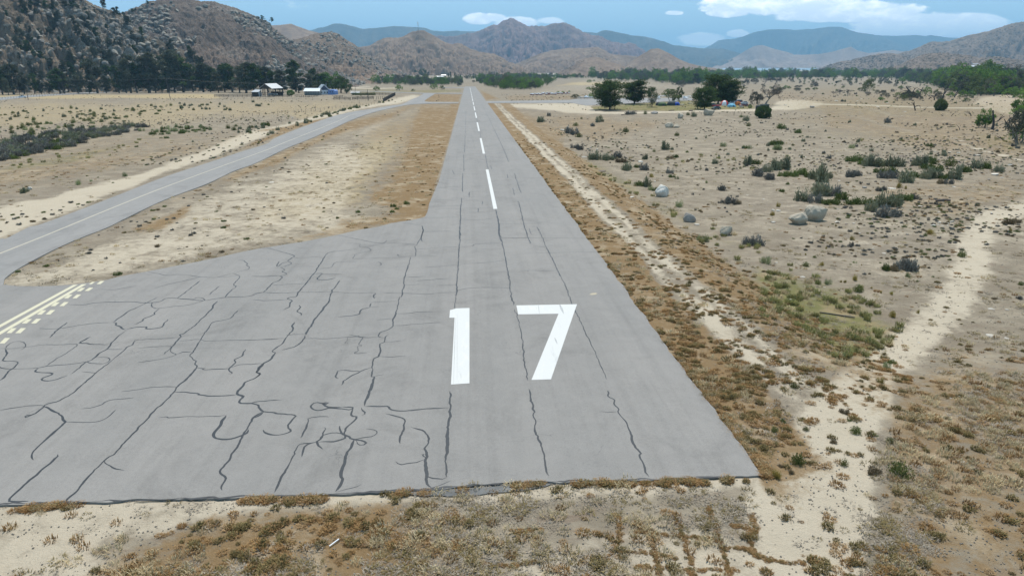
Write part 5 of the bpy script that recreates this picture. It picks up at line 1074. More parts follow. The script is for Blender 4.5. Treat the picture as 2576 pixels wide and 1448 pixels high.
BUSHES = """2 g 105 205 70|2 d 185 145 45|2 o 495 172 25|2 o 440 245 55|2 o 470 348 65|2 d 360 315 90|2 d 430 322 80|2 d 600 250 55|2 g 650 207 60|2 g 690 200 45|2 o 680 170 45|2 o 925 303 62|2 o 1110 130 40|2 o 1525 137 40|2 g 1580 150 60|2 g 1305 472 95|2 o 1420 335 55|2 d 430 455 70|2 d 480 475 70|2 g 595 568 90|2 g 650 570 90|2 g 740 572 80|2 g 790 570 60|2 d 845 550 90|2 g 945 670 100|2 n 1040 640 60|2 d 1110 662 90|2 g 1115 565 65|2 b 1350 555 60|2 n 1405 545 60|2 o 1195 490 35|2 o 1515 497 35|2 y 1180 735 60|2 n 1370 740 60|2 p 1415 755 40|2 n 1060 822 100|2 g 1130 828 100|2 p 1170 860 60|2 n 1210 868 60|2 g 1785 605 60|2 g 2110 615 90|2 n 2175 612 90|2 n 2085 455 60|2 p 2115 460 50|2 n 2360 425 90|2 o 2420 420 60|2 p 2380 470 70|2 p 2420 472 60|2 n 2430 880 50|2 g 2085 190 60|2 o 2040 160 40|2 o 2110 242 50|2 p 1880 440 70|2 p 1700 792 36|2 o 2485 810 36|2 p 1450 1030 85|2 p 1640 1350 80|2 p 1690 1360 90|2 d 2100 1385 110|2 d 2190 1392 130|2 d 1355 695 70|2 d 2210 722 110|2 d 2320 752 90|2 d 1950 1000 110|2 b 2000 1000 80|2 d 1860 865 90|2 b 870 595 80|2 b 930 600 60
1 g 190 785 120|1 g 110 800 100|1 g 290 780 140|1 n 260 845 90|1 n 350 845 120|1 n 440 830 110|1 n 520 850 110|1 g 575 880 120|1 g 640 905 170|1 g 700 860 80|1 n 905 705 90|1 n 985 700 110|1 n 1020 732 90|1 g 1090 750 120|1 g 1160 752 120|1 n 1230 740 120|1 g 1310 750 120|1 g 1380 750 120|1 g 1540 740 90|1 g 1620 742 120|1 n 1690 725 110|1 n 1700 690 80|1 o 1885 752 110|1 n 1650 780 120|1 n 1760 800 110|1 n 1500 850 100|1 n 1570 860 110|1 g 1660 872 140|1 g 1750 868 130|1 n 1810 872 110|1 g 1980 808 90|1 n 2040 812 100|1 g 1945 877 150|1 g 1445 912 150|1 g 2140 772 100|1 n 2250 775 120|1 g 2350 806 85|1 n 1200 820 100|1 n 1300 820 120|1 d 1230 872 110|1 d 1320 872 100|1 d 900 858 90|1 d 980 850 100|1 d 125 882 90|1 n 235 1003 48|1 n 295 932 34
1 g 640 1040 170|1 d 740 1040 140|1 g 600 1010 120|1 g 455 1095 130|1 d 570 1110 120|1 n 680 1122 110|1 n 760 1125 110|1 n 830 1080 130|1 n 920 1128 110|1 n 1010 1130 120|1 n 1110 1122 110|1 g 1130 1192 130|1 g 1230 1150 150|1 d 1250 1250 160|1 d 1340 1248 130|1 g 1360 1150 140|1 n 1390 1085 100|1 n 1470 1090 120|1 d 1530 1078 70|1 d 1180 995 70|1 d 1220 985 60|1 b 2440 1315 110|1 b 2510 1310 100|1 n 1670 560 65|1 p 920 585 66|1 n 170 545 80|1 n 225 545 70|1 p 205 595 90|1 o 345 555 32|1 n 245 385 90|1 n 400 430 70|1 d 1260 330 80|1 g 1810 650 60|1 g 110 555 40|1 y 1365 960 70|1 y 1430 970 34|1 b 1800 925 90|1 d 1860 930 80
3 d 1430 660 150|3 d 1510 665 140|3 d 1460 640 130|3 n 1270 665 110|3 b 1330 672 120|3 o 1990 535 88|3 p 1460 725 62|3 p 1555 770 34|3 o 985 878 106|3 y 955 760 72|3 o 480 617 72|3 y 635 610 56|3 p 95 592 115|3 o 595 800 68|3 p 695 802 78|3 y 1305 1110 98|3 y 1555 1078 34|3 y 920 360 54|3 d 915 417 50|3 b 1545 465 34|3 o 1585 490 42|3 y 1680 320 78|3 o 1625 332 38|3 y 2445 295 46|3 y 2405 300 24|3 o 2555 803 60|3 y 205 50 44|3 y 150 137 60|3 d 2540 940 60|3 b 2300 940 50|3 o 560 520 40|3 b 1325 195 26|3 d 40 420 60|3 d 640 335 34|3 n 2200 985 0
4 n 895 890 50|4 o 1290 1095 85|4 n 1145 1030 60|4 o 365 580 80|4 n 250 905 66|4 o 480 985 70|4 o 965 1015 120|4 n 1150 1295 40|4 o 1410 1440 200|4 o 850 1330 80|4 b 1140 1410 140|4 b 740 1100 70|4 o 180 1000 80|4 y 200 1440 120|4 n 1310 340 80|4 p 820 270 80|4 p 730 90 60|4 p 1250 390 90|4 y 1200 525 80|4 n 470 0 60|4 b 850 820 85|4 o 415 1320 150|4 b 240 1340 60|4 b 345 1400 70
T g 215 1010 60|T g 245 1000 50|T p 1200 848 55|T p 735 937 70|T n 540 860 26|T n 838 845 20|T n 940 858 20|T n 1088 912 22|T p 875 900 30|T n 1313 568 34|T n 1125 612 18|T g 1855 520 24|T n 1720 705 20|T n 2210 557 20|T n 1548 478 26|T n 1597 480 46|T o 2190 385 50|T o 2272 366 34|T o 2428 378 36|T g 2400 395 40|T n 2535 358 56|T o 315 302 40|T o 770 298 34|T o 805 315 40|T o 852 316 50|T o 892 300 28|T o 990 282 40|T g 1018 305 40|T n 1120 298 50|T o 900 272 42|T o 900 245 36|T o 1280 218 44|T g 1740 198 38|T o 625 372 48|T g 665 392 50|T n 690 335 28|T n 265 458 66|T o 260 360 40
Q n 1350 1198 50|Q n 1015 1195 46|Q n 1350 1145 60|Q n 1485 1115 60|Q n 1390 1170 40|Q n 812 1258 40|Q n 1230 530 16|Q o 85 155 18|Q o 153 160 26|Q n 105 355 60|Q n 158 362 30|Q o 1005 168 18|Q n 745 275 50|Q n 500 330 20|Q n 425 333 24|D n 293 692 20|D n 42 684 12""".replace('\n', '|').split('|')
for s in BUSHES:
    f = s.split(); x, y = RG[f[0]](float(f[2]), float(f[3])); w = float(f[4]) / 3.832 if f[0] != 'D' else float(f[4])
    if w > 0: bush(f[1], x, y, w, hf=(1.5 if f[1] in 'y' and w < 12 else 1.0))
# boulders and stones
def rockmat(name, a, b_, dark):
    m, t, b, out = mat(name); P = t.new('ShaderNodeTexCoord').outputs['Object']; n = t.noise(P, 2.2, 6, .7, .3); n2 = t.noise(P, 9, 5, .75)
    c = t.mix(n, a, b_); c = t.mix(t.math('MULTIPLY', t.ramp(n2, .58, .72), .55), c, dark); t.l.new(c, b.inputs['Base Color']); bumpn(t, b, t.math('ADD', n, t.math('MULTIPLY', n2, .4)), .12, 1.0); return m
M_ROCK = rockmat('pale_granite', (.44, .40, .33), (.62, .57, .49), (.20, .17, .14)); M_ROCKG = rockmat('grey_granite', (.24, .22, .19), (.36, .33, .29), (.10, .09, .08)); M_ROCKB = rockmat('brown_rock', (.12, .095, .075), (.2, .16, .13), (.06, .05, .04))
RM = {'w': [rock_mesh('stone', M_ROCK, 40 + i, 3, .62, 10) for i in range(4)], 'g': [rock_mesh('stone', M_ROCKG, 50 + i, 3, .7, 10) for i in range(3)], 'b': [rock_mesh('stone', M_ROCKB, 60 + i, 3, .6, 8) for i in range(2)]}
def rock(k, px, py, wpx, label=None, hf=1.0, name='rock', cat='rock', rz=None, yoff=.5):
    p = GZ(px, py); s = wpx * .5 * mpp(p); p = p + np.array([0, s * yoff, 0]); p[2] = gh(p[0], p[1])[0]
    o = link(name, RM[k][rb.integers(len(RM[k]))], None, (p[0], p[1], p[2] - s * .12 * hf), rb.random() * 6.28 if rz is None else rz, (s, s, s * hf))
    size = 'tiny' if s < .16 else ('small' if s < .35 else ('mid-sized' if s < .7 else 'big')); c = {'w': 'pale', 'g': 'grey', 'b': 'dark brown'}[k]; sh = 'flat ' if hf < .45 else ''
    prop(o, label or uniq(f'{size} {sh}{c} stone {where(px, py)}', px, py), cat, None if label else 'stones scattered on the open ground'); return o
ROCKS = """2 w 985 937 58 .5|2 w 1610 1192 58 .5|2 w 1065 592 66 .7|2 w 905 587 86 .35|2 w 525 542 58 .4|2 g 585 452 34 .7|2 w 645 469 34 .6|2 w 310 287 48 .7|2 w 365 252 28 .6|2 w 1550 567 48 .35|2 w 1205 782 30 .8|2 w 2345 1060 34 .8|2 w 2395 1066 50 .6|2 w 2345 1172 56 .5|2 w 2095 912 26 .3|2 w 2250 957 34 .3|2 w 1325 1032 16 .6|2 w 1210 1168 18 .6|2 w 1030 452 20 .5|2 w 1590 348 18 .6|2 g 1500 335 26 .5|2 b 980 580 60 .2|2 b 690 680 90 .25|2 b 745 700 50 .3
1 g 1037 962 56 .6|1 w 1310 967 76 .35|1 w 2310 838 92 .5|1 w 2360 862 34 .5|1 w 2450 740 54 .6|1 w 2135 648 62 .4|1 w 1950 625 44 .6|1 w 1720 608 46 .35|1 w 765 127 40 .5|1 w 1165 180 44 .35|1 w 270 164 34 .5|1 w 618 295 34 .3|1 w 1900 960 46 .4|1 w 1095 596 40 .4|1 w 1860 614 36 .3|1 w 1253 143 26 .6|1 w 1480 674 22 .8|1 g 1480 676 30 .6|1 w 467 662 24 .4|1 w 437 628 22 .4|1 w 408 658 20 .5|1 w 712 656 14 .6|1 w 1163 654 14 .6|1 w 1250 648 16 .6|1 g 2235 882 34 .5|1 w 1425 228 34 .3|1 w 970 122 26 .3|1 w 1000 105 30 .3|1 w 1400 265 22 .3|1 w 1080 355 16 .5|1 w 790 888 36 .3|1 b 1410 655 90 .2|1 b 1215 905 50 .3|1 w 1625 497 26 .3|1 g 1570 612 30 .5
3 w 155 86 44 .7|3 w 205 94 54 .6|3 w 155 198 58 .5|3 w 1575 54 52 .5|3 w 1700 244 56 .7|3 w 1760 212 50 .6|3 w 1745 232 36 .5|3 w 1800 215 34 .5|3 w 1785 238 34 .4|3 w 1838 220 36 .5|3 w 1835 234 30 .4|3 w 1862 212 30 .5|3 w 1882 202 44 .7|3 w 1880 232 34 .4|3 w 1905 220 26 .4|3 w 985 306 30 .7|3 w 1120 446 36 .5|3 w 1230 490 48 .3|3 w 440 722 56 .5|3 w 2270 1296 112 .22|3 w 2410 1312 52 .2|3 w 2265 1026 68 .2|3 w 2415 1036 40 .4|3 w 320 945 58 .35|3 w 780 200 70 .3|3 w 930 214 36 .4|3 g 1450 322 44 .5|3 g 1115 180 34 .6|3 w 1565 1352 30 .2|3 w 190 577 34 .3|3 w 1225 360 26 .3|3 g 780 72 40 .2|3 w 1755 108 40 .2|3 w 650 826 24 .4|3 w 190 945 30 .3|3 w 2050 62 14 .6|3 b 860 218 40 .3|3 w 1450 430 12 .5
4 w 1955 655 36 .4|4 w 1280 595 14 .5|4 w 1970 1280 80 .15|4 w 1870 668 26 .4|4 w 1560 132 30 .2|4 w 1590 575 14 .5
T w 282 975 44 1.5|Q w 180 905 70 .15|Q w 1222 884 12 .6|Q w 1270 1255 14 .4|Q w 385 282 30 .3
D b 1738.5 279.5 12 .7|D b 1778 279 8 .9|D g 1648 286 20 .7|D g 2045 271 14 .7""".replace('\n', '|').split('|')
for s in ROCKS:
    f = s.split(); x, y = RG[f[0]](float(f[2]), float(f[3])); w = float(f[4]) / 3.832 if f[0] != 'D' else float(f[4]); rock(f[1], x, y, w, hf=float(f[5]))
M_BIG = rockmat('boulder_granite', (.33, .275, .20), (.52, .455, .355), (.15, .115, .08))
def boulder(px, py, wpx, hpx, seed, label, mt=M_BIG, stretch=1.25, rz=0.0, flat=.75, sub=4):
    me = rock_mesh('boulder', mt, seed, sub, flat, 12, .7, stretch); p = GZ(px, py); w = wpx * mpp(p); h = hpx * mpp(p); V = np.array([v.co[:] for v in me.vertices]); sx = w / (V[:, 0].max() - V[:, 0].min()); sz = h * 1.3 / V[:, 2].max()
    p = p + np.array([0, w * .3, 0]); o = link('boulder', me, None, (p[0], p[1], gh(p[0], p[1])[0] - .2 * h), rz, (sx, sx, sz)); prop(o, label, 'boulder'); return o
boulder(1668, 496, 42, 27, 71, 'big bright white boulder at the foot of the runway bank', rockmat('white_granite', (.50, .465, .40), (.66, .62, .55), (.36, .33, .29)), 1.3, .3)
boulder(1737, 558, 28, 20, 72, 'dark broken rock with a pale cap below the bank', M_ROCKG, 1.1, .5)
boulder(1829, 592, 30, 21, 73, 'square grey-fronted boulder with green grass at its foot', M_BIG, 1.1, .2, .9)
boulder(2057, 557, 56, 35, 74, 'larger half of the split boulder, with a dark hollow front', M_BIG, 1.4, -.15)
boulder(2016, 564, 52, 26, 78, 'lower left half of the split boulder', M_BIG, 1.45, .25)
boulder(1713, 299, 14, 13, 76, 'white upright boulder left of the long pale boulder', M_BIG, 1.0)
boulder(1786, 291, 30, 15, 77, 'long pale boulder below the dark green car', M_BIG, 1.7, .1, .6)
boulder(1687, 321, 24, 12, 79, 'left one of two low whitish boulders', M_BIG, 1.6, .1, .5)
boulder(1702, 321, 18, 9, 80, 'right and smaller of two low whitish boulders', M_BIG, 1.5, -.2, .5)

# ------------------------------------------------------------------ left-hand pasture: shrubs, thicket
def inpoly(poly, n, r):
    P = np.array(poly, float); out = []
    while len(out) < n:
        x = r.uniform(P[:, 0].min(), P[:, 0].max(), 400); y = r.uniform(P[:, 1].min(), P[:, 1].max(), 400); k = sdist(poly, x, y) > 0; out += list(zip(x[k], y[k]))
    return out[:n]
r6 = np.random.default_rng(66)
for n, poly, lab, ks in ((75, [(-120, 288), (180, 272), (480, 262), (560, 272), (420, 290), (250, 300), (-120, 312)], 'green shrub in the straw-coloured far pasture', 'nog'), (46, [(-60, 318), (120, 304), (340, 300), (330, 330), (60, 340), (-60, 350)], 'shrub in the pasture behind the thicket', 'nop'),
                        (40, [(330, 326), (520, 316), (560, 322), (500, 333), (380, 342)], 'low green shrub along the near post fence', 'np'), (26, [(400, 262), (640, 256), (660, 275), (500, 285)], 'small dark shrub in front of the farm', 'og'), (24, [(560, 330), (800, 290), (860, 285), (640, 350)], 'small olive shrub between fence and taxiway', 'og'),
                        (34, [(1000, 250), (1040, 240), (970, 258), (860, 281), (760, 305), (880, 272)], 'grey-green shrub on the pale strip beside the taxiway', 'gn')):
    for (x, y) in inpoly(poly, n, r6):
        bush(ks[r6.integers(len(ks))], x, y, -r6.uniform(.45, 1.05), spot(lab, x, y, poly), 1.0, lab.replace('shrub', 'shrubs', 1))
TH = [(2, 348), (65, 345), (156, 330), (258, 324), (290, 320), (365, 312), (374, 322), (300, 338), (256, 349), (183, 367), (125, 378), (78, 392), (0, 405), (-90, 420), (-90, 360)]
for i, (x, y) in enumerate(inpoly(TH, 230, r6)):
    if x < -12: continue
    k = 'd' if r6.random() < .62 else ('g' if r6.random() < .6 else 'n')
    bush(k, x, y, -r6.uniform(1.0, 1.75), spot({'d': 'grey', 'g': 'grey-green', 'n': 'green'}[k] + ' sagebrush in the long thicket', x, y, TH), .6, 'sagebrush in the long grey thicket')
# sparse scrub of the right-hand field, all of the small kind
for n, poly, lab, ks, lo, hi in ((60, [(1440, 300), (1900, 300), (1990, 420), (1800, 440), (1500, 350)], 'dry scrub on the field before the park', 'dbg', .2, .5), (70, [(1900, 300), (2600, 300), (2600, 400), (2000, 400)], 'grey scrub before the dead trees', 'dgb', .3, .7),
                                 (50, [(1850, 480), (2450, 480), (2350, 800), (2100, 720), (1950, 620)], 'small weed beside the dirt track', 'byp', .08, .22), (40, [(2050, 230), (2400, 225), (2500, 265), (2100, 262)], 'bush in the far part of the field', 'gnd', .5, 1.3), (34, [(1560, 420), (1900, 400), (1850, 560), (1750, 540), (1650, 460)], 'grey-brown weed near the big white boulder', 'bd', .12, .3)):
    for (x, y) in inpoly(poly, n, r6): bush(ks[r6.integers(len(ks))], x, y, -r6.uniform(lo, hi), spot(lab, x, y, poly), 1.0, lab)

# ------------------------------------------------------------------ weeds, straw and gravel on the ground
M_W1 = leafmat('rust_weed', (.22, .120, .048), (.41, .255, .112), .15, (.32, .215, .115)); M_W2 = leafmat('olive_weed', (.12, .095, .042), (.26, .20, .09), .15); M_ST = leafmat('straw', (.42, .325, .19), (.60, .49, .30), .3); M_GG = leafmat('fresh_grass', (.155, .165, .06), (.33, .30, .125), .3); M_GR = leafmat('grey_litter', (.21, .175, .135), (.38, .33, .26), .1)
TW = [tuft_mesh('weed', M_W1, 1, 90, .26, .075, 1.2, .014, .8), tuft_mesh('weed', M_W1, 2, 110, .34, .08, 1.3, .014, .8), tuft_mesh('weed', M_W2, 3, 90, .24, .09, 1.0, .014, .8), tuft_mesh('weed', M_W1, 4, 60, .18, .065, 1.2, .013, .8), tuft_mesh('weed', M_W2, 5, 100, .30, .10, .9, .014, .9)]
TS = [tuft_mesh('straw', M_ST, 6, 40, .2, .11, .6, .010, .3), tuft_mesh('straw', M_ST, 7, 50, .28, .12, .9, .010, .3), tuft_mesh('straw', M_W1, 8, 40, .2, .09, .7, .011, .3)]
TG = [tuft_mesh('grass', M_GG, 9, 60, .25, .15, .7, .014, .4), tuft_mesh('grass', M_GG, 10, 50, .2, .2, .5, .014, .4), tuft_mesh('grass', M_ST, 12, 50, .22, .17, .6, .012, .4)]
TL = [tuft_mesh('litter', M_GR, 13, 36, .3, .035, 3.0, .010, .2), tuft_mesh('litter', M_GR, 14, 30, .24, .05, 2.4, .009, .2), tuft_mesh('litter', M_W2, 15, 30, .22, .06, 2.0, .010, .2)]
rs = np.random.default_rng(99)
def cand(n, x0, x1, y0, y1, power=1.0):
    """candidate points, denser near the camera"""
    u = rs.random(n); y = (y0 ** (1 - power) + u * (y1 ** (1 - power) - y0 ** (1 - power))) ** (1 / (1 - power)) if power != 1 else y0 * (y1 / y0) ** u
    x = rs.uniform(x0, x1, n); return x, y
def offpave(x, y, gap=.06):
    m = np.ones(len(x), bool)
    for poly in (runway_poly, taxi_poly, apron_poly, road_poly): m &= sdist(poly, x, y) < -gap
    return m
def place(name, x, y, keep, srcs, smin, smax, label, cat='weeds', grow=0.0):
    x, y = x[keep], y[keep]; m = offpave(x, y); x, y = x[m], y[m]
    S = rs.uniform(smin, smax, len(x)) * (1 + grow * np.clip(y / 100, 0, 2)); z = gh(x, y) - .01
    return scatter(name, np.stack([x, y, z], -1), S, rs.uniform(0, 6.28, len(x)), srcs, label, cat)
def clump(x, y, f, s): return fbm(x * f, y * f, 4, s, .6)
# wide fan in front of the camera
n = 150000; x, y = cand(n, -1, 1, 15.2, 170, 1.6); x = x * (y * .80 + 7) + y * .06
sa, we, gr, stw, ppx, ppy = zones(x, y); c1 = clump(x, y, .55, 31); c2 = clump(x, y, 1.9, 32); rnd = rs.random(n)
inv = (ppx > -150) & (ppx < 2750)
tr = sst(.46, .60, .55 * c1 + .45 * c2)
lane = (x > 10.8) & (x < 24) & (y > 27) & (y < 260)
tr = tr * (1 - .5 * (ppx > 2150) * sst(900, 1000, ppy)); wk = inv & (rnd < np.clip(we * .40 * (.03 + .9 * tr) * (1 - .5 * (y < 24)) + lane * .34 * tr + sa * .07 * tr * (ppx > 1400), 0, 1) * np.where((ppx < 1080) & (ppy > 262) & (ppy < 720), .30, 1.0))
place('dry_brown_weeds', x, y, wk, TW, .32, .95, 'rust-brown dry weeds matted over the runway verges', grow=.25)
n = 60000; x, y = cand(n, -1, 1, 15.2, 190, 1.5); x = x * (y * .80 + 7) + y * .06
sa, we, gr, stw, ppx, ppy = zones(x, y); c1 = clump(x, y, .4, 41); rnd = rs.random(n); inv = (ppx > -150) & (ppx < 2750)
place('straw_grass', x, y, inv & (rnd < (.13 + .5 * stw + .16 * we) * (1 - .97 * sa) * sst(.4, .6, c1)), TS, .6, 1.3, 'short straw-coloured dead grass across the field', grow=.3)
place('fresh_grass', x, y, inv & (rnd < gr * .75 * sst(.34, .58, c1)), TG, .7, 1.5, 'patch of fresh green grass at the foot of the bank', 'grass', .3)
n = 50000; x, y = cand(n, -1, 1, 15.2, 160, 1.5); x = x * (y * .80 + 7) + y * .06
sa, we, gr, stw, ppx, ppy = zones(x, y); c1 = clump(x, y, .3, 51); rnd = rs.random(n); inv = (ppx > -150) & (ppx < 2750)
place('plant_litter', x, y, inv & (rnd < .6 * (1 - .95 * sa) * sst(.42, .6, c1)), TL, .6, 1.4, 'grey twigs and plant litter strewn over the soil', 'litter', .3)
# tufts rooted along the broken edge of the asphalt
ex = []; 
for i in range(900):
    t = rs.random(); k = int(t * (len(edge) - 1)); ex.append((edge[k][0] + rs.normal(0, .2), edge[k][1] - .1 - abs(rs.normal(0, .12))))
for i in range(1500): yy2 = edge[-1][1] + 140 * rs.random() ** 1.7; ex.append((XR + .1 + abs(rs.normal(0, .18)), yy2))
ex = np.array(ex); kx = clump(ex[:, 0], ex[:, 1], .6, 61) > .48
scatter('edge_weeds', np.stack([ex[kx, 0], ex[kx, 1], gh(ex[kx, 0], ex[kx, 1])], -1), rs.uniform(.4, .95, kx.sum()), rs.uniform(0, 6.28, kx.sum()), TW[:3] + TS[:1], 'weeds rooted along the broken asphalt edge', 'weeds')
# weeds following old crack lines in the buried pavement at the bottom
cl = []
for ln in [[(1480, 1445), (1545, 1380), (1560, 1320), (1545, 1290)], [(1600, 1335), (1690, 1342), (1760, 1350), (1800, 1352)], [(1700, 1290), (1712, 1330), (1735, 1400), (1745, 1448)], [(1780, 1270), (1800, 1320), (1820, 1390), (1840, 1448)], [(1560, 1385), (1640, 1388), (1700, 1400)], [(1640, 1330), (1650, 1390), (1660, 1448)], [(1820, 1375), (1880, 1378), (1900, 1390), (1960, 1410), (2060, 1412)], [(1890, 1290), (1900, 1330), (1885, 1350), (1905, 1400)], [(1840, 1320), (1880, 1325), (1895, 1345)], [(1600, 1420), (1700, 1428), (1850, 1430)], [(1290, 1335), (1360, 1330)], [(1200, 1412), (1280, 1420), (1340, 1412)]]:
    L = smooth_line(plan(ln), 14); cl += [(p[0] + rs.normal(0, .05), p[1] + rs.normal(0, .05)) for p in L for _ in range(3)]
cl = np.array(cl); scatter('crack_weeds', np.stack([cl[:, 0], cl[:, 1], gh(cl[:, 0], cl[:, 1])], -1), rs.uniform(.14, .36, len(cl)), rs.uniform(0, 6.28, len(cl)), TW[:3] + TS[2:], 'brown weeds growing in lines from buried cracks', 'weeds')
# knee-high scrub and litter clumps farther out
x, y = cand(34000, -1, 1, 55, 620, 1.15); x = x * y * .8 + y * .06; sa, we, gr, stw, ppx, ppy = zones(x, y); c1 = fbm(x / 26, y / 26, 5, 91, .62)
kk = (rs.random(len(x)) < .75 * sst(.47, .62, c1) * (1 - sa * .8) * (1 - .7 * stw)) & (ppx > -100) & (ppx < 2700) & offpave(x, y, 1.0) & ((x > 25) | (x < -14)) & ((sdist(ISLAND, ppx, ppy) < 0) | (rs.random(len(x)) < .12))
scatter('field_scrub', np.stack([x[kk], y[kk], gh(x[kk], y[kk])], -1), rs.uniform(.10, .34, kk.sum()) * (1 + y[kk] / 500), rs.uniform(0, 6.28, kk.sum()), [BM['d'][0], BM['b'][1], BM['n'][1], BM['d'][2]], 'low grey and brown scrub mottling the open fields', 'scrub')
# gravel
x, y = cand(26000, -1, 1, 15.2, 60, 1.5); x = x * (y * .80 + 7) + y * .06; sa, we, gr, stw, ppx, ppy = zones(x, y); c1 = clump(x, y, .5, 71)
M_PEB = rockmat('gravel', (.27, .235, .19), (.46, .41, .34), (.13, .11, .09)); PB = [rock_mesh('pebble', M_PEB, 90 + i, 1, .6, 5) for i in range(3)]
kk = (rs.random(len(x)) < .22 + .4 * sst(.45, .62, c1)) & (ppx > -100) & (ppx < 2700) & offpave(x, y, .05)
scatter('gravel', np.stack([x[kk], y[kk], gh(x[kk], y[kk])], -1), rs.uniform(.010, .034, kk.sum()) * (1 + y[kk] / 60), rs.uniform(0, 6.28, kk.sum()), PB, 'loose gravel and pebbles on the bare soil', 'gravel')
# near individual clumps on the sandy track
SPOTS = "4 b 600 730 0"
# ------------------------------------------------------------------ trees
# park trees beside the apron
tpx('cedar', 1534, 206, 276, 'leftmost park tree, broad feathery crown on a short trunk', 1.3, 'park trees on the lawn')
tpx('cedar', 1596, 206, 262, 'broad dark park tree second from the left, crown reaching the ground', 1.35, 'park trees on the lawn')
tpx('vase', 1640, 222, 269, 'small dark bristly park tree with a picnic table beside it', .85, 'park trees on the lawn')
tpx('willow', 1687, 217, 257, 'dense dark bushy tree behind the dome tents', 1.35, 'park trees on the lawn'); prop(tpx('oak', 1708, 218, 256, 'lighter green bushy tree left of the white aeroplane', .75, 'park trees on the lawn'))
tpx('vase', 1755, 226, 273, 'dark vase-shaped juniper narrowing to its foot', .95, 'park trees on the lawn')
tpx('cedar', 1772, 222, 275.5, 'green park tree on a bare trunk left of the dark green car', 1.15, 'park trees on the lawn')
tpx('cedar', 1806, 194, 262, 'tallest and widest park tree, behind the camp', 1.3, 'park trees on the lawn'); tpx('cedar', 1830, 205, 263, 'right half of the big double tree behind the white cars', 1.25, 'park trees on the lawn')
tpx('gnarled', 1924, 204, 264, 'large half-bare grey tree behind the portable toilets', .95); tpx('grey', 1895, 222, 262, 'small grey tree left of the half-bare tree', .62); tpx('grey', 1909, 226, 262, 'smallest grey tree tucked beside the half-bare tree', .6)
tpx('willow', 1447, 233, 249, 'small light green tree at the left end of the white apron fence', 1.4); tpx('green_willow', 1486, 232, 246.5, 'round green bush behind the apron', 1.2)
for x, t_, b_, l in ((1404, 228, 235, 'tiny green bush behind the white marker blocks, left'), (1416, 228, 235, 'tiny green bush behind the white marker blocks, middle'), (1432, 227, 232, 'tiny green bush behind the white marker blocks, right'), (1480, 217, 226, 'small green bush alone on the sandy flat'), (1490, 222, 227, 'smallest bush on the sandy flat'),
                     (1482, 199, 208, 'dark round bush in front of the river woods'), (1494, 200, 205, 'low bush next to the dark round bush by the woods')):
    tpx('green_willow', x, t_, b_, l, 1.5)
# the round juniper and the dome bush
def ball_bush(px, py, wpx, hpx, seed, leaf, label, name, upright=.8, n=5200):
    r = np.random.default_rng(seed); u = r.normal(0, 1, (n, 3)); u /= np.linalg.norm(u, axis=1)[:, None]; s = r.uniform(.5, 1.0, n) ** .4; lump = 1 + .75 * (fbm(u[:, 0] * 3 + 5, u[:, 1] * 3 + u[:, 2] * 2, 3, seed) - .5)
    P = u * (s * lump)[:, None]; P[:, 2] = P[:, 2] * .5 + .46; k = P[:, 2] > 0; P = P[k]; D = P - np.array([0, 0, .2]); D[:, 2] += upright
    V, F = leaf_quads(P, .2 * r.uniform(.6, 1.3, len(P)), .045, D, r, .3); me = meshdata(name, V, F, [leaf], v=r.random(len(P)))
    p = GZ(px, py); w = wpx * mpp(p) / 2; h = hpx * mpp(p); p = p + np.array([0, w * .7, 0]); o = link(name, me, None, (p[0], p[1], gh(p[0], p[1])[0] - .05), 0, (w, w, h * 1.04)); prop(o, label, 'bush'); return o
ball_bush(1925, 298, 39, 29, 5, M_DARK, 'round dark juniper bush in front of the portable toilets', 'juniper_bush')
ball_bush(2371, 279, 29, 27, 6, M_WILL, 'dome-shaped olive bush among the charred snags', 'dome_bush')
ball_bush(1888, 272.5, 9, 10, 8, M_BRIGHT, 'small bright green shrub at the right end of the lawn', 'lawn_shrub', n=1200)
ball_bush(729.5, 240, 19, 13, 9, M_BRIGHT, 'bright green bush in front of the farm pines', 'green_bush', n=2500)
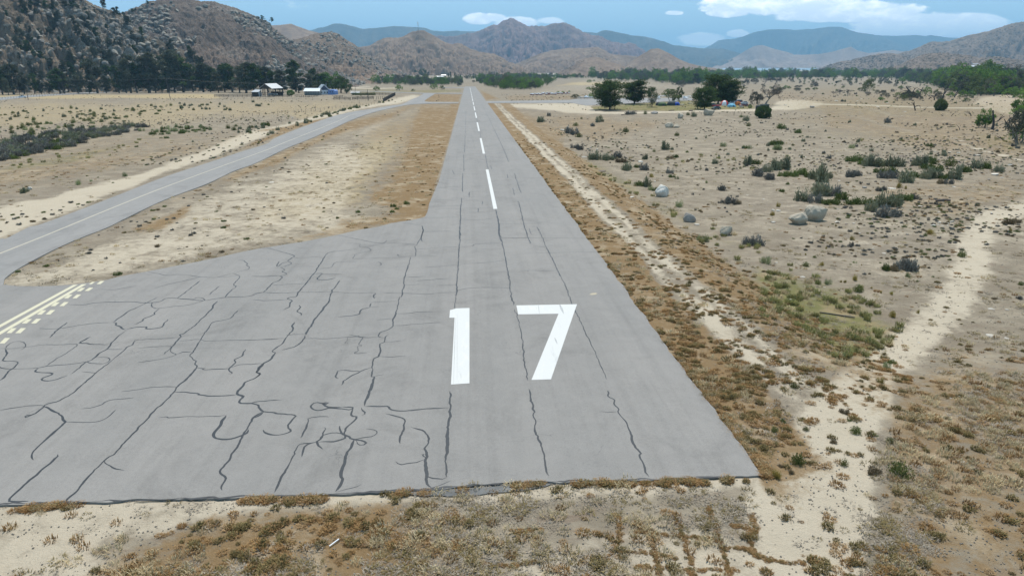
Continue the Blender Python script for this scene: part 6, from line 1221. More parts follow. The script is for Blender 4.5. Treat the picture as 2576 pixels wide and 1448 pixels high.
# bush with snags and big grey tree at the right edge
def snag(px, py, hpx, lean, seed, label, fork=1):
    p = GZ(px, py); h = hpx * mpp(p); r = np.random.default_rng(seed); mb = MB(); tips = []
    limb(mb, np.array([0, 0, -.2]), np.array([lean, 0, 1.]), h, h * .085, 0, r, tips, 0, .18)
    for i in range(fork): limb(mb, np.array(tips[1][0]) * r.uniform(.3, .9), np.array([r.normal(lean, .8), r.normal(0, .4), .6]), h * .6, h * .05, 1, r, tips, 0, .3, (1, 3))
    o = link('dead_snag', mb.me('dead_snag', M_SNAG, smooth=True), None, p); prop(o, label, 'dead tree'); return o
tpx('bright', 2477, 268, 322, 'green bush with charred snags rising on both sides', .95, name='leafy_bush', cat='bush'); tpx('cotton', 2462, 290, 322, 'lower left part of the green bush with snags', .9, name='leafy_bush', cat='bush')
for a in ((2495, 326, 50, .25, 1, 'tall charred snag right of the green bush', 0), (2443, 292, 16, -.25, 2, 'forked charred stump left of the green bush', 1), (2506, 306, 22, .5, 3, 'curved dead limb behind the green bush', 1), (2416, 327, 15, -1.0, 4, 'broken dead branch lying left of the green bush', 0), (2303, 278, 25, -.35, 5, 'forked black snag standing alone left of the dome bush', 2), (2318, 278, 18, 1.6, 6, 'long charred log leaning right of the forked snag', 1),
          (2374, 292, 10, -.9, 7, 'low black stump in front of the dome bush', 1), (2392, 292, 11, .6, 8, 'pointed black stump right of the low stump', 1), (2297, 238, 28, -.5, 9, 'curved dead trunk at the left of the charred thicket', 2), (2312, 240, 22, .35, 10, 'thick black trunk in the charred thicket', 2), (2368, 252, 30, .5, 11, 'long leaning black trunk under the dead canopy', 2), (2400, 246, 22, .5, 12, 'leaning dead trunk left of the low green tree', 2), (2350, 252, 18, -.8, 13, 'sprawling dead branches in the charred thicket', 3), (2420, 256, 14, 1.2, 14, 'fallen dead limb below the low green tree', 2), (2335, 250, 14, 1.6, 15, 'fallen limb across the charred thicket', 2), (1964, 254, 5, -.2, 16, 'short black stump right of the half-bare tree', 1), (1969, 254, 5, .3, 17, 'twin of the short black stump, slightly right', 1), (2530, 322, 30, .8, 18, 'arching dead limb left of the big grey tree', 2), (2540, 318, 24, -.6, 19, 'second dead limb beneath the big grey tree', 2), (2560, 352, 26, -.8, 20, 'tangle of bare branches at the right edge', 4), (2530, 352, 18, -1.0, 21, 'low tangle of bare branches near the right edge', 4)): snag(*a)
tpx('grey', 2566, 248, 360, 'big grey-leaved tree cut by the right edge', .8); tpx('gnarled', 2570, 262, 345, 'bare gnarled tree at the right edge', .8); tpx('cotton', 2562, 228, 290, 'green tree behind the big grey tree at the right edge', .8)
for x, t_, b_, k, l, w in ((2590, 205, 262, 'cotton', 'full green tree at the right end of the sandy clearing', 1.2), (2545, 214, 246, 'green_willow', 'broad green tree behind the sandy clearing', 1.5), (2500, 206, 242, 'cotton', 'tall leafy tree behind the pale sandy trail', 1.3), (2462, 212, 241, 'willow', 'olive tree at the head of the sandy trail', 1.4), (2566, 300, 356, 'green_willow', 'low green bush below the big grey tree', 1.0), (2572, 252, 300, 'green_willow', 'green bush crowding behind the big grey tree', 1.3)): tpx(k, x, t_, b_, l, w)
# scattered trees of the right-hand flat
FLAT = [('grey', 2286, 220, 252, 'grey canopy tree standing over the charred thicket', 1.3), ('green_willow', 2330, 214, 240, 'green tree behind the charred thicket', 1.0), ('green_willow', 2307, 224, 241, 'light green tree left of the dead canopy', .9), ('willow', 2355, 222, 238, 'tree at the right of the dead canopy', .9), ('cotton', 2440, 228, 245, 'low wide green tree at the front of the river woods', 1.9), ('cotton', 2420, 226, 243, 'low green tree on the left of the wide one', 1.4),
        ('willow', 2182, 192, 234, 'leaning green tree alone on the flat', .85), ('grey', 2222, 222, 238, 'grey shrubby tree right of the leaning tree', 1.1), ('willow', 2130, 186, 203, 'round bushy tree standing on the flat', 1.3), ('willow', 2165, 184, 197, 'bush-like tree at the edge of the river woods', 1.3), ('green_willow', 2268, 192, 209, 'green round tree right of the two thin trees', 1.1), ('grey', 2214, 193, 209, 'thin grey-green tree, left one of a pair', .8), ('grey', 2225, 190, 206, 'thin grey-green tree, right one of a pair', .8),
        ('grey', 2238, 202, 212, 'low grey bush near the pair of thin trees', 1.3), ('grey', 2252, 208, 218, 'grey scrub tree below the green round tree', 1.1), ('green_willow', 2266, 213, 224, 'small green tree near the sand bars', 1.1), ('grey', 2048, 202, 218, 'greenish bush alone in the middle of the flat', 1.4), ('grey', 2004, 218, 228, 'dry low bush in the middle of the flat', 1.6), ('gnarled', 1922, 190, 212, 'twisted grey tree behind the half-bare tree', 1.1), ('grey', 1898, 192, 211, 'grey bushy tree left of the twisted tree', 1.2), ('grey', 1879, 194, 213, 'grey tree among the gnarled row, second from left', .9), ('grey', 1866, 199, 213, 'grey tree at the left end of the gnarled row', 1.2), ('gnarled', 1950, 192, 211, 'spreading grey tree at the right end of the gnarled row', 1.2), ('grey', 1942, 192, 206, 'grey tree between the twisted and spreading trees', 1.1), ('grey', 1992, 196, 206, 'small grey tree far out on the flat', 1.1),
        ('grey', 2078, 200, 207, 'tiny grey tree left of the leaning tree', 1.2), ('grey', 2085, 208, 213, 'low scrub tree left of the leaning tree', 1.3), ('grey', 2140, 205, 215, 'dark scrub below the bush-like tree', 1.2), ('grey', 2104, 202, 210, 'scrub tree between the round and leaning trees', 1.1), ('grey', 2245, 222, 232, 'dead-looking shrub right of the leaning tree', 1.3), ('grey', 2115, 226, 232, 'low dead brush on the open flat', 1.8), ('grey', 1715, 196, 219, 'grey bare tree in front of the river woods behind the park', 1.1), ('grey', 1710, 200, 218, 'low grey tree beside it in front of the woods', 1.4),
        ('green_willow', 1004, 211, 228, 'round green tree left of the access road', 1.3), ('green_willow', 948, 214, 229, 'round dark green bush by the far gravel road', 1.3), ('green_willow', 1092, 207, 225, 'green tree between the two far roads', 1.2), ('willow', 1040, 222, 230, 'small round bush beside the far road', 1.5), ('willow', 1112, 213, 226, 'pale green bush right of the green tree', 1.3), ('grey', 1155, 206, 217, 'grey-green tree near the end of the runway', 1.3), ('dark', 844, 167, 172, 'small dark tree on the hillside above the farm', 1.8), ('dark', 930, 192, 203, 'dark tree on the hillside, right of a pair', 1.5), ('dark', 921, 193, 201, 'dark tree on the hillside, left of a pair', 1.6), ('dark', 990, 165, 171, 'round dark tree low on the rocky hill', 1.8), ('dark', 953, 183, 189, 'lone dark shrub-tree on the lower hillside', 2.0),
        ('dark', 1016, 171, 185, 'dark tree at the left of the distant ranch trees', 1.1), ('dark', 1028, 171, 187, 'pointed dark tree in the distant ranch trees', 1.0), ('dark', 1045, 177, 190, 'low dark tree in the distant ranch trees', 1.5), ('oak', 1063, 172, 191, 'largest of the distant ranch trees', 1.4), ('dark', 1078, 182, 192, 'dark tree right of the largest ranch tree', 1.3), ('dark', 1134, 182, 197, 'dark column tree beside the white ranch buildings', .7), ('dark', 1128, 184, 196, 'second dark column tree by the ranch buildings', .6), ('dark', 1144, 184, 196, 'third dark column tree by the ranch buildings', .8)]
for k, x, t_, b_, l, w in FLAT: tpx(k, x, t_, b_, l, w)
rf = np.random.default_rng(44); RP_ = [(1850, 200), (2400, 215), (2450, 240), (2440, 262), (2250, 256), (2050, 240), (1850, 222)]
def inpoly2(poly, n, r):
    P = np.array(poly, float); out = []
    while len(out) < n:
        x = r.uniform(P[:, 0].min(), P[:, 0].max(), 200); y = r.uniform(P[:, 1].min(), P[:, 1].max(), 200); k = sdist(poly, x, y) > 0; out += list(zip(x[k], y[k]))
    return out[:n]
for (x, y) in inpoly2(RP_, 75, rf):
    k = ['grey', 'willow', 'green_willow', 'gnarled'][int(rf.integers(4))]; c = {'grey': 'grey', 'willow': 'olive', 'green_willow': 'green', 'gnarled': 'bare twisted'}[k]
    tree(k, GZ(x, y), rf.uniform(2.2, 5.2), spot(c + ' shrubby tree on the open flat', x, y, RP_), rf.uniform(1.1, 1.7), 'shrubby trees dotting the open flat', name='shrubby_tree')
# pines along the foot of the left hills
PL = [(7, 178, 237, 1.1), (35, 168, 229, 1.5), (62, 188, 227, 1.2), (88, 190, 229, .9), (105, 204, 229, 1.1), (124, 210, 229, 1.4), (152, 178, 229, 1.4), (162, 184, 228, 1.3), (197, 192, 225, 1.3), (225, 217, 228, 1.5), (246, 158, 222, 1.3), (268, 196, 222, 1.1), (300, 172, 222, 1.0), (318, 176, 224, 1.0), (330, 150, 229, 1.2), (345, 168, 229, 1.1), (376, 144, 227, 1.5), (392, 170, 229, 1.1), (408, 192, 229, 1.0), (424, 138, 229, 1.3), (440, 160, 229, 1.2), (462, 148, 229, 1.5), (486, 176, 231, 1.2), (512, 166, 230, 1.4), (530, 174, 230, 1.2), (550, 186, 234, 1.2), (566, 176, 232, 1.2), (585, 168, 232, 1.4), (603, 176, 233, 1.3), (620, 164, 234, 1.5), (640, 168, 234, 1.4), (655, 172, 233, 1.2), (675, 174, 233, 1.3), (694, 184, 234, 1.3), (712, 182, 235, 1.3), (22, 200, 240, .9), (-30, 170, 232, 1.3), (-80, 160, 230, 1.4), (-130, 170, 230, 1.3), (745, 160, 231, 1.3), (752, 196, 234, 1.7), (770, 190, 234, 1.8), (788, 178, 231, 1.4), (808, 190, 232, 1.6)]
def foot_px(x, b_):
    q = GZ(x, b_); r_ = math.hypot(q[0], q[1]); f = float(np.interp(x, [-900, 60, 330, 560, 660], [612, 742, 744, 757, 787])); 
    return b_ if r_ < f or x > 560 else float(proj(np.array([[q[0] * f / r_, q[1] * f / r_, g(q[0] * f / r_, q[1] * f / r_)]]))[1][0])
PL = [(x, t_, foot_px(x, b_), w) for x, t_, b_, w in PL]
for i, (x, t_, b_, w) in enumerate(PL):
    size = 'tall' if b_ - t_ > 60 else ('mid-height' if b_ - t_ > 42 else 'short'); wd = 'broad' if w > 1.35 else ('slender' if w < 1.1 else 'full')
    at = 'at the left edge' if x < 20 else ('behind the valley road' if x < 230 else ('behind the far pasture' if x < 520 else ('behind the corrals' if x < 640 else 'behind the farm')))
    tpx('pine' if i % 3 else 'dark', x, t_, b_, uniq(f'{size} {wd} dark pine {at}', x, b_), w * 1.05, 'pines along the foot of the hills')
tpx('bright', 838, 176, 232, 'tall bright green leafy tree behind the white-trimmed house', 1.15); tpx('bright', 822, 182, 232, 'left crown of the bright green trees above the house', 1.0); tpx('oak', 858, 190, 234, 'dark oak right of the bright green tree', 1.25); tpx('oak', 872, 205, 235, 'lowest dark oak at the right end of the farm', 1.3); tpx('oak', 800, 200, 233, 'dark oak behind the low white-roofed barn', 1.2)
# trees and outcrops on the slopes
rh = np.random.default_rng(3)
P = on_hill(23, 285, .02, .98, lambda px, t, p: (.25 + .75 * (1 - t) ** 1.2) * (px > -30), rh); hg = 'pines scattered over the granite hillside'
for p in P:
    x, y, _ = proj(p); t_ = ['near the top', 'high', 'half-way up', 'low', 'at the foot'][int(np.clip((y + 20) / 52, 0, 4))]; h_ = rh.uniform(5, 13)
    sd_ = ['left edge', 'left part', 'middle', 'right part', 'right flank', 'right tip'][int(np.clip(x / 108, 0, 5))]; sz = 'large' if h_ > 10 else ('medium' if h_ > 7 else 'small')
    tree('pine' if rh.random() < .7 else 'dark', p, h_, uniq(f'{sz} grey pine {t_} on the {sd_} of the granite hill', x, y), rh.uniform(1.0, 1.6), hg, sink=.6)
for x, y, w in ((299, 36, 9), (310, 32, 7), (333, 25, 8), (341, 22, 6), (370, 6, 9), (661, 45, 10), (683, 50, 10)):
    d = ray(np.array([x]), np.array([y + 2]))[0]; d = d / np.hypot(d[0], d[1]); rr = 1335; p = np.array([d[0] * rr, d[1] * rr, CAMZ + d[2] * rr])
    tree('dark', p, w * mpp(p) * 1.1, uniq(f'dark shrubby tree on the skyline of the {"large scrub hill" if x < 600 else "hill shoulder"}', x, y), 2.0, 'trees on the skyline', sink=2.5)
d = ray(np.array([259]), np.array([20]))[0]; d = d / np.hypot(d[0], d[1]); p = np.array([d[0] * 935, d[1] * 935, CAMZ + d[2] * 935]); tree('pine', p, 17, 'lone tall pine breaking the skyline of the granite hill', .8, sink=2)
d = ray(np.array([296]), np.array([35]))[0]; d = d / np.hypot(d[0], d[1]); p = np.array([d[0] * 930, d[1] * 930, CAMZ + d[2] * 930]); tree('pine', p, 9, 'small pine in the notch between the two left hills', 1.0, sink=2)
M_OUT = rockmat('outcrop_granite', (.19, .168, .132), (.31, .28, .23), (.085, .07, .055)); M_OUTD = rockmat('outcrop_dark', (.15, .135, .115), (.26, .235, .20), (.07, .06, .05))
OR = [rock_mesh('outcrop', M_OUT, 200 + i, 2, .75, 14, 1.0, 1.5) for i in range(4)] + [rock_mesh('outcrop', M_OUTD, 210 + i, 2, .9, 9, .9, 1.1) for i in range(3)]
def outcrops(seed, n, tl, th, wf, smin, smax, name, label, power=2.2):
    P = on_hill(seed, n, tl, th, wf, rh); S = smin + (smax - smin) * rh.random(len(P)) ** power; P[:, 2] -= S * .25
    scatter(name, P, S, rh.uniform(0, 6.28, len(P)), OR, label, 'rocks', rh.normal(0, .5, (len(P), 2)))
def rockw(seed, f, lo, hi): return lambda px, t, p: float(sst(lo, hi, fbm(p[0] * f, p[1] * f, 4, seed)))
outcrops(23, 4000, .0, .99, rockw(501, .016, .40, .60), .5, 4.2, 'granite_outcrops', 'pale granite outcrops covering the near left hill', 2.6)
outcrops(22, 5200, .05, .99, rockw(502, .012, .42, .66), .6, 5.0, 'hillside_outcrops', 'grey rocks scattered over the large scrub hill', 3.0)
outcrops(21, 2000, .1, .99, lambda px, t, p: float(sst(.42, .6, fbm(p[0] * .012, p[1] * .012, 4, 503))) * (.1 + t), .8, 4.2, 'hilltop_outcrops', 'rocks crowning the brown hill behind the farm')
M_SHR = leafmat('hill_scrub', (.045, .048, .030), (.095, .092, .060), .1); SH = [bush_mesh('scrub', M_SHR, 400 + i, 110, .8, 'round') for i in range(3)]
def scrub(seed, n, wf, smin, smax, name, label, tl=.0, th=.98):
    P = on_hill(seed, n, tl, th, wf, rh); scatter(name, P - np.array([0, 0, .4]), rh.uniform(smin, smax, len(P)), rh.uniform(0, 6.28, len(P)), SH, label, 'scrub')
scrub(23, 5200, lambda px, t, p: .8, .8, 3.4, 'granite_hill_scrub', 'dark scrub between the rocks of the near left hill'); scrub(22, 4200, lambda px, t, p: float(sst(.35, .6, fbm(p[0] * .01, p[1] * .01, 4, 77))), .7, 2.2, 'scrub_hill_bushes', 'grey scrub speckling the large left hill')
scrub(21, 900, lambda px, t, p: .3 + .6 * t, .8, 2.4, 'brown_hill_bushes', 'sparse scrub on the hill behind the farm'); scrub(19, 500, lambda px, t, p: float(sst(.5, .62, fbm(p[0] * .006, p[1] * .006, 4, 78))), 2., 5.0, 'tower_hill_bushes', 'dark bushes dotted over the tower hill')
scrub(20, 150, lambda px, t, p: float(sst(.45, .6, fbm(p[0] * .012, p[1] * .012, 3, 79))), 2.5, 6.5, 'knoll_bushes', 'dark bushes crowding the rocky knoll'); scrub(17, 220, lambda px, t, p: float(sst(.55, .66, fbm(p[0] * .005, p[1] * .005, 3, 80))), 2.5, 6.5, 'low_hill_bushes', 'dark bushes on the low brown hills')
scrub(18, 40, lambda px, t, p: t, 2.0, 6.0, 'cone_hill_bushes', 'few dark bushes on the cone-shaped hill'); scrub(24, 3600, lambda px, t, p: .8, 4, 11, 'mountainside_woods', 'scattered trees over the right mountainside'); scrub(25, 1500, lambda px, t, p: .9, 4, 9, 'low_ridge_woods', 'dark trees covering the low ridge by the lake')
scrub(26, 2400, lambda px, t, p: float(sst(.3, .55, fbm(p[0] * .005, p[1] * .005, 3, 81))), 3, 8, 'hillside_woods', 'dark trees among the houses on the right hillside'); scrub(15, 1600, lambda px, t, p: float(sst(.45, .62, fbm(p[0] * .002, p[1] * .002, 4, 82))), 5, 14, 'mountain_scrub', 'dark scrub on the central mountain')
# river woods
WOODS = [([(1480, 196), (1518, 203), (1640, 205), (1700, 214), (1760, 211), (1800, 204), (1860, 201), (2000, 199), (2070, 197), (2150, 199), (2240, 199), (2290, 206), (2340, 215), (2380, 226), (2430, 236), (2490, 240), (2576, 238), (2720, 244), (2760, 186), (2300, 183), (1900, 185), (1600, 189), (1480, 191)], 2700, (10, 21)),
         ([(1196, 199), (1230, 196), (1400, 194), (1500, 196), (1400, 200), (1385, 212), (1375, 220), (1340, 226), (1260, 226), (1220, 216), (1200, 208)], 330, (8, 13)), ([(941, 205), (1010, 202), (1080, 203), (1165, 205), (1165, 214), (1080, 216), (1000, 214), (945, 212)], 190, (7, 12)), ([(1180, 196), (1240, 196), (1330, 199), (1190, 208)], 70, (6, 9))]
rw = np.random.default_rng(8); allp = []
for poly, n, (h0, h1) in WOODS:
    pts = inpoly(poly, n, rw)
    for (x, y) in pts: allp.append((y, x, rw.uniform(h0, h1), poly is WOODS[0][0]))
allp.sort(key=lambda a: -a[0]); near, rest = allp[:60] + allp[60:1200:6], [a for i, a in enumerate(allp[60:]) if i >= 1140 or i % 6]
for (y, x, h, big) in near:
    f = fbm(x / 60, y / 14, 3, 6); k = 'green_willow' if rw.random() < .45 else ('cotton' if f > .5 else ('willow' if rw.random() < .7 else 'grey')); c = {'green_willow': 'green', 'cotton': 'bright green', 'willow': 'olive', 'grey': 'grey'}[k]
    reg = f"{['in the back rows', 'in the middle rows', 'in the front rows', 'in the foremost row'][int(np.clip((y - 184) / 15, 0, 3))]} of the right-hand woods, {['left end', 'left half', 'right half', 'right edge'][int(np.clip((x - 2400) / 60, 0, 3))]}" if x > 2400 else (f'in the river woods' if x > 2390 else ('in the river woods right of the park' if x > 1850 else ('in the river woods behind the park' if x > 1480 else ('in the thicket right of the runway end' if x > 1180 else 'in the tree line left of the runway end'))))
    tree(k, G1(x, y), h * rw.uniform(.75, 1.1), uniq(f'{"tall" if h > 12 else "medium" if h > 9 else "short"} {c} tree {reg}', x, y), rw.uniform(.9, 1.3), 'trees of the river woods', name='riverside_tree')
pp_ = G1; RP = GP([a[1] for a in rest], [a[0] for a in rest]); HS = np.array([a[2] for a in rest])
joined = []
for i, (k, j) in enumerate((('green_willow', 0), ('cotton', 0), ('willow', 0), ('grey', 0))):
    joined.append(TREES[k][j][1])
scatter('river_woods', RP - np.array([0, 0, .2]), HS / 10 * rw.uniform(.45, 1.35, len(HS)) * (.62 + .95 * fbm(RP[:, 0] / 70, RP[:, 1] / 110, 3, 55)), rw.uniform(0, 6.28, len(HS)), joined, 'dense green river woods stretching across the valley', 'woods')
far = inpoly([(1195, 190.5), (1400, 190), (1500, 190.5), (1400, 192), (1195, 193)], 120, rw) + inpoly([(1143, 191), (1220, 191), (1220, 198), (1150, 199)], 40, rw) + inpoly([(1143, 196), (1240, 193), (1480, 193), (1480, 197), (1200, 203)], 200, rw) + inpoly([(1850, 197), (2400, 205), (2300, 215), (1950, 208)], 90, rw)
FP = GP([a[0] for a in far], [a[1] for a in far]); scatter('valley_scrub', FP, rw.uniform(.3, .8, len(FP)), rw.uniform(0, 6.28, len(FP)), [TREES['grey'][0][1], TREES['dark'][0][1], TREES['willow'][1][1]], 'grey-green scrub and dark tree rows across the far valley', 'scrub')
# ------------------------------------------------------------------ fences, poles, farm
M_POST = simple('weathered_post', (.085, .070, .055), var=.3, scale=3); M_WIRE = simple('fence_wire', (.16, .15, .14), rough=.5, metal=.6, var=.1); M_RAIL = simple('dark_rail', (.045, .038, .032), var=.35, scale=2)
def joinme(parent, name, me, loc=(0, 0, 0), rz=0, scale=None):
    o = link(name, me, parent, loc, rz, scale); KIDS.setdefault(parent.name, []).append(o); return o
def post_me(h, w=.12, m=M_POST): b = MB(); b.tube([(0, 0, -.2), (.01, 0, h * .5), (0, .01, h)], [w / 2, w / 2 * .95, w / 2 * .85], 6); return b.me('post', m)
def post_fence(name, pxs, h, label, wires=3, w=.12, maxposts=300):
    P = [GZ(*p) for p in pxs]; e = empty(name, P[0]); prop(e, label, 'fence'); me = post_me(h, w); r = np.random.default_rng(len(P))
    for p in P[:maxposts]:
        o = joinme(e, 'post', me, tuple(p - P[0]), r.random() * 6, (1, 1, r.uniform(.85, 1.12))); o.rotation_euler = (r.normal(0, .04), r.normal(0, .05), r.random() * 6)
    for k in range(wires):
        b = MB(); z = h * (.35 + .27 * k)
        for p, q in zip(P[:-1], P[1:]): b.bar(p - P[0] + np.array([0, 0, z]), q - P[0] + np.array([0, 0, z]), .012)
        joinme(e, 'wire', b.me('wire', M_WIRE))
    return e
f1 = [RG['T'](*p) for p in [(-120, 500), (20, 488), (148, 475), (323, 452), (404, 445), (478, 448), (612, 432), (730, 418), (870, 402), (992, 400), (1118, 375), (1233, 365), (1342, 360), (1445, 357), (1556, 346), (1655, 337), (1766, 326), (1863, 315), (1958, 305), (2046, 298), (2157, 291), (2251, 278), (2343, 273), (2434, 267)]] + \
     [RG['Q'](*p) for p in [(0, 264), (68, 262), (134, 255), (203, 252), (246, 250), (283, 242), (343, 240), (404, 235), (443, 232), (475, 228), (515, 228), (565, 222), (608, 218), (654, 210), (693, 207), (732, 203), (770, 200), (806, 197), (846, 192), (881, 187), (912, 187), (944, 182), (975, 178), (1007, 174), (1037, 171), (1065, 167), (1096, 164), (1121, 160), (1148, 157), (1176, 156), (1209, 152)]]
post_fence('post_fence', f1, 1.15, 'long wire fence on dark posts running from the thicket to the corrals')
f2 = [(x, 250.5 - .3 * math.sin(x / 60)) for x in [92, 99, 118, 148, 165, 184, 204, 236, 276, 292, 307, 312, 326, 340, 351, 373, 387, 391, 408, 420, 440, 470, 491, 512, 532, 552, 568, 590, 612, 633, 648, 664, 690, 712, 735, 752, 770, 787]]
post_fence('post_fence', f2, 1.2, 'wire fence across the far pasture in front of the corrals', 2)
f3 = [(i * 7.2 - 30, 250.5 - (i * 7.2) * .062 - (0 if i < 20 else (i - 20) * .12) + .4) for i in range(42)]
post_fence('post_fence', f3, 1.3, 'close-set post fence along the near side of the valley road', 2, .16)
f4 = [(86 + i * 6.5, 240 - i * .45) for i in range(26)]
post_fence('post_fence', f4, 1.3, 'post fence along the far side of the valley road', 2, .14)
def corral(pxs, h, label, rails=3, step=3.0):
    P = [GZ(*p) for p in pxs]; e = empty('corral_fence', P[0]); prop(e, label, 'fence'); me = post_me(h * 1.12, .22, M_RAIL)
    for a, b_ in zip(P[:-1], P[1:]):
        L = np.linalg.norm(b_ - a); n = max(1, int(L / step))
        for i in range(n + 1): joinme(e, 'post', me, tuple(a + (b_ - a) * i / n - P[0]))
        for k in range(rails):
            z = h * (.32 + .62 * k / max(rails - 1, 1))
            for i in range(n):
                rb_ = MB(); rb_.bar(a + (b_ - a) * i / n - P[0] + np.array([0, -.1, z]), a + (b_ - a) * (i + 1) / n - P[0] + np.array([0, -.1, z + .03 * math.sin(i * 3)]), .07, .22); joinme(e, 'rail', rb_.me('rail', M_RAIL))
    return e
corral([(540, 244.5), (610, 244.3), (656, 244)], 1.8, 'dark rail corral fence left of the open barn')
corral([(676.6, 245), (734, 244.5)], 1.8, 'dark rail fence right of the open barn')
corral([(742, 243.5), (775, 245), (800, 243)], 1.5, 'dark low fence in front of the white-roofed barn', 2)
corral([(840, 251.5), (882, 251.5)], 1.7, 'left panel of the front corral fence', 3); corral([(886, 251.5), (940, 250.5)], 1.9, 'main panel of the front corral fence', 4)
corral([(840, 246), (862, 245)], 1.2, 'short rail fence before the blue shed', 2); corral([(964, 257.5), (980, 248), (994.5, 240)], 2.0, 'dark solid fence running diagonally to the far corner', 5, 2.4); corral([(994.5, 240), (955, 239.2), (887, 239)], 1.7, 'back rail fence of the corral', 3)
post_fence('post_fence', [(947 + 5 * i, 250) for i in range(6)], 2.0, 'row of bare posts between two corral panels', 1, .22)
def pole(top, base, label, arm=True, lean=0.0):
    p = GZ(*base); h = (base[1] - top[1]) * mpp(p); e = empty('utility_pole', p); prop(e, label, 'utility pole'); b = MB(); b.tube([(0, 0, -.3), (lean * h * .5, 0, h * .5), (lean * h, 0, h)], [.17, .15, .11], 7); joinme(e, 'pole', b.me('pole', M_POST))
    if arm:
        b = MB(); b.bar((lean * h - 1.1, 0, h - .6), (lean * h + 1.1, 0, h - .6), .12, .14); joinme(e, 'crossarm', b.me('crossarm', M_POST))
        for dx in (-1., -.4, .4, 1.): b = MB(); b.tube([(lean * h + dx, 0, h - .53), (lean * h + dx, 0, h - .33)], [.05, .04], 5); joinme(e, 'insulator', b.me('insulator', M_WIRE))
    return p + np.array([lean * h, 0, h - .4])
tops = [pole((48, 190), (50.5, 243), 'wooden utility pole in front of the white pickup', lean=-.03), pole((69, 212), (71, 251), 'wooden post right of the white pickup', False), pole((424, 198), (429, 251), 'leaning utility pole alone in the far pasture', True, -.09),
        pole((806.5, 205.6), (806.8, 236), 'utility pole with a crossarm beside the white-roofed barn'), pole((833.4, 204), (833.5, 238), 'thin utility pole in front of the blue shed', False), pole((893, 206), (894, 229), 'utility pole beyond the oak trees'), pole((925, 226), (926, 251.5), 'thick dark pole at the end of the corral panel', False), pole((865, 188), (865.5, 203), 'distant utility pole on the slope above the oaks'), pole((891, 185), (891.5, 200), 'farther utility pole on the slope above the oaks')]
b = MB()
for a, q in ((0, 2), (2, 3), (3, 5)):
    for dx in (-1, 1):
        A, Q_ = tops[a] + np.array([dx, 0, 0]), tops[q] + np.array([dx, 0, 0]); pr = [A + (Q_ - A) * t - np.array([0, 0, 4 * t * (1 - t) * 2.2]) for t in np.linspace(0, 1, 14)]; b.tube(pr, [.02] * 14, 3, cap=False)
for k, (a, q) in enumerate(((0, 2), (2, 3), (3, 5))):
    for dx in (-1, 1):
        A, Q_ = tops[a] + np.array([dx, 0, 0]), tops[q] + np.array([dx, 0, 0]); pr = [A + (Q_ - A) * t - np.array([0, 0, 4 * t * (1 - t) * 2.2]) for t in np.linspace(0, 1, 14)]; b = MB(); b.tube(pr, [.02] * 14, 3, cap=False)
        o = b.build('power_line', [M_WIRE]); prop(o, f'{"left" if dx < 0 else "right"} power line {["over the far pasture", "above the pines to the barn pole", "over the farm house"][k]}', 'power line')
M_TIN = simple('galvanised_roof', (.42, .42, .41), rough=.45, metal=.4, var=.25, scale=.8, spec=.5); M_WROOF = simple('white_roof', (.72, .73, .74), rough=.6, var=.12, scale=.5); M_WOOD = simple('dark_barn_wood', (.055, .045, .036), var=.4, scale=1.5); M_WBOARD = simple('white_boards', (.62, .63, .63), var=.15, scale=1.5)
M_BLUE = simple('blue_siding', (.16, .24, .46), var=.15, scale=1.5); M_GLS = simple('window_glass', (.04, .05, .06), rough=.15, var=.1, spec=.6); M_GREYW = simple('grey_green_siding', (.20, .21, .20), var=.2, scale=1)
def roofslab(b, p, q, y0, y1, t=.12, m=0):
    """slab between (x,z) points p and q, from y0 to y1"""
    (xa, za), (xb, zb) = p, q; return b.add([(xa, y0, za), (xb, y0, zb), (xb, y1, zb), (xa, y1, za), (xa, y0, za + t), (xb, y0, zb + t), (xb, y1, zb + t), (xa, y1, za + t)], [(3, 2, 1, 0), (4, 5, 6, 7), (0, 1, 5, 4), (1, 2, 6, 5), (2, 3, 7, 6), (3, 0, 4, 7)], m)
# open pole barn
p = GZ(671, 243.5); k = mpp(p); e = empty('pole_barn', p, -.32); prop(e, 'open pole barn with pale metal roof and dark posts', 'barn')
hw, hz_, rz_, dp = 17 * k, 20 * k, 31 * k, 14.
b = MB(); roofslab(b, (-hw * 1.12, hz_ * .97), (0, rz_), -1, dp); joinme(e, 'roof_slope', b.me('roof_slope', M_TIN)); b = MB(); roofslab(b, (0, rz_), (hw * 1.12, hz_ * .97), -1, dp); joinme(e, 'roof_slope', b.me('roof_slope', M_TIN))
b = MB(); b.add([(-hw, -.6, hz_ * .98), (hw, -.6, hz_ * .98), (0, -.6, rz_ - .2), (-hw, -.5, hz_ * .98), (hw, -.5, hz_ * .98), (0, -.5, rz_ - .2)], [(0, 1, 2), (5, 4, 3), (0, 3, 4, 1), (1, 4, 5, 2), (2, 5, 3, 0)]); joinme(e, 'gable', b.me('gable', M_WOOD))
for i in range(6):
    for yy3 in (0, dp * .33, dp * .66, dp - .4):
        x3 = -hw + 2 * hw * i / 5
        if yy3 in (0, dp - .4) or i in (0, 5): b = MB(); b.box((x3, yy3, 0), (.28, .28, hz_ + (rz_ - hz_) * (1 - abs(x3) / hw) * .8)); joinme(e, 'barn_post', b.me('barn_post', M_WOOD))
for z3 in (1.2, 2.4): b = MB(); b.bar((-hw, 0, z3), (hw, 0, z3), .1, .25); joinme(e, 'rail', b.me('rail', M_WOOD))
b = MB(); b.box((0, dp - .2, 0), (hw * 2, .12, hz_ * .55)); joinme(e, 'back_wall', b.me('back_wall', M_WOOD))
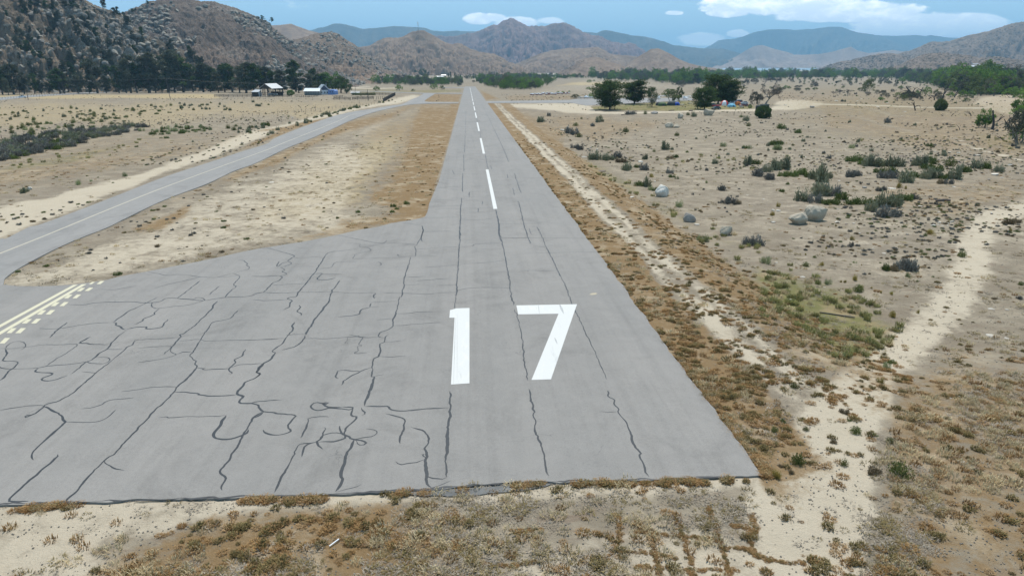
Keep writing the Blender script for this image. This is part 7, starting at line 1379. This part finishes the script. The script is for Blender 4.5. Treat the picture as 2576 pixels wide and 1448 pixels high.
tp = p + np.array([2, 9, 0]); e = empty('trailer', tp, -.3); prop(e, 'white flat trailer parked inside the pole barn', 'trailer'); b = MB(); b.box((0, 0, .9), (7.5, 2.2, .9)); joinme(e, 'body', b.me('body', M_WBOARD))
for x3 in (-2.2, 2.2): b = MB(); b.tube([(x3, -1.3, .45), (x3, -1.05, .45)], [.45, .45], 12); joinme(e, 'wheel', b.me('wheel', M_RAIL))
# small shed
p = GZ(643, 243.5); k = mpp(p); e = empty('small_shed', p, -.15); prop(e, 'small shed with pale sloping roof left of the pole barn', 'shed'); b = MB(); b.box((0, 2.5, 0), (18 * k, 5, 11 * k)); joinme(e, 'wall', b.me('wall', M_WOOD)); b = MB(); b.add([(-10 * k, -.6, 11 * k), (10 * k, -.6, 11 * k), (9 * k, 5.6, 16 * k), (-9 * k, 5.6, 16 * k), (-10 * k, -.6, 11 * k + .15), (10 * k, -.6, 11 * k + .15), (9 * k, 5.6, 16 * k + .15), (-9 * k, 5.6, 16 * k + .15)], [(3, 2, 1, 0), (4, 5, 6, 7), (0, 1, 5, 4), (1, 2, 6, 5), (2, 3, 7, 6), (3, 0, 4, 7)]); joinme(e, 'roof', b.me('roof', M_TIN)); b = MB(); b.box((9.2 * k, 2.5, 0), (.3, 5.2, 11 * k)); joinme(e, 'side_wall', b.me('side_wall', M_WBOARD))
# white-roofed barn
p = GZ(785, 239.5); k = mpp(p); e = empty('low_barn', p, -.08); prop(e, 'low barn with bright white roof and dark walls', 'barn'); W_ = 38 * k
b = MB(); b.box((0, 3, 0), (W_, 6, 10.5 * k)); joinme(e, 'wall', b.me('wall', M_GREYW)); b = MB(); b.add([(-W_ / 2 - .6, -.8, 10 * k), (W_ / 2 + .6, -.8, 10 * k), (W_ / 2 + .2, 3.2, 17.2 * k), (-W_ / 2 - .2, 3.2, 17.2 * k), (W_ / 2 + .6, 6.8, 10.2 * k), (-W_ / 2 - .6, 6.8, 10.2 * k)], [(0, 1, 2, 3), (3, 2, 4, 5), (5, 4, 1, 0)]); joinme(e, 'roof', b.me('roof', M_WROOF))
for x3 in np.linspace(-W_ / 2 + .5, W_ / 2 - .5, 9): b = MB(); b.box((x3, -.06, 0), (.16, .1, 10 * k)); joinme(e, 'board', b.me('board', M_WOOD))
# house with grey gable roofs
p = GZ(816, 238); k = mpp(p); e = empty('farm_house', p, .35); prop(e, 'farm house with grey gabled roof and white trim', 'house'); w2 = 11 * k; wl = 11 * k; rg = 24 * k
b = MB(); b.box((0, 5, 0), (w2 * 2, 12, wl)); joinme(e, 'wall', b.me('wall', M_WBOARD)); b = MB(); b.prism([(-w2, wl), (w2, wl), (0, rg - .4)], -1, 11); joinme(e, 'gable', b.me('gable', simple('dark_gable', (.07, .08, .11))))
for s3 in (-1, 1):
    b = MB(); roofslab(b, (min(0, s3 * (w2 + .8)), wl - .4 if s3 < 0 else rg), (max(0, s3 * (w2 + .8)), rg if s3 < 0 else wl - .4), -1.6, 11.6, .2); joinme(e, 'roof', b.me('roof', M_TIN)); b = MB(); b.bar((0, -1.75, rg + .05), (s3 * (w2 + .8), -1.75, wl - .3), .12, .5); joinme(e, 'bargeboard', b.me('bargeboard', M_WBOARD))
for x3 in (-2.2, .2, 2.4): b = MB(); b.box((x3, -1.08, 1.0), (1.0, .12, 1.4)); q_ = joinme(e, 'window', b.me('window', M_WBOARD)); b = MB(); b.box((x3, -1.16, 1.12), (.78, .06, 1.15)); joinme(q_, 'pane', b.me('pane', M_GLS))
b = MB(); b.box((-w2 * 1.5, 1.5, wl * .75), (w2 * 1.3, 5, .15)); joinme(e, 'porch_roof', b.me('porch_roof', M_TIN)); 
for x3 in (-w2 * 2.0, -w2 * 1.1): b = MB(); b.box((x3, -.8, 0), (.2, .2, wl * .75)); joinme(e, 'porch_post', b.me('porch_post', M_WBOARD))
b = MB(); b.box((2.5, 4, rg - 2.2), (.8, .8, 2.8)); joinme(e, 'chimney', b.me('chimney', M_GREYW))
p = GZ(834, 238.5); k = mpp(p); e = empty('blue_shed', p, -.2); prop(e, 'light blue shed with a rounded top beside the house', 'shed'); b = MB(); b.prism([(-9 * k, 0), (9 * k, 0), (9 * k, 9 * k), (6.5 * k, 12 * k), (-6 * k, 12.6 * k), (-9 * k, 10 * k)], 0, 7); joinme(e, 'wall', b.me('wall', M_BLUE))
for x3 in (-3 * k, 3.2 * k): b = MB(); b.tube([(x3, -.08, 7 * k), (x3, .0, 7 * k)], [.45, .45], 12); joinme(e, 'window', b.me('window', M_GLS))
def ranch(px, py, wpx, hpx, wallm, roofm, label, rz=0, name='house'):
    p = G1(px, py); k = mpp(p); w = wpx * k; h = hpx * k; e = empty(name, p, rz); prop(e, label, 'house'); b = MB(); b.box((0, w * .3, -.5), (w, w * .55, h * .62 + .5)); joinme(e, 'wall', b.me('wall', wallm)); b = MB(); b.prism([(-.6, h * .6), (w * .3, h), (w * .6 + .6, h * .6)], -w / 2 - .5, w / 2 + .5, axis='x'); joinme(e, 'roof', b.me('roof', roofm))
    for x3 in (-w * .3, 0, w * .3): b = MB(); b.box((x3, -.0, h * .2), (w * .1, .12, h * .25)); joinme(e, 'window', b.me('window', M_GLS))
    return e
M_TANW = simple('tan_wall', (.42, .36, .28), var=.1)
for a in ((1108, 196, 14, 4, M_WBOARD, M_WROOF, 'long white ranch building left of the column trees'), (1098, 196, 8, 4, M_WBOARD, M_TIN, 'small white building left of the long ranch building'), (1116, 193, 12, 5, M_TANW, M_TIN, 'tan ranch building behind the column trees'), (1378, 190, 20, 4, M_WBOARD, M_WROOF, 'white building at the end of the dark tree row'), (1392, 190, 12, 3.5, M_TANW, M_TIN, 'tan building beside the white one at the tree row'), (1205, 196, 8, 3, M_TANW, M_WROOF, 'pale shed beyond the end of the runway'), (870, 199, 9, 4, M_TANW, M_TIN, 'shed on the lower slope above the oaks'), (752, 222, 7, 7, M_WBOARD, M_WROOF, 'white building glimpsed between the farm pines'), (893, 236.5, 20, 5, M_GREYW, M_TIN, 'low grey-roofed shed behind the corral')): ranch(*a)
# dark hedge by the corral, white things in the yard
p = GZ(915, 238); k = mpp(p)
for i in range(13):
    bush('o', 889 + i * 4.4, 239.3, 7, uniq(f'dark hedge bush behind the corral, {"left" if i < 4 else "middle" if i < 9 else "right"} stretch', 889 + i * 4.4, 239), 1.2, 'hedge bushes behind the corral')
def far_building(seed, n, tl, th, r, gname, lab, xlo, xhi):
    P = on_hill(seed, n, tl, th, lambda px, t, p: 1.0 if xlo < px < xhi else 0, r)
    for p in P:
        x, y, _ = proj(p); e = empty('hillside_house', (p[0], p[1], p[2] - .5), r.uniform(-.6, .6)); w = r.uniform(14, 24); prop(e, uniq(lab, x, y), 'house', gname); b = MB(); b.box((0, 0, -1), (w, 9, 5)); joinme(e, 'wall', b.me('wall', M_TANW if r.random() < .5 else M_WBOARD)); b = MB(); b.prism([(-5.5, 4), (0, 7), (5.5, 4)], -w / 2 - .5, w / 2 + .5, axis='x'); joinme(e, 'roof', b.me('roof', M_WROOF if r.random() < .5 else M_TIN))
far_building(26, 9, .03, .25, np.random.default_rng(4), 'houses on the right hillside', 'pale house low on the right hillside', 2330, 2500); far_building(26, 5, .3, .7, np.random.default_rng(9), 'houses on the right hillside', 'pale house higher on the right hillside', 2450, 2560)
# radio mast on the hill
d = ray(np.array([1052]), np.array([80]))[0]; d = d / np.hypot(d[0], d[1]); rr = 2880; p = np.array([d[0] * rr, d[1] * rr, CAMZ + d[2] * rr]); k = mpp(p); e = empty('radio_mast', p); prop(e, 'thin lattice radio mast on top of the tan hill', 'mast'); h = 23 * k
for i in range(3): a = i * 2.09; b = MB(); b.bar((math.cos(a) * 1.6, math.sin(a) * 1.6, -5), (math.cos(a) * 1.0, math.sin(a) * 1.0, h), .35); joinme(e, 'mast_leg', b.me('mast_leg', M_WIRE))
for j in range(14): b = MB(); z = h * j / 14; [b.bar((math.cos(i * 2.09) * 1.4, math.sin(i * 2.09) * 1.4, z), (math.cos(i * 2.09 + 2.09) * 1.4, math.sin(i * 2.09 + 2.09) * 1.4, z + h / 14), .22) for i in range(3)]; joinme(e, 'brace', b.me('brace', M_WIRE))
for z in (.72, .84, .93): b = MB(); b.tube([(-1.5, -1.8, h * z), (1.5, -1.8, h * z)], [1.4, 1.4], 10); joinme(e, 'dish', b.me('dish', M_WBOARD))
# ------------------------------------------------------------------ vehicles
M_TYRE = simple('tyre', (.02, .02, .02), rough=.8); M_RIM = simple('rim', (.45, .45, .46), rough=.3, metal=.8, var=.05); M_LAMP = simple('headlight_glass', (.7, .72, .75), rough=.15, var=.03, spec=.6); M_RED = simple('tail_lamp', (.35, .02, .02), rough=.3)
def paint(n, c): return simple(n, c, rough=.3, var=.04, spec=.5, coat=.6)
def car(kind, px, py, rz, col, label, name='parked_car', cat='car', extra=None):
    p = GZ(px, py); e = empty(name, p, rz); prop(e, label, cat); m = paint(name + '_paint', col)
    L, Wd, hh = (5.4, 1.95, 1.85) if kind == 'pickup' else ((4.8, 1.9, 1.72) if kind == 'suv' else (4.35, 1.78, 1.45)); z0, zb = .28, .95 if kind != 'hatch' else .85
    prof = {'pickup': [(-L / 2, z0 + .1), (-L / 2, zb), (-L * .12, zb), (-L * .12, zb), (L * .22, zb), (L * .46, zb - .05), (L / 2, zb - .25), (L / 2, z0)], 'suv': [(-L / 2, z0 + .05), (-L / 2 + .03, zb), (L * .2, zb), (L * .45, zb - .08), (L / 2, zb - .28), (L / 2, z0)], 'hatch': [(-L / 2, z0 + .05), (-L / 2 + .03, zb), (L * .2, zb), (L * .45, zb - .12), (L / 2, zb - .3), (L / 2, z0)]}[kind]
    if kind == 'pickup': prof = [prof[i] for i in (0, 1, 2, 4, 5, 6, 7)]
    b = MB(); b.prism(prof, -Wd / 2, Wd / 2); joinme(e, 'body', b.me('body', m))
    a0, a1, c0, c1 = {'pickup': (-L * .10, L * .22, -L * .08, L * .10), 'suv': (-L * .48, L * .22, -L * .44, L * .07), 'hatch': (-L * .46, L * .24, -L * .30, L * .06)}[kind]; y1, y2 = Wd / 2 - .04, Wd / 2 - .2
    V = [(a0, -y1, zb + .002), (a1, -y1, zb + .002), (a1, y1, zb + .002), (a0, y1, zb + .002), (c0, -y2, hh), (c1, -y2, hh), (c1, y2, hh), (c0, y2, hh)]
    b = MB(); b.add(V, [(3, 2, 1, 0), (4, 5, 6, 7), (0, 1, 5, 4), (1, 2, 6, 5), (2, 3, 7, 6), (3, 0, 4, 7)]); joinme(e, 'cabin', b.me('cabin', m))
    def pane(i, j, k_, l, nm, off):
        q = [np.array(V[t]) for t in (i, j, k_, l)]; c = sum(q) / 4; nr = np.cross(q[1] - q[0], q[3] - q[0]); nr /= np.linalg.norm(nr); nr *= .012; 
        q = [c + (t - c) * .86 for t in q]; b = MB(); b.add([t + nr for t in q] + [t - nr * .2 for t in q], [(0, 1, 2, 3), (7, 6, 5, 4), (0, 4, 5, 1), (1, 5, 6, 2), (2, 6, 7, 3), (3, 7, 4, 0)]); joinme(e, nm, b.me(nm, M_GLS))
    pane(0, 1, 5, 4, 'side_window', 0); pane(2, 3, 7, 6, 'side_window', 0); pane(1, 2, 6, 5, 'windscreen', 0); pane(3, 0, 4, 7, 'rear_window', 0)
    for sx in (-L * .31, L * .31):
        for sy in (-1, 1):
            b = MB(); b.tube([(sx, sy * (Wd / 2 - .2), .34), (sx, sy * (Wd / 2 + .02), .34)], [.34, .34], 14); w = joinme(e, 'wheel', b.me('wheel', M_TYRE)); b = MB(); b.tube([(sx, sy * (Wd / 2 + .02), .34), (sx, sy * (Wd / 2 + .04), .34)], [.2, .2], 10); joinme(w, 'rim', b.me('rim', M_RIM))
    for sy in (-1, 1): b = MB(); b.box((L / 2 - .02, sy * Wd * .36, zb - .36), (.06, .32, .15)); joinme(e, 'headlight', b.me('headlight', M_LAMP)); b = MB(); b.box((-L / 2 + .0, sy * Wd * .4, zb - .3), (.06, .2, .2)); joinme(e, 'tail_light', b.me('tail_light', M_RED))
    for sy in (-1, 1): b = MB(); b.box((a1 - .25, sy * (Wd / 2 + .08), zb + .02), (.12, .16, .14)); joinme(e, 'mirror', b.me('mirror', m))
    if kind == 'pickup': b = MB(); b.box((-L * .31, 0, zb - .12), (L * .34, Wd - .25, .13)); joinme(e, 'cargo_bed', b.me('cargo_bed', M_TYRE))
    if extra: extra(e, m, hh)
    return e
car('hatch', 1801, 275.6, math.pi, (.012, .03, .022), 'dark green hatchback with a red kayak on its roof, nearest car')
def kayak(px, py, z):
    p = GZ(px, py); o = MB(); o.tube([(-2.2, 0, 0), (-1.6, 0, .03), (0, 0, .02), (1.6, 0, .03), (2.2, 0, 0)], [.04, .26, .34, .26, .04], 8); q = o.build('kayak', [paint('kayak_red', (.42, .03, .03))], None, True, p + np.array([0, 0, z])); prop(q, 'red kayak tied on the roof of the dark green hatchback', 'kayak')
kayak(1801, 275.6, 1.78)
car('suv', 1836, 263.5, math.pi + .35, (.72, .73, .74), 'white SUV parked behind the blue tent'); car('suv', 1843, 257.5, math.pi + .25, (.02, .022, .026), 'black SUV behind the white SUV, highest in the group'); car('suv', 1856, 259, math.pi + .1, (.16, .012, .03), 'dark red SUV behind the orange tent'); car('hatch', 1871, 262.5, math.pi - .1, (.70, .70, .71), 'white car between the dark red and the red car'); car('hatch', 1871, 267.5, math.pi + .1, (.17, .018, .022), 'red hatchback at the right of the tents')
car('suv', 1786, 268, math.pi + .2, (.03, .035, .035), 'dark vehicle in the shade under the big tree'); car('pickup', 57, 245.5, math.pi + .12, (.74, .75, .76), 'white pickup truck on the road at the far left', name='pickup_truck', cat='pickup truck')
# tents
def tent(px, py, w, h, cols, label, rz=0.0, kind='dome'):
    p = GZ(px, py); e = empty('tent', p, rz); prop(e, label, 'tent'); ms = [simple('tent_fabric', c, rough=.7, var=.08, scale=2) for c in cols]; n = 8; K = 6
    for q in range(len(ms)):
        b = MB(); a0 = 2 * math.pi * q / len(ms); a1 = 2 * math.pi * (q + 1) / len(ms); na = max(2, n * 2 // len(ms)); V = []; F = []
        for i in range(K + 1):
            t = i / K * math.pi / 2
            for j in range(na + 1):
                a = a0 + (a1 - a0) * j / na; sq = 1 / max(abs(math.cos(a)), abs(math.sin(a))) ** .5; V.append((math.cos(a) * w / 2 * math.cos(t) ** .8 * sq, math.sin(a) * w / 2 * math.cos(t) ** .8 * sq, math.sin(t) * h))
        for i in range(K):
            for j in range(na): v0 = i * (na + 1) + j; F.append((v0, v0 + 1, v0 + na + 2, v0 + na + 1))
        b.add(V, F); joinme(e, 'fabric_panel', b.me('fabric_panel', ms[q], smooth=True))
    b = MB(); b.add([(-w * .16, -w * .53, .02), (w * .16, -w * .53, .02), (0, -w * .44, h * .62), (-w * .16, -w * .5, .02), (w * .16, -w * .5, .02), (0, -w * .41, h * .62)], [(0, 1, 2), (5, 4, 3), (0, 3, 4, 1), (1, 4, 5, 2), (2, 5, 3, 0)]); joinme(e, 'door_flap', b.me('door_flap', simple('tent_door', (.05, .05, .06))))
    for s3 in (-1, 1): b = MB(); b.tube([(s3 * w * .5 * math.cos(t), s3 * .3 * w * math.cos(t), math.sin(t) * h * 1.02) for t in np.linspace(0, math.pi, 9)], [.03] * 9, 4); joinme(e, 'tent_pole', b.me('tent_pole', M_WIRE))
tent(1822, 265.5, 3.4, 2.5, [(.55, .04, .03), (.75, .73, .72), (.55, .04, .03), (.75, .73, .72)], 'tall red and white dome tent left of the white SUV', 1.9); tent(1840, 268.5, 3.6, 1.6, [(.10, .32, .46), (.16, .42, .55)], 'light blue tent on the grass in front of the SUV', .3); tent(1856, 264.5, 2.8, 1.9, [(.62, .13, .03), (.68, .18, .04)], 'orange tent beside the dark red SUV')
tent(1666, 266, 4.6, 1.9, [(.035, .06, .025), (.05, .09, .03)], 'dark green dome tent, larger of the left pair'); tent(1656.5, 265, 3.0, 1.8, [(.16, .17, .17), (.05, .055, .05)], 'grey and dark tent left of the green dome'); tent(1689, 265.5, 4.4, 2.4, [(.40, .41, .40), (.06, .065, .06), (.05, .055, .05)], 'large grey-topped dark tent in the middle of the lawn', .6); tent(1696.5, 265.3, 2.4, 2.0, [(.02, .04, .04)], 'small black-green tent beside the grey-topped tent'); tent(1702.5, 265.6, 3.0, 1.8, [(.02, .05, .30), (.03, .08, .36)], 'deep blue dome tent right of the grey-topped tent')
# picnic tables
M_TAB = simple('concrete_table', (.42, .41, .38), var=.15); M_TABD = simple('dark_table', (.10, .09, .075), var=.2)
def picnic(px, py, label, m, rz=0.2):
    p = GZ(px, py); e = empty('picnic_table', p, rz); prop(e, label, 'picnic table'); b = MB(); b.box((0, 0, .7), (1.9, .8, .08)); joinme(e, 'table_top', b.me('table_top', m))
    for s3 in (-1, 1): b = MB(); b.box((0, s3 * .75, .42), (1.9, .28, .06)); joinme(e, 'bench', b.me('bench', m)); b = MB(); b.bar((s3 * .65, -.7, 0), (s3 * .65, .1, .7), .09); b.bar((s3 * .65, .7, 0), (s3 * .65, -.1, .7), .09); b.bar((s3 * .65, -.85, .4), (s3 * .65, .85, .4), .08); joinme(e, 'leg_frame', b.me('leg_frame', m))
picnic(1543, 275, 'dark picnic table at the foot of the leftmost park tree', M_TABD); picnic(1632, 267, 'picnic table beside the small bristly tree', M_TABD); picnic(1716, 266, 'pale picnic table right of the blue tent', M_TAB, -.1); picnic(1737, 262, 'white-topped table near the vase-shaped tree', M_TAB); picnic(1864, 271, 'low pale table in front of the red hatchback', M_TAB)
# portable toilets
def toilet(px, py, col, label):
    p = GZ(px, py); e = empty('portable_toilet', p, .2); prop(e, label, 'portable toilet'); m = simple('toilet_plastic', col, rough=.5, var=.06); b = MB(); b.box((0, 0, .1), (1.7, 1.7, 2.1)); joinme(e, 'cabin', b.me('cabin', m)); b = MB(); b.box((0, -.88, .2), (1.2, .06, 1.9)); d_ = joinme(e, 'door', b.me('door', m)); b = MB(); b.box((.45, -.93, 1.0), (.08, .05, .2)); joinme(d_, 'handle', b.me('handle', M_WIRE)); b = MB(); b.box((0, 0, 2.2), (1.75, 1.75, .3), top=(.75, .75)); joinme(e, 'roof', b.me('roof', simple('toilet_roof', tuple(x * 1.6 + .02 for x in col)))); b = MB(); b.tube([(.6, .6, 2.2), (.6, .6, 2.9)], [.06, .06], 6); joinme(e, 'vent_pipe', b.me('vent_pipe', m))
toilet(1907, 279.5, (.022, .032, .030), 'dark portable toilet at the left of the row'); toilet(1917, 277, (.026, .036, .034), 'dark portable toilet in the middle of the row'); toilet(1927, 276, (.03, .04, .036), 'dark portable toilet with a paler top, at the right')
# aeroplanes
def plane(px, py, rz, label, high=True):
    p = GZ(px, py); e = empty('light_aeroplane', p, rz); prop(e, label, 'aeroplane'); m = paint('aeroplane_white', (.76, .77, .78))
    b = MB(); b.tube([(3.9, 0, 1.2), (3.6, 0, 1.2), (2.6, 0, 1.25), (1.2, 0, 1.4), (-.6, 0, 1.4), (-3.2, 0, 1.35), (-4.4, 0, 1.4)], [.12, .38, .52, .68, .62, .28, .1], 10); joinme(e, 'fuselage', b.me('fuselage', m, smooth=True)); z = 2.15 if high else 1.0
    for s3 in (-1, 1):
        b = MB(); b.add([(1.4, 0, z), (1.3, s3 * 5.4, z + .15), (.1, s3 * 5.4, z + .12), (-.2, 0, z), (1.4, 0, z + .18), (1.3, s3 * 5.4, z + .27), (.1, s3 * 5.4, z + .22), (-.2, 0, z + .15)], [(3, 2, 1, 0), (4, 5, 6, 7), (0, 1, 5, 4), (1, 2, 6, 5), (2, 3, 7, 6), (3, 0, 4, 7)]); joinme(e, 'wing', b.me('wing', m))
        b = MB(); b.box((-4.0, s3 * .95, 1.42), (.8, 1.7, .08)); joinme(e, 'tailplane', b.me('tailplane', m)); b = MB(); b.bar((.6, s3 * .4, .9), (.6, s3 * 1.25, .3), .08); b.tube([(.6, s3 * 1.2, .22), (.6, s3 * 1.35, .22)], [.22, .22], 10); joinme(e, 'wheel', b.me('wheel', M_TYRE))
        if high: b = MB(); b.bar((.6, s3 * .55, 1.0), (.6, s3 * 2.9, z), .07); joinme(e, 'strut', b.me('strut', m))
    b = MB(); b.add([(-3.3, -.04, 1.5), (-4.6, -.04, 1.4), (-4.7, -.04, 2.75), (-4.2, -.04, 2.75), (-3.3, .04, 1.5), (-4.6, .04, 1.4), (-4.7, .04, 2.75), (-4.2, .04, 2.75)], [(0, 1, 2, 3), (7, 6, 5, 4), (0, 4, 5, 1), (1, 5, 6, 2), (2, 6, 7, 3), (3, 7, 4, 0)]); joinme(e, 'fin', b.me('fin', m)); b = MB(); b.box((1.5, 0, 1.75), (1.1, 1.0, .35), top=(.7, .8)); joinme(e, 'canopy', b.me('canopy', M_GLS)); b = MB(); b.box((3.96, 0, .3), (.05, .14, 1.8)); joinme(e, 'propeller', b.me('propeller', M_TYRE)); b = MB(); b.tube([(3.0, -.06, .2), (3.0, .06, .2)], [.2, .2], 10); b.bar((3.0, 0, .3), (3.0, 0, .9), .07); joinme(e, 'nose_wheel', b.me('nose_wheel', M_TYRE))
plane(1724, 251, math.pi / 2 + .1, 'white high-wing aeroplane seen between the park trees'); plane(1657, 250, math.pi / 2 - .3, 'white aeroplane half hidden behind the bristly tree'); plane(1475, 248.3, math.pi / 2 + .2, 'white low-wing aeroplane at the left end of the apron', False)
e = empty('apron_barrier', GZ(1452, 248.3)); prop(e, 'low white rail along the back of the apron', 'barrier'); P0 = GZ(1452, 248.3)
for i in range(7):
    q = GZ(1452 + i * 7, 248.3); b = MB(); b.box((0, 0, 0), (.12, .12, .8)); joinme(e, 'post', b.me('post', M_WBOARD), tuple(q - P0))
    if i: pq = GZ(1452 + (i - 1) * 7, 248.3); b = MB(); b.bar(pq - P0 + np.array([0, 0, .75]), q - P0 + np.array([0, 0, .75]), .1, .25); joinme(e, 'rail', b.me('rail', M_WBOARD))
# logs and kerb timbers by the lawn
M_LOG = simple('old_log', (.15, .11, .085), var=.3, scale=3)
for a, q, lab in (((1497, 279.5), (1549, 276.8), 'long dark timber edging the lawn left of the park road'), ((1590, 280.8), (1603, 280.2), 'short brown log beside the park road'), ((1682, 278.6), (1696, 278.4), 'thin log at the lawn edge in front of the tents'), ((2355, 509), (2390, 507), 'blackened plank lying on the sand near the curved sage line'), ((1563, 290), (1590, 286), 'low line of dark brush below the park road')):
    A, Q_ = GZ(*a), GZ(*q); b = MB(); b.tube([A - A + np.array([0, 0, .12]), (Q_ - A) * .5 + np.array([0, .1, .2]), Q_ - A + np.array([0, 0, .1])], [.16, .18, .12], 7); o = b.build('log', [M_LOG], None, True, A); prop(o, lab, 'log')
bush('d', 1580, 289, 26, 'long low grey brush pile below the park road', .5); bush('d', 1596, 288, 18, 'right end of the low grey brush pile', .6)
# white blocks at the back of the field
r9 = np.random.default_rng(12); M_BR = simple('rusty_side', (.22, .09, .07), var=.3)
WB = [(285, 285), (340, 255), (385, 280), (465, 250), (545, 280), (620, 255), (750, 285), (800, 235), (840, 240), (880, 225), (985, 265), (1030, 218), (1145, 210), (1230, 260), (1235, 222), (1400, 265), (1440, 215), (1540, 235), (1630, 210), (1710, 243), (1800, 215), (1895, 240), (1945, 212), (2035, 215), (1100, 262), (1480, 225), (690, 283), (1290, 262)]
ORD = 'leftmost,second,third,fourth,fifth,sixth,seventh,eighth,ninth,tenth,eleventh,twelfth,thirteenth,fourteenth,fifteenth,sixteenth,seventeenth,eighteenth,nineteenth,twentieth,twenty-first,twenty-second,twenty-third,twenty-fourth,twenty-fifth,twenty-sixth,twenty-seventh,rightmost'.split(',')
for i, (a, c) in enumerate(sorted(WB)):
    x, y = 1321 + a / 18.43, 222.3 + (c + 30) / 18.43; p = GZ(x, y); e = empty('marker_block', p, r9.uniform(-.5, .5)); s = r9.uniform(.8, 1.25)
    red = a in (1100, 1480, 1800, 1945); prop(e, f'{ORD[min(i, 27)]} {"reddish" if red else "white-topped"} block {"" if i in (0, 27) else "from the left "}in the row behind the runway verge', 'block', 'white blocks in a row behind the runway verge')
    b = MB(); b.box((0, 0, .0), (1.7 * s, 1.2, .7 * s), top=(.8, .7)); joinme(e, 'base', b.me('base', M_BR)); b = MB(); b.box((0, .1, .70 * s), (1.6 * s, 1.3, .35), top=(.7, .6)); joinme(e, 'top', b.me('top', M_BR if red else M_WROOF))
# sticks and scraps on the near ground
for a, q, w, lab in (((829, 1375 * 1.0), (853, 1359), .02, 'thin white stick lying on the weeds at the bottom'), ((2063, 1052), (2110, 1073), .05, 'dark weathered plank half buried in the green patch')):
    if lab.startswith('dark'): a, q = (2062, 784), (2150, 800)
    A, Q_ = GZ(*a), GZ(*q); b = MB(); b.bar(np.array([0, 0, .06]), Q_ - A + np.array([0, 0, .09]), w * 2, w); o = b.build('stick', [M_WBOARD if w < .03 else M_SNAG], None, False, A); prop(o, lab, 'stick')
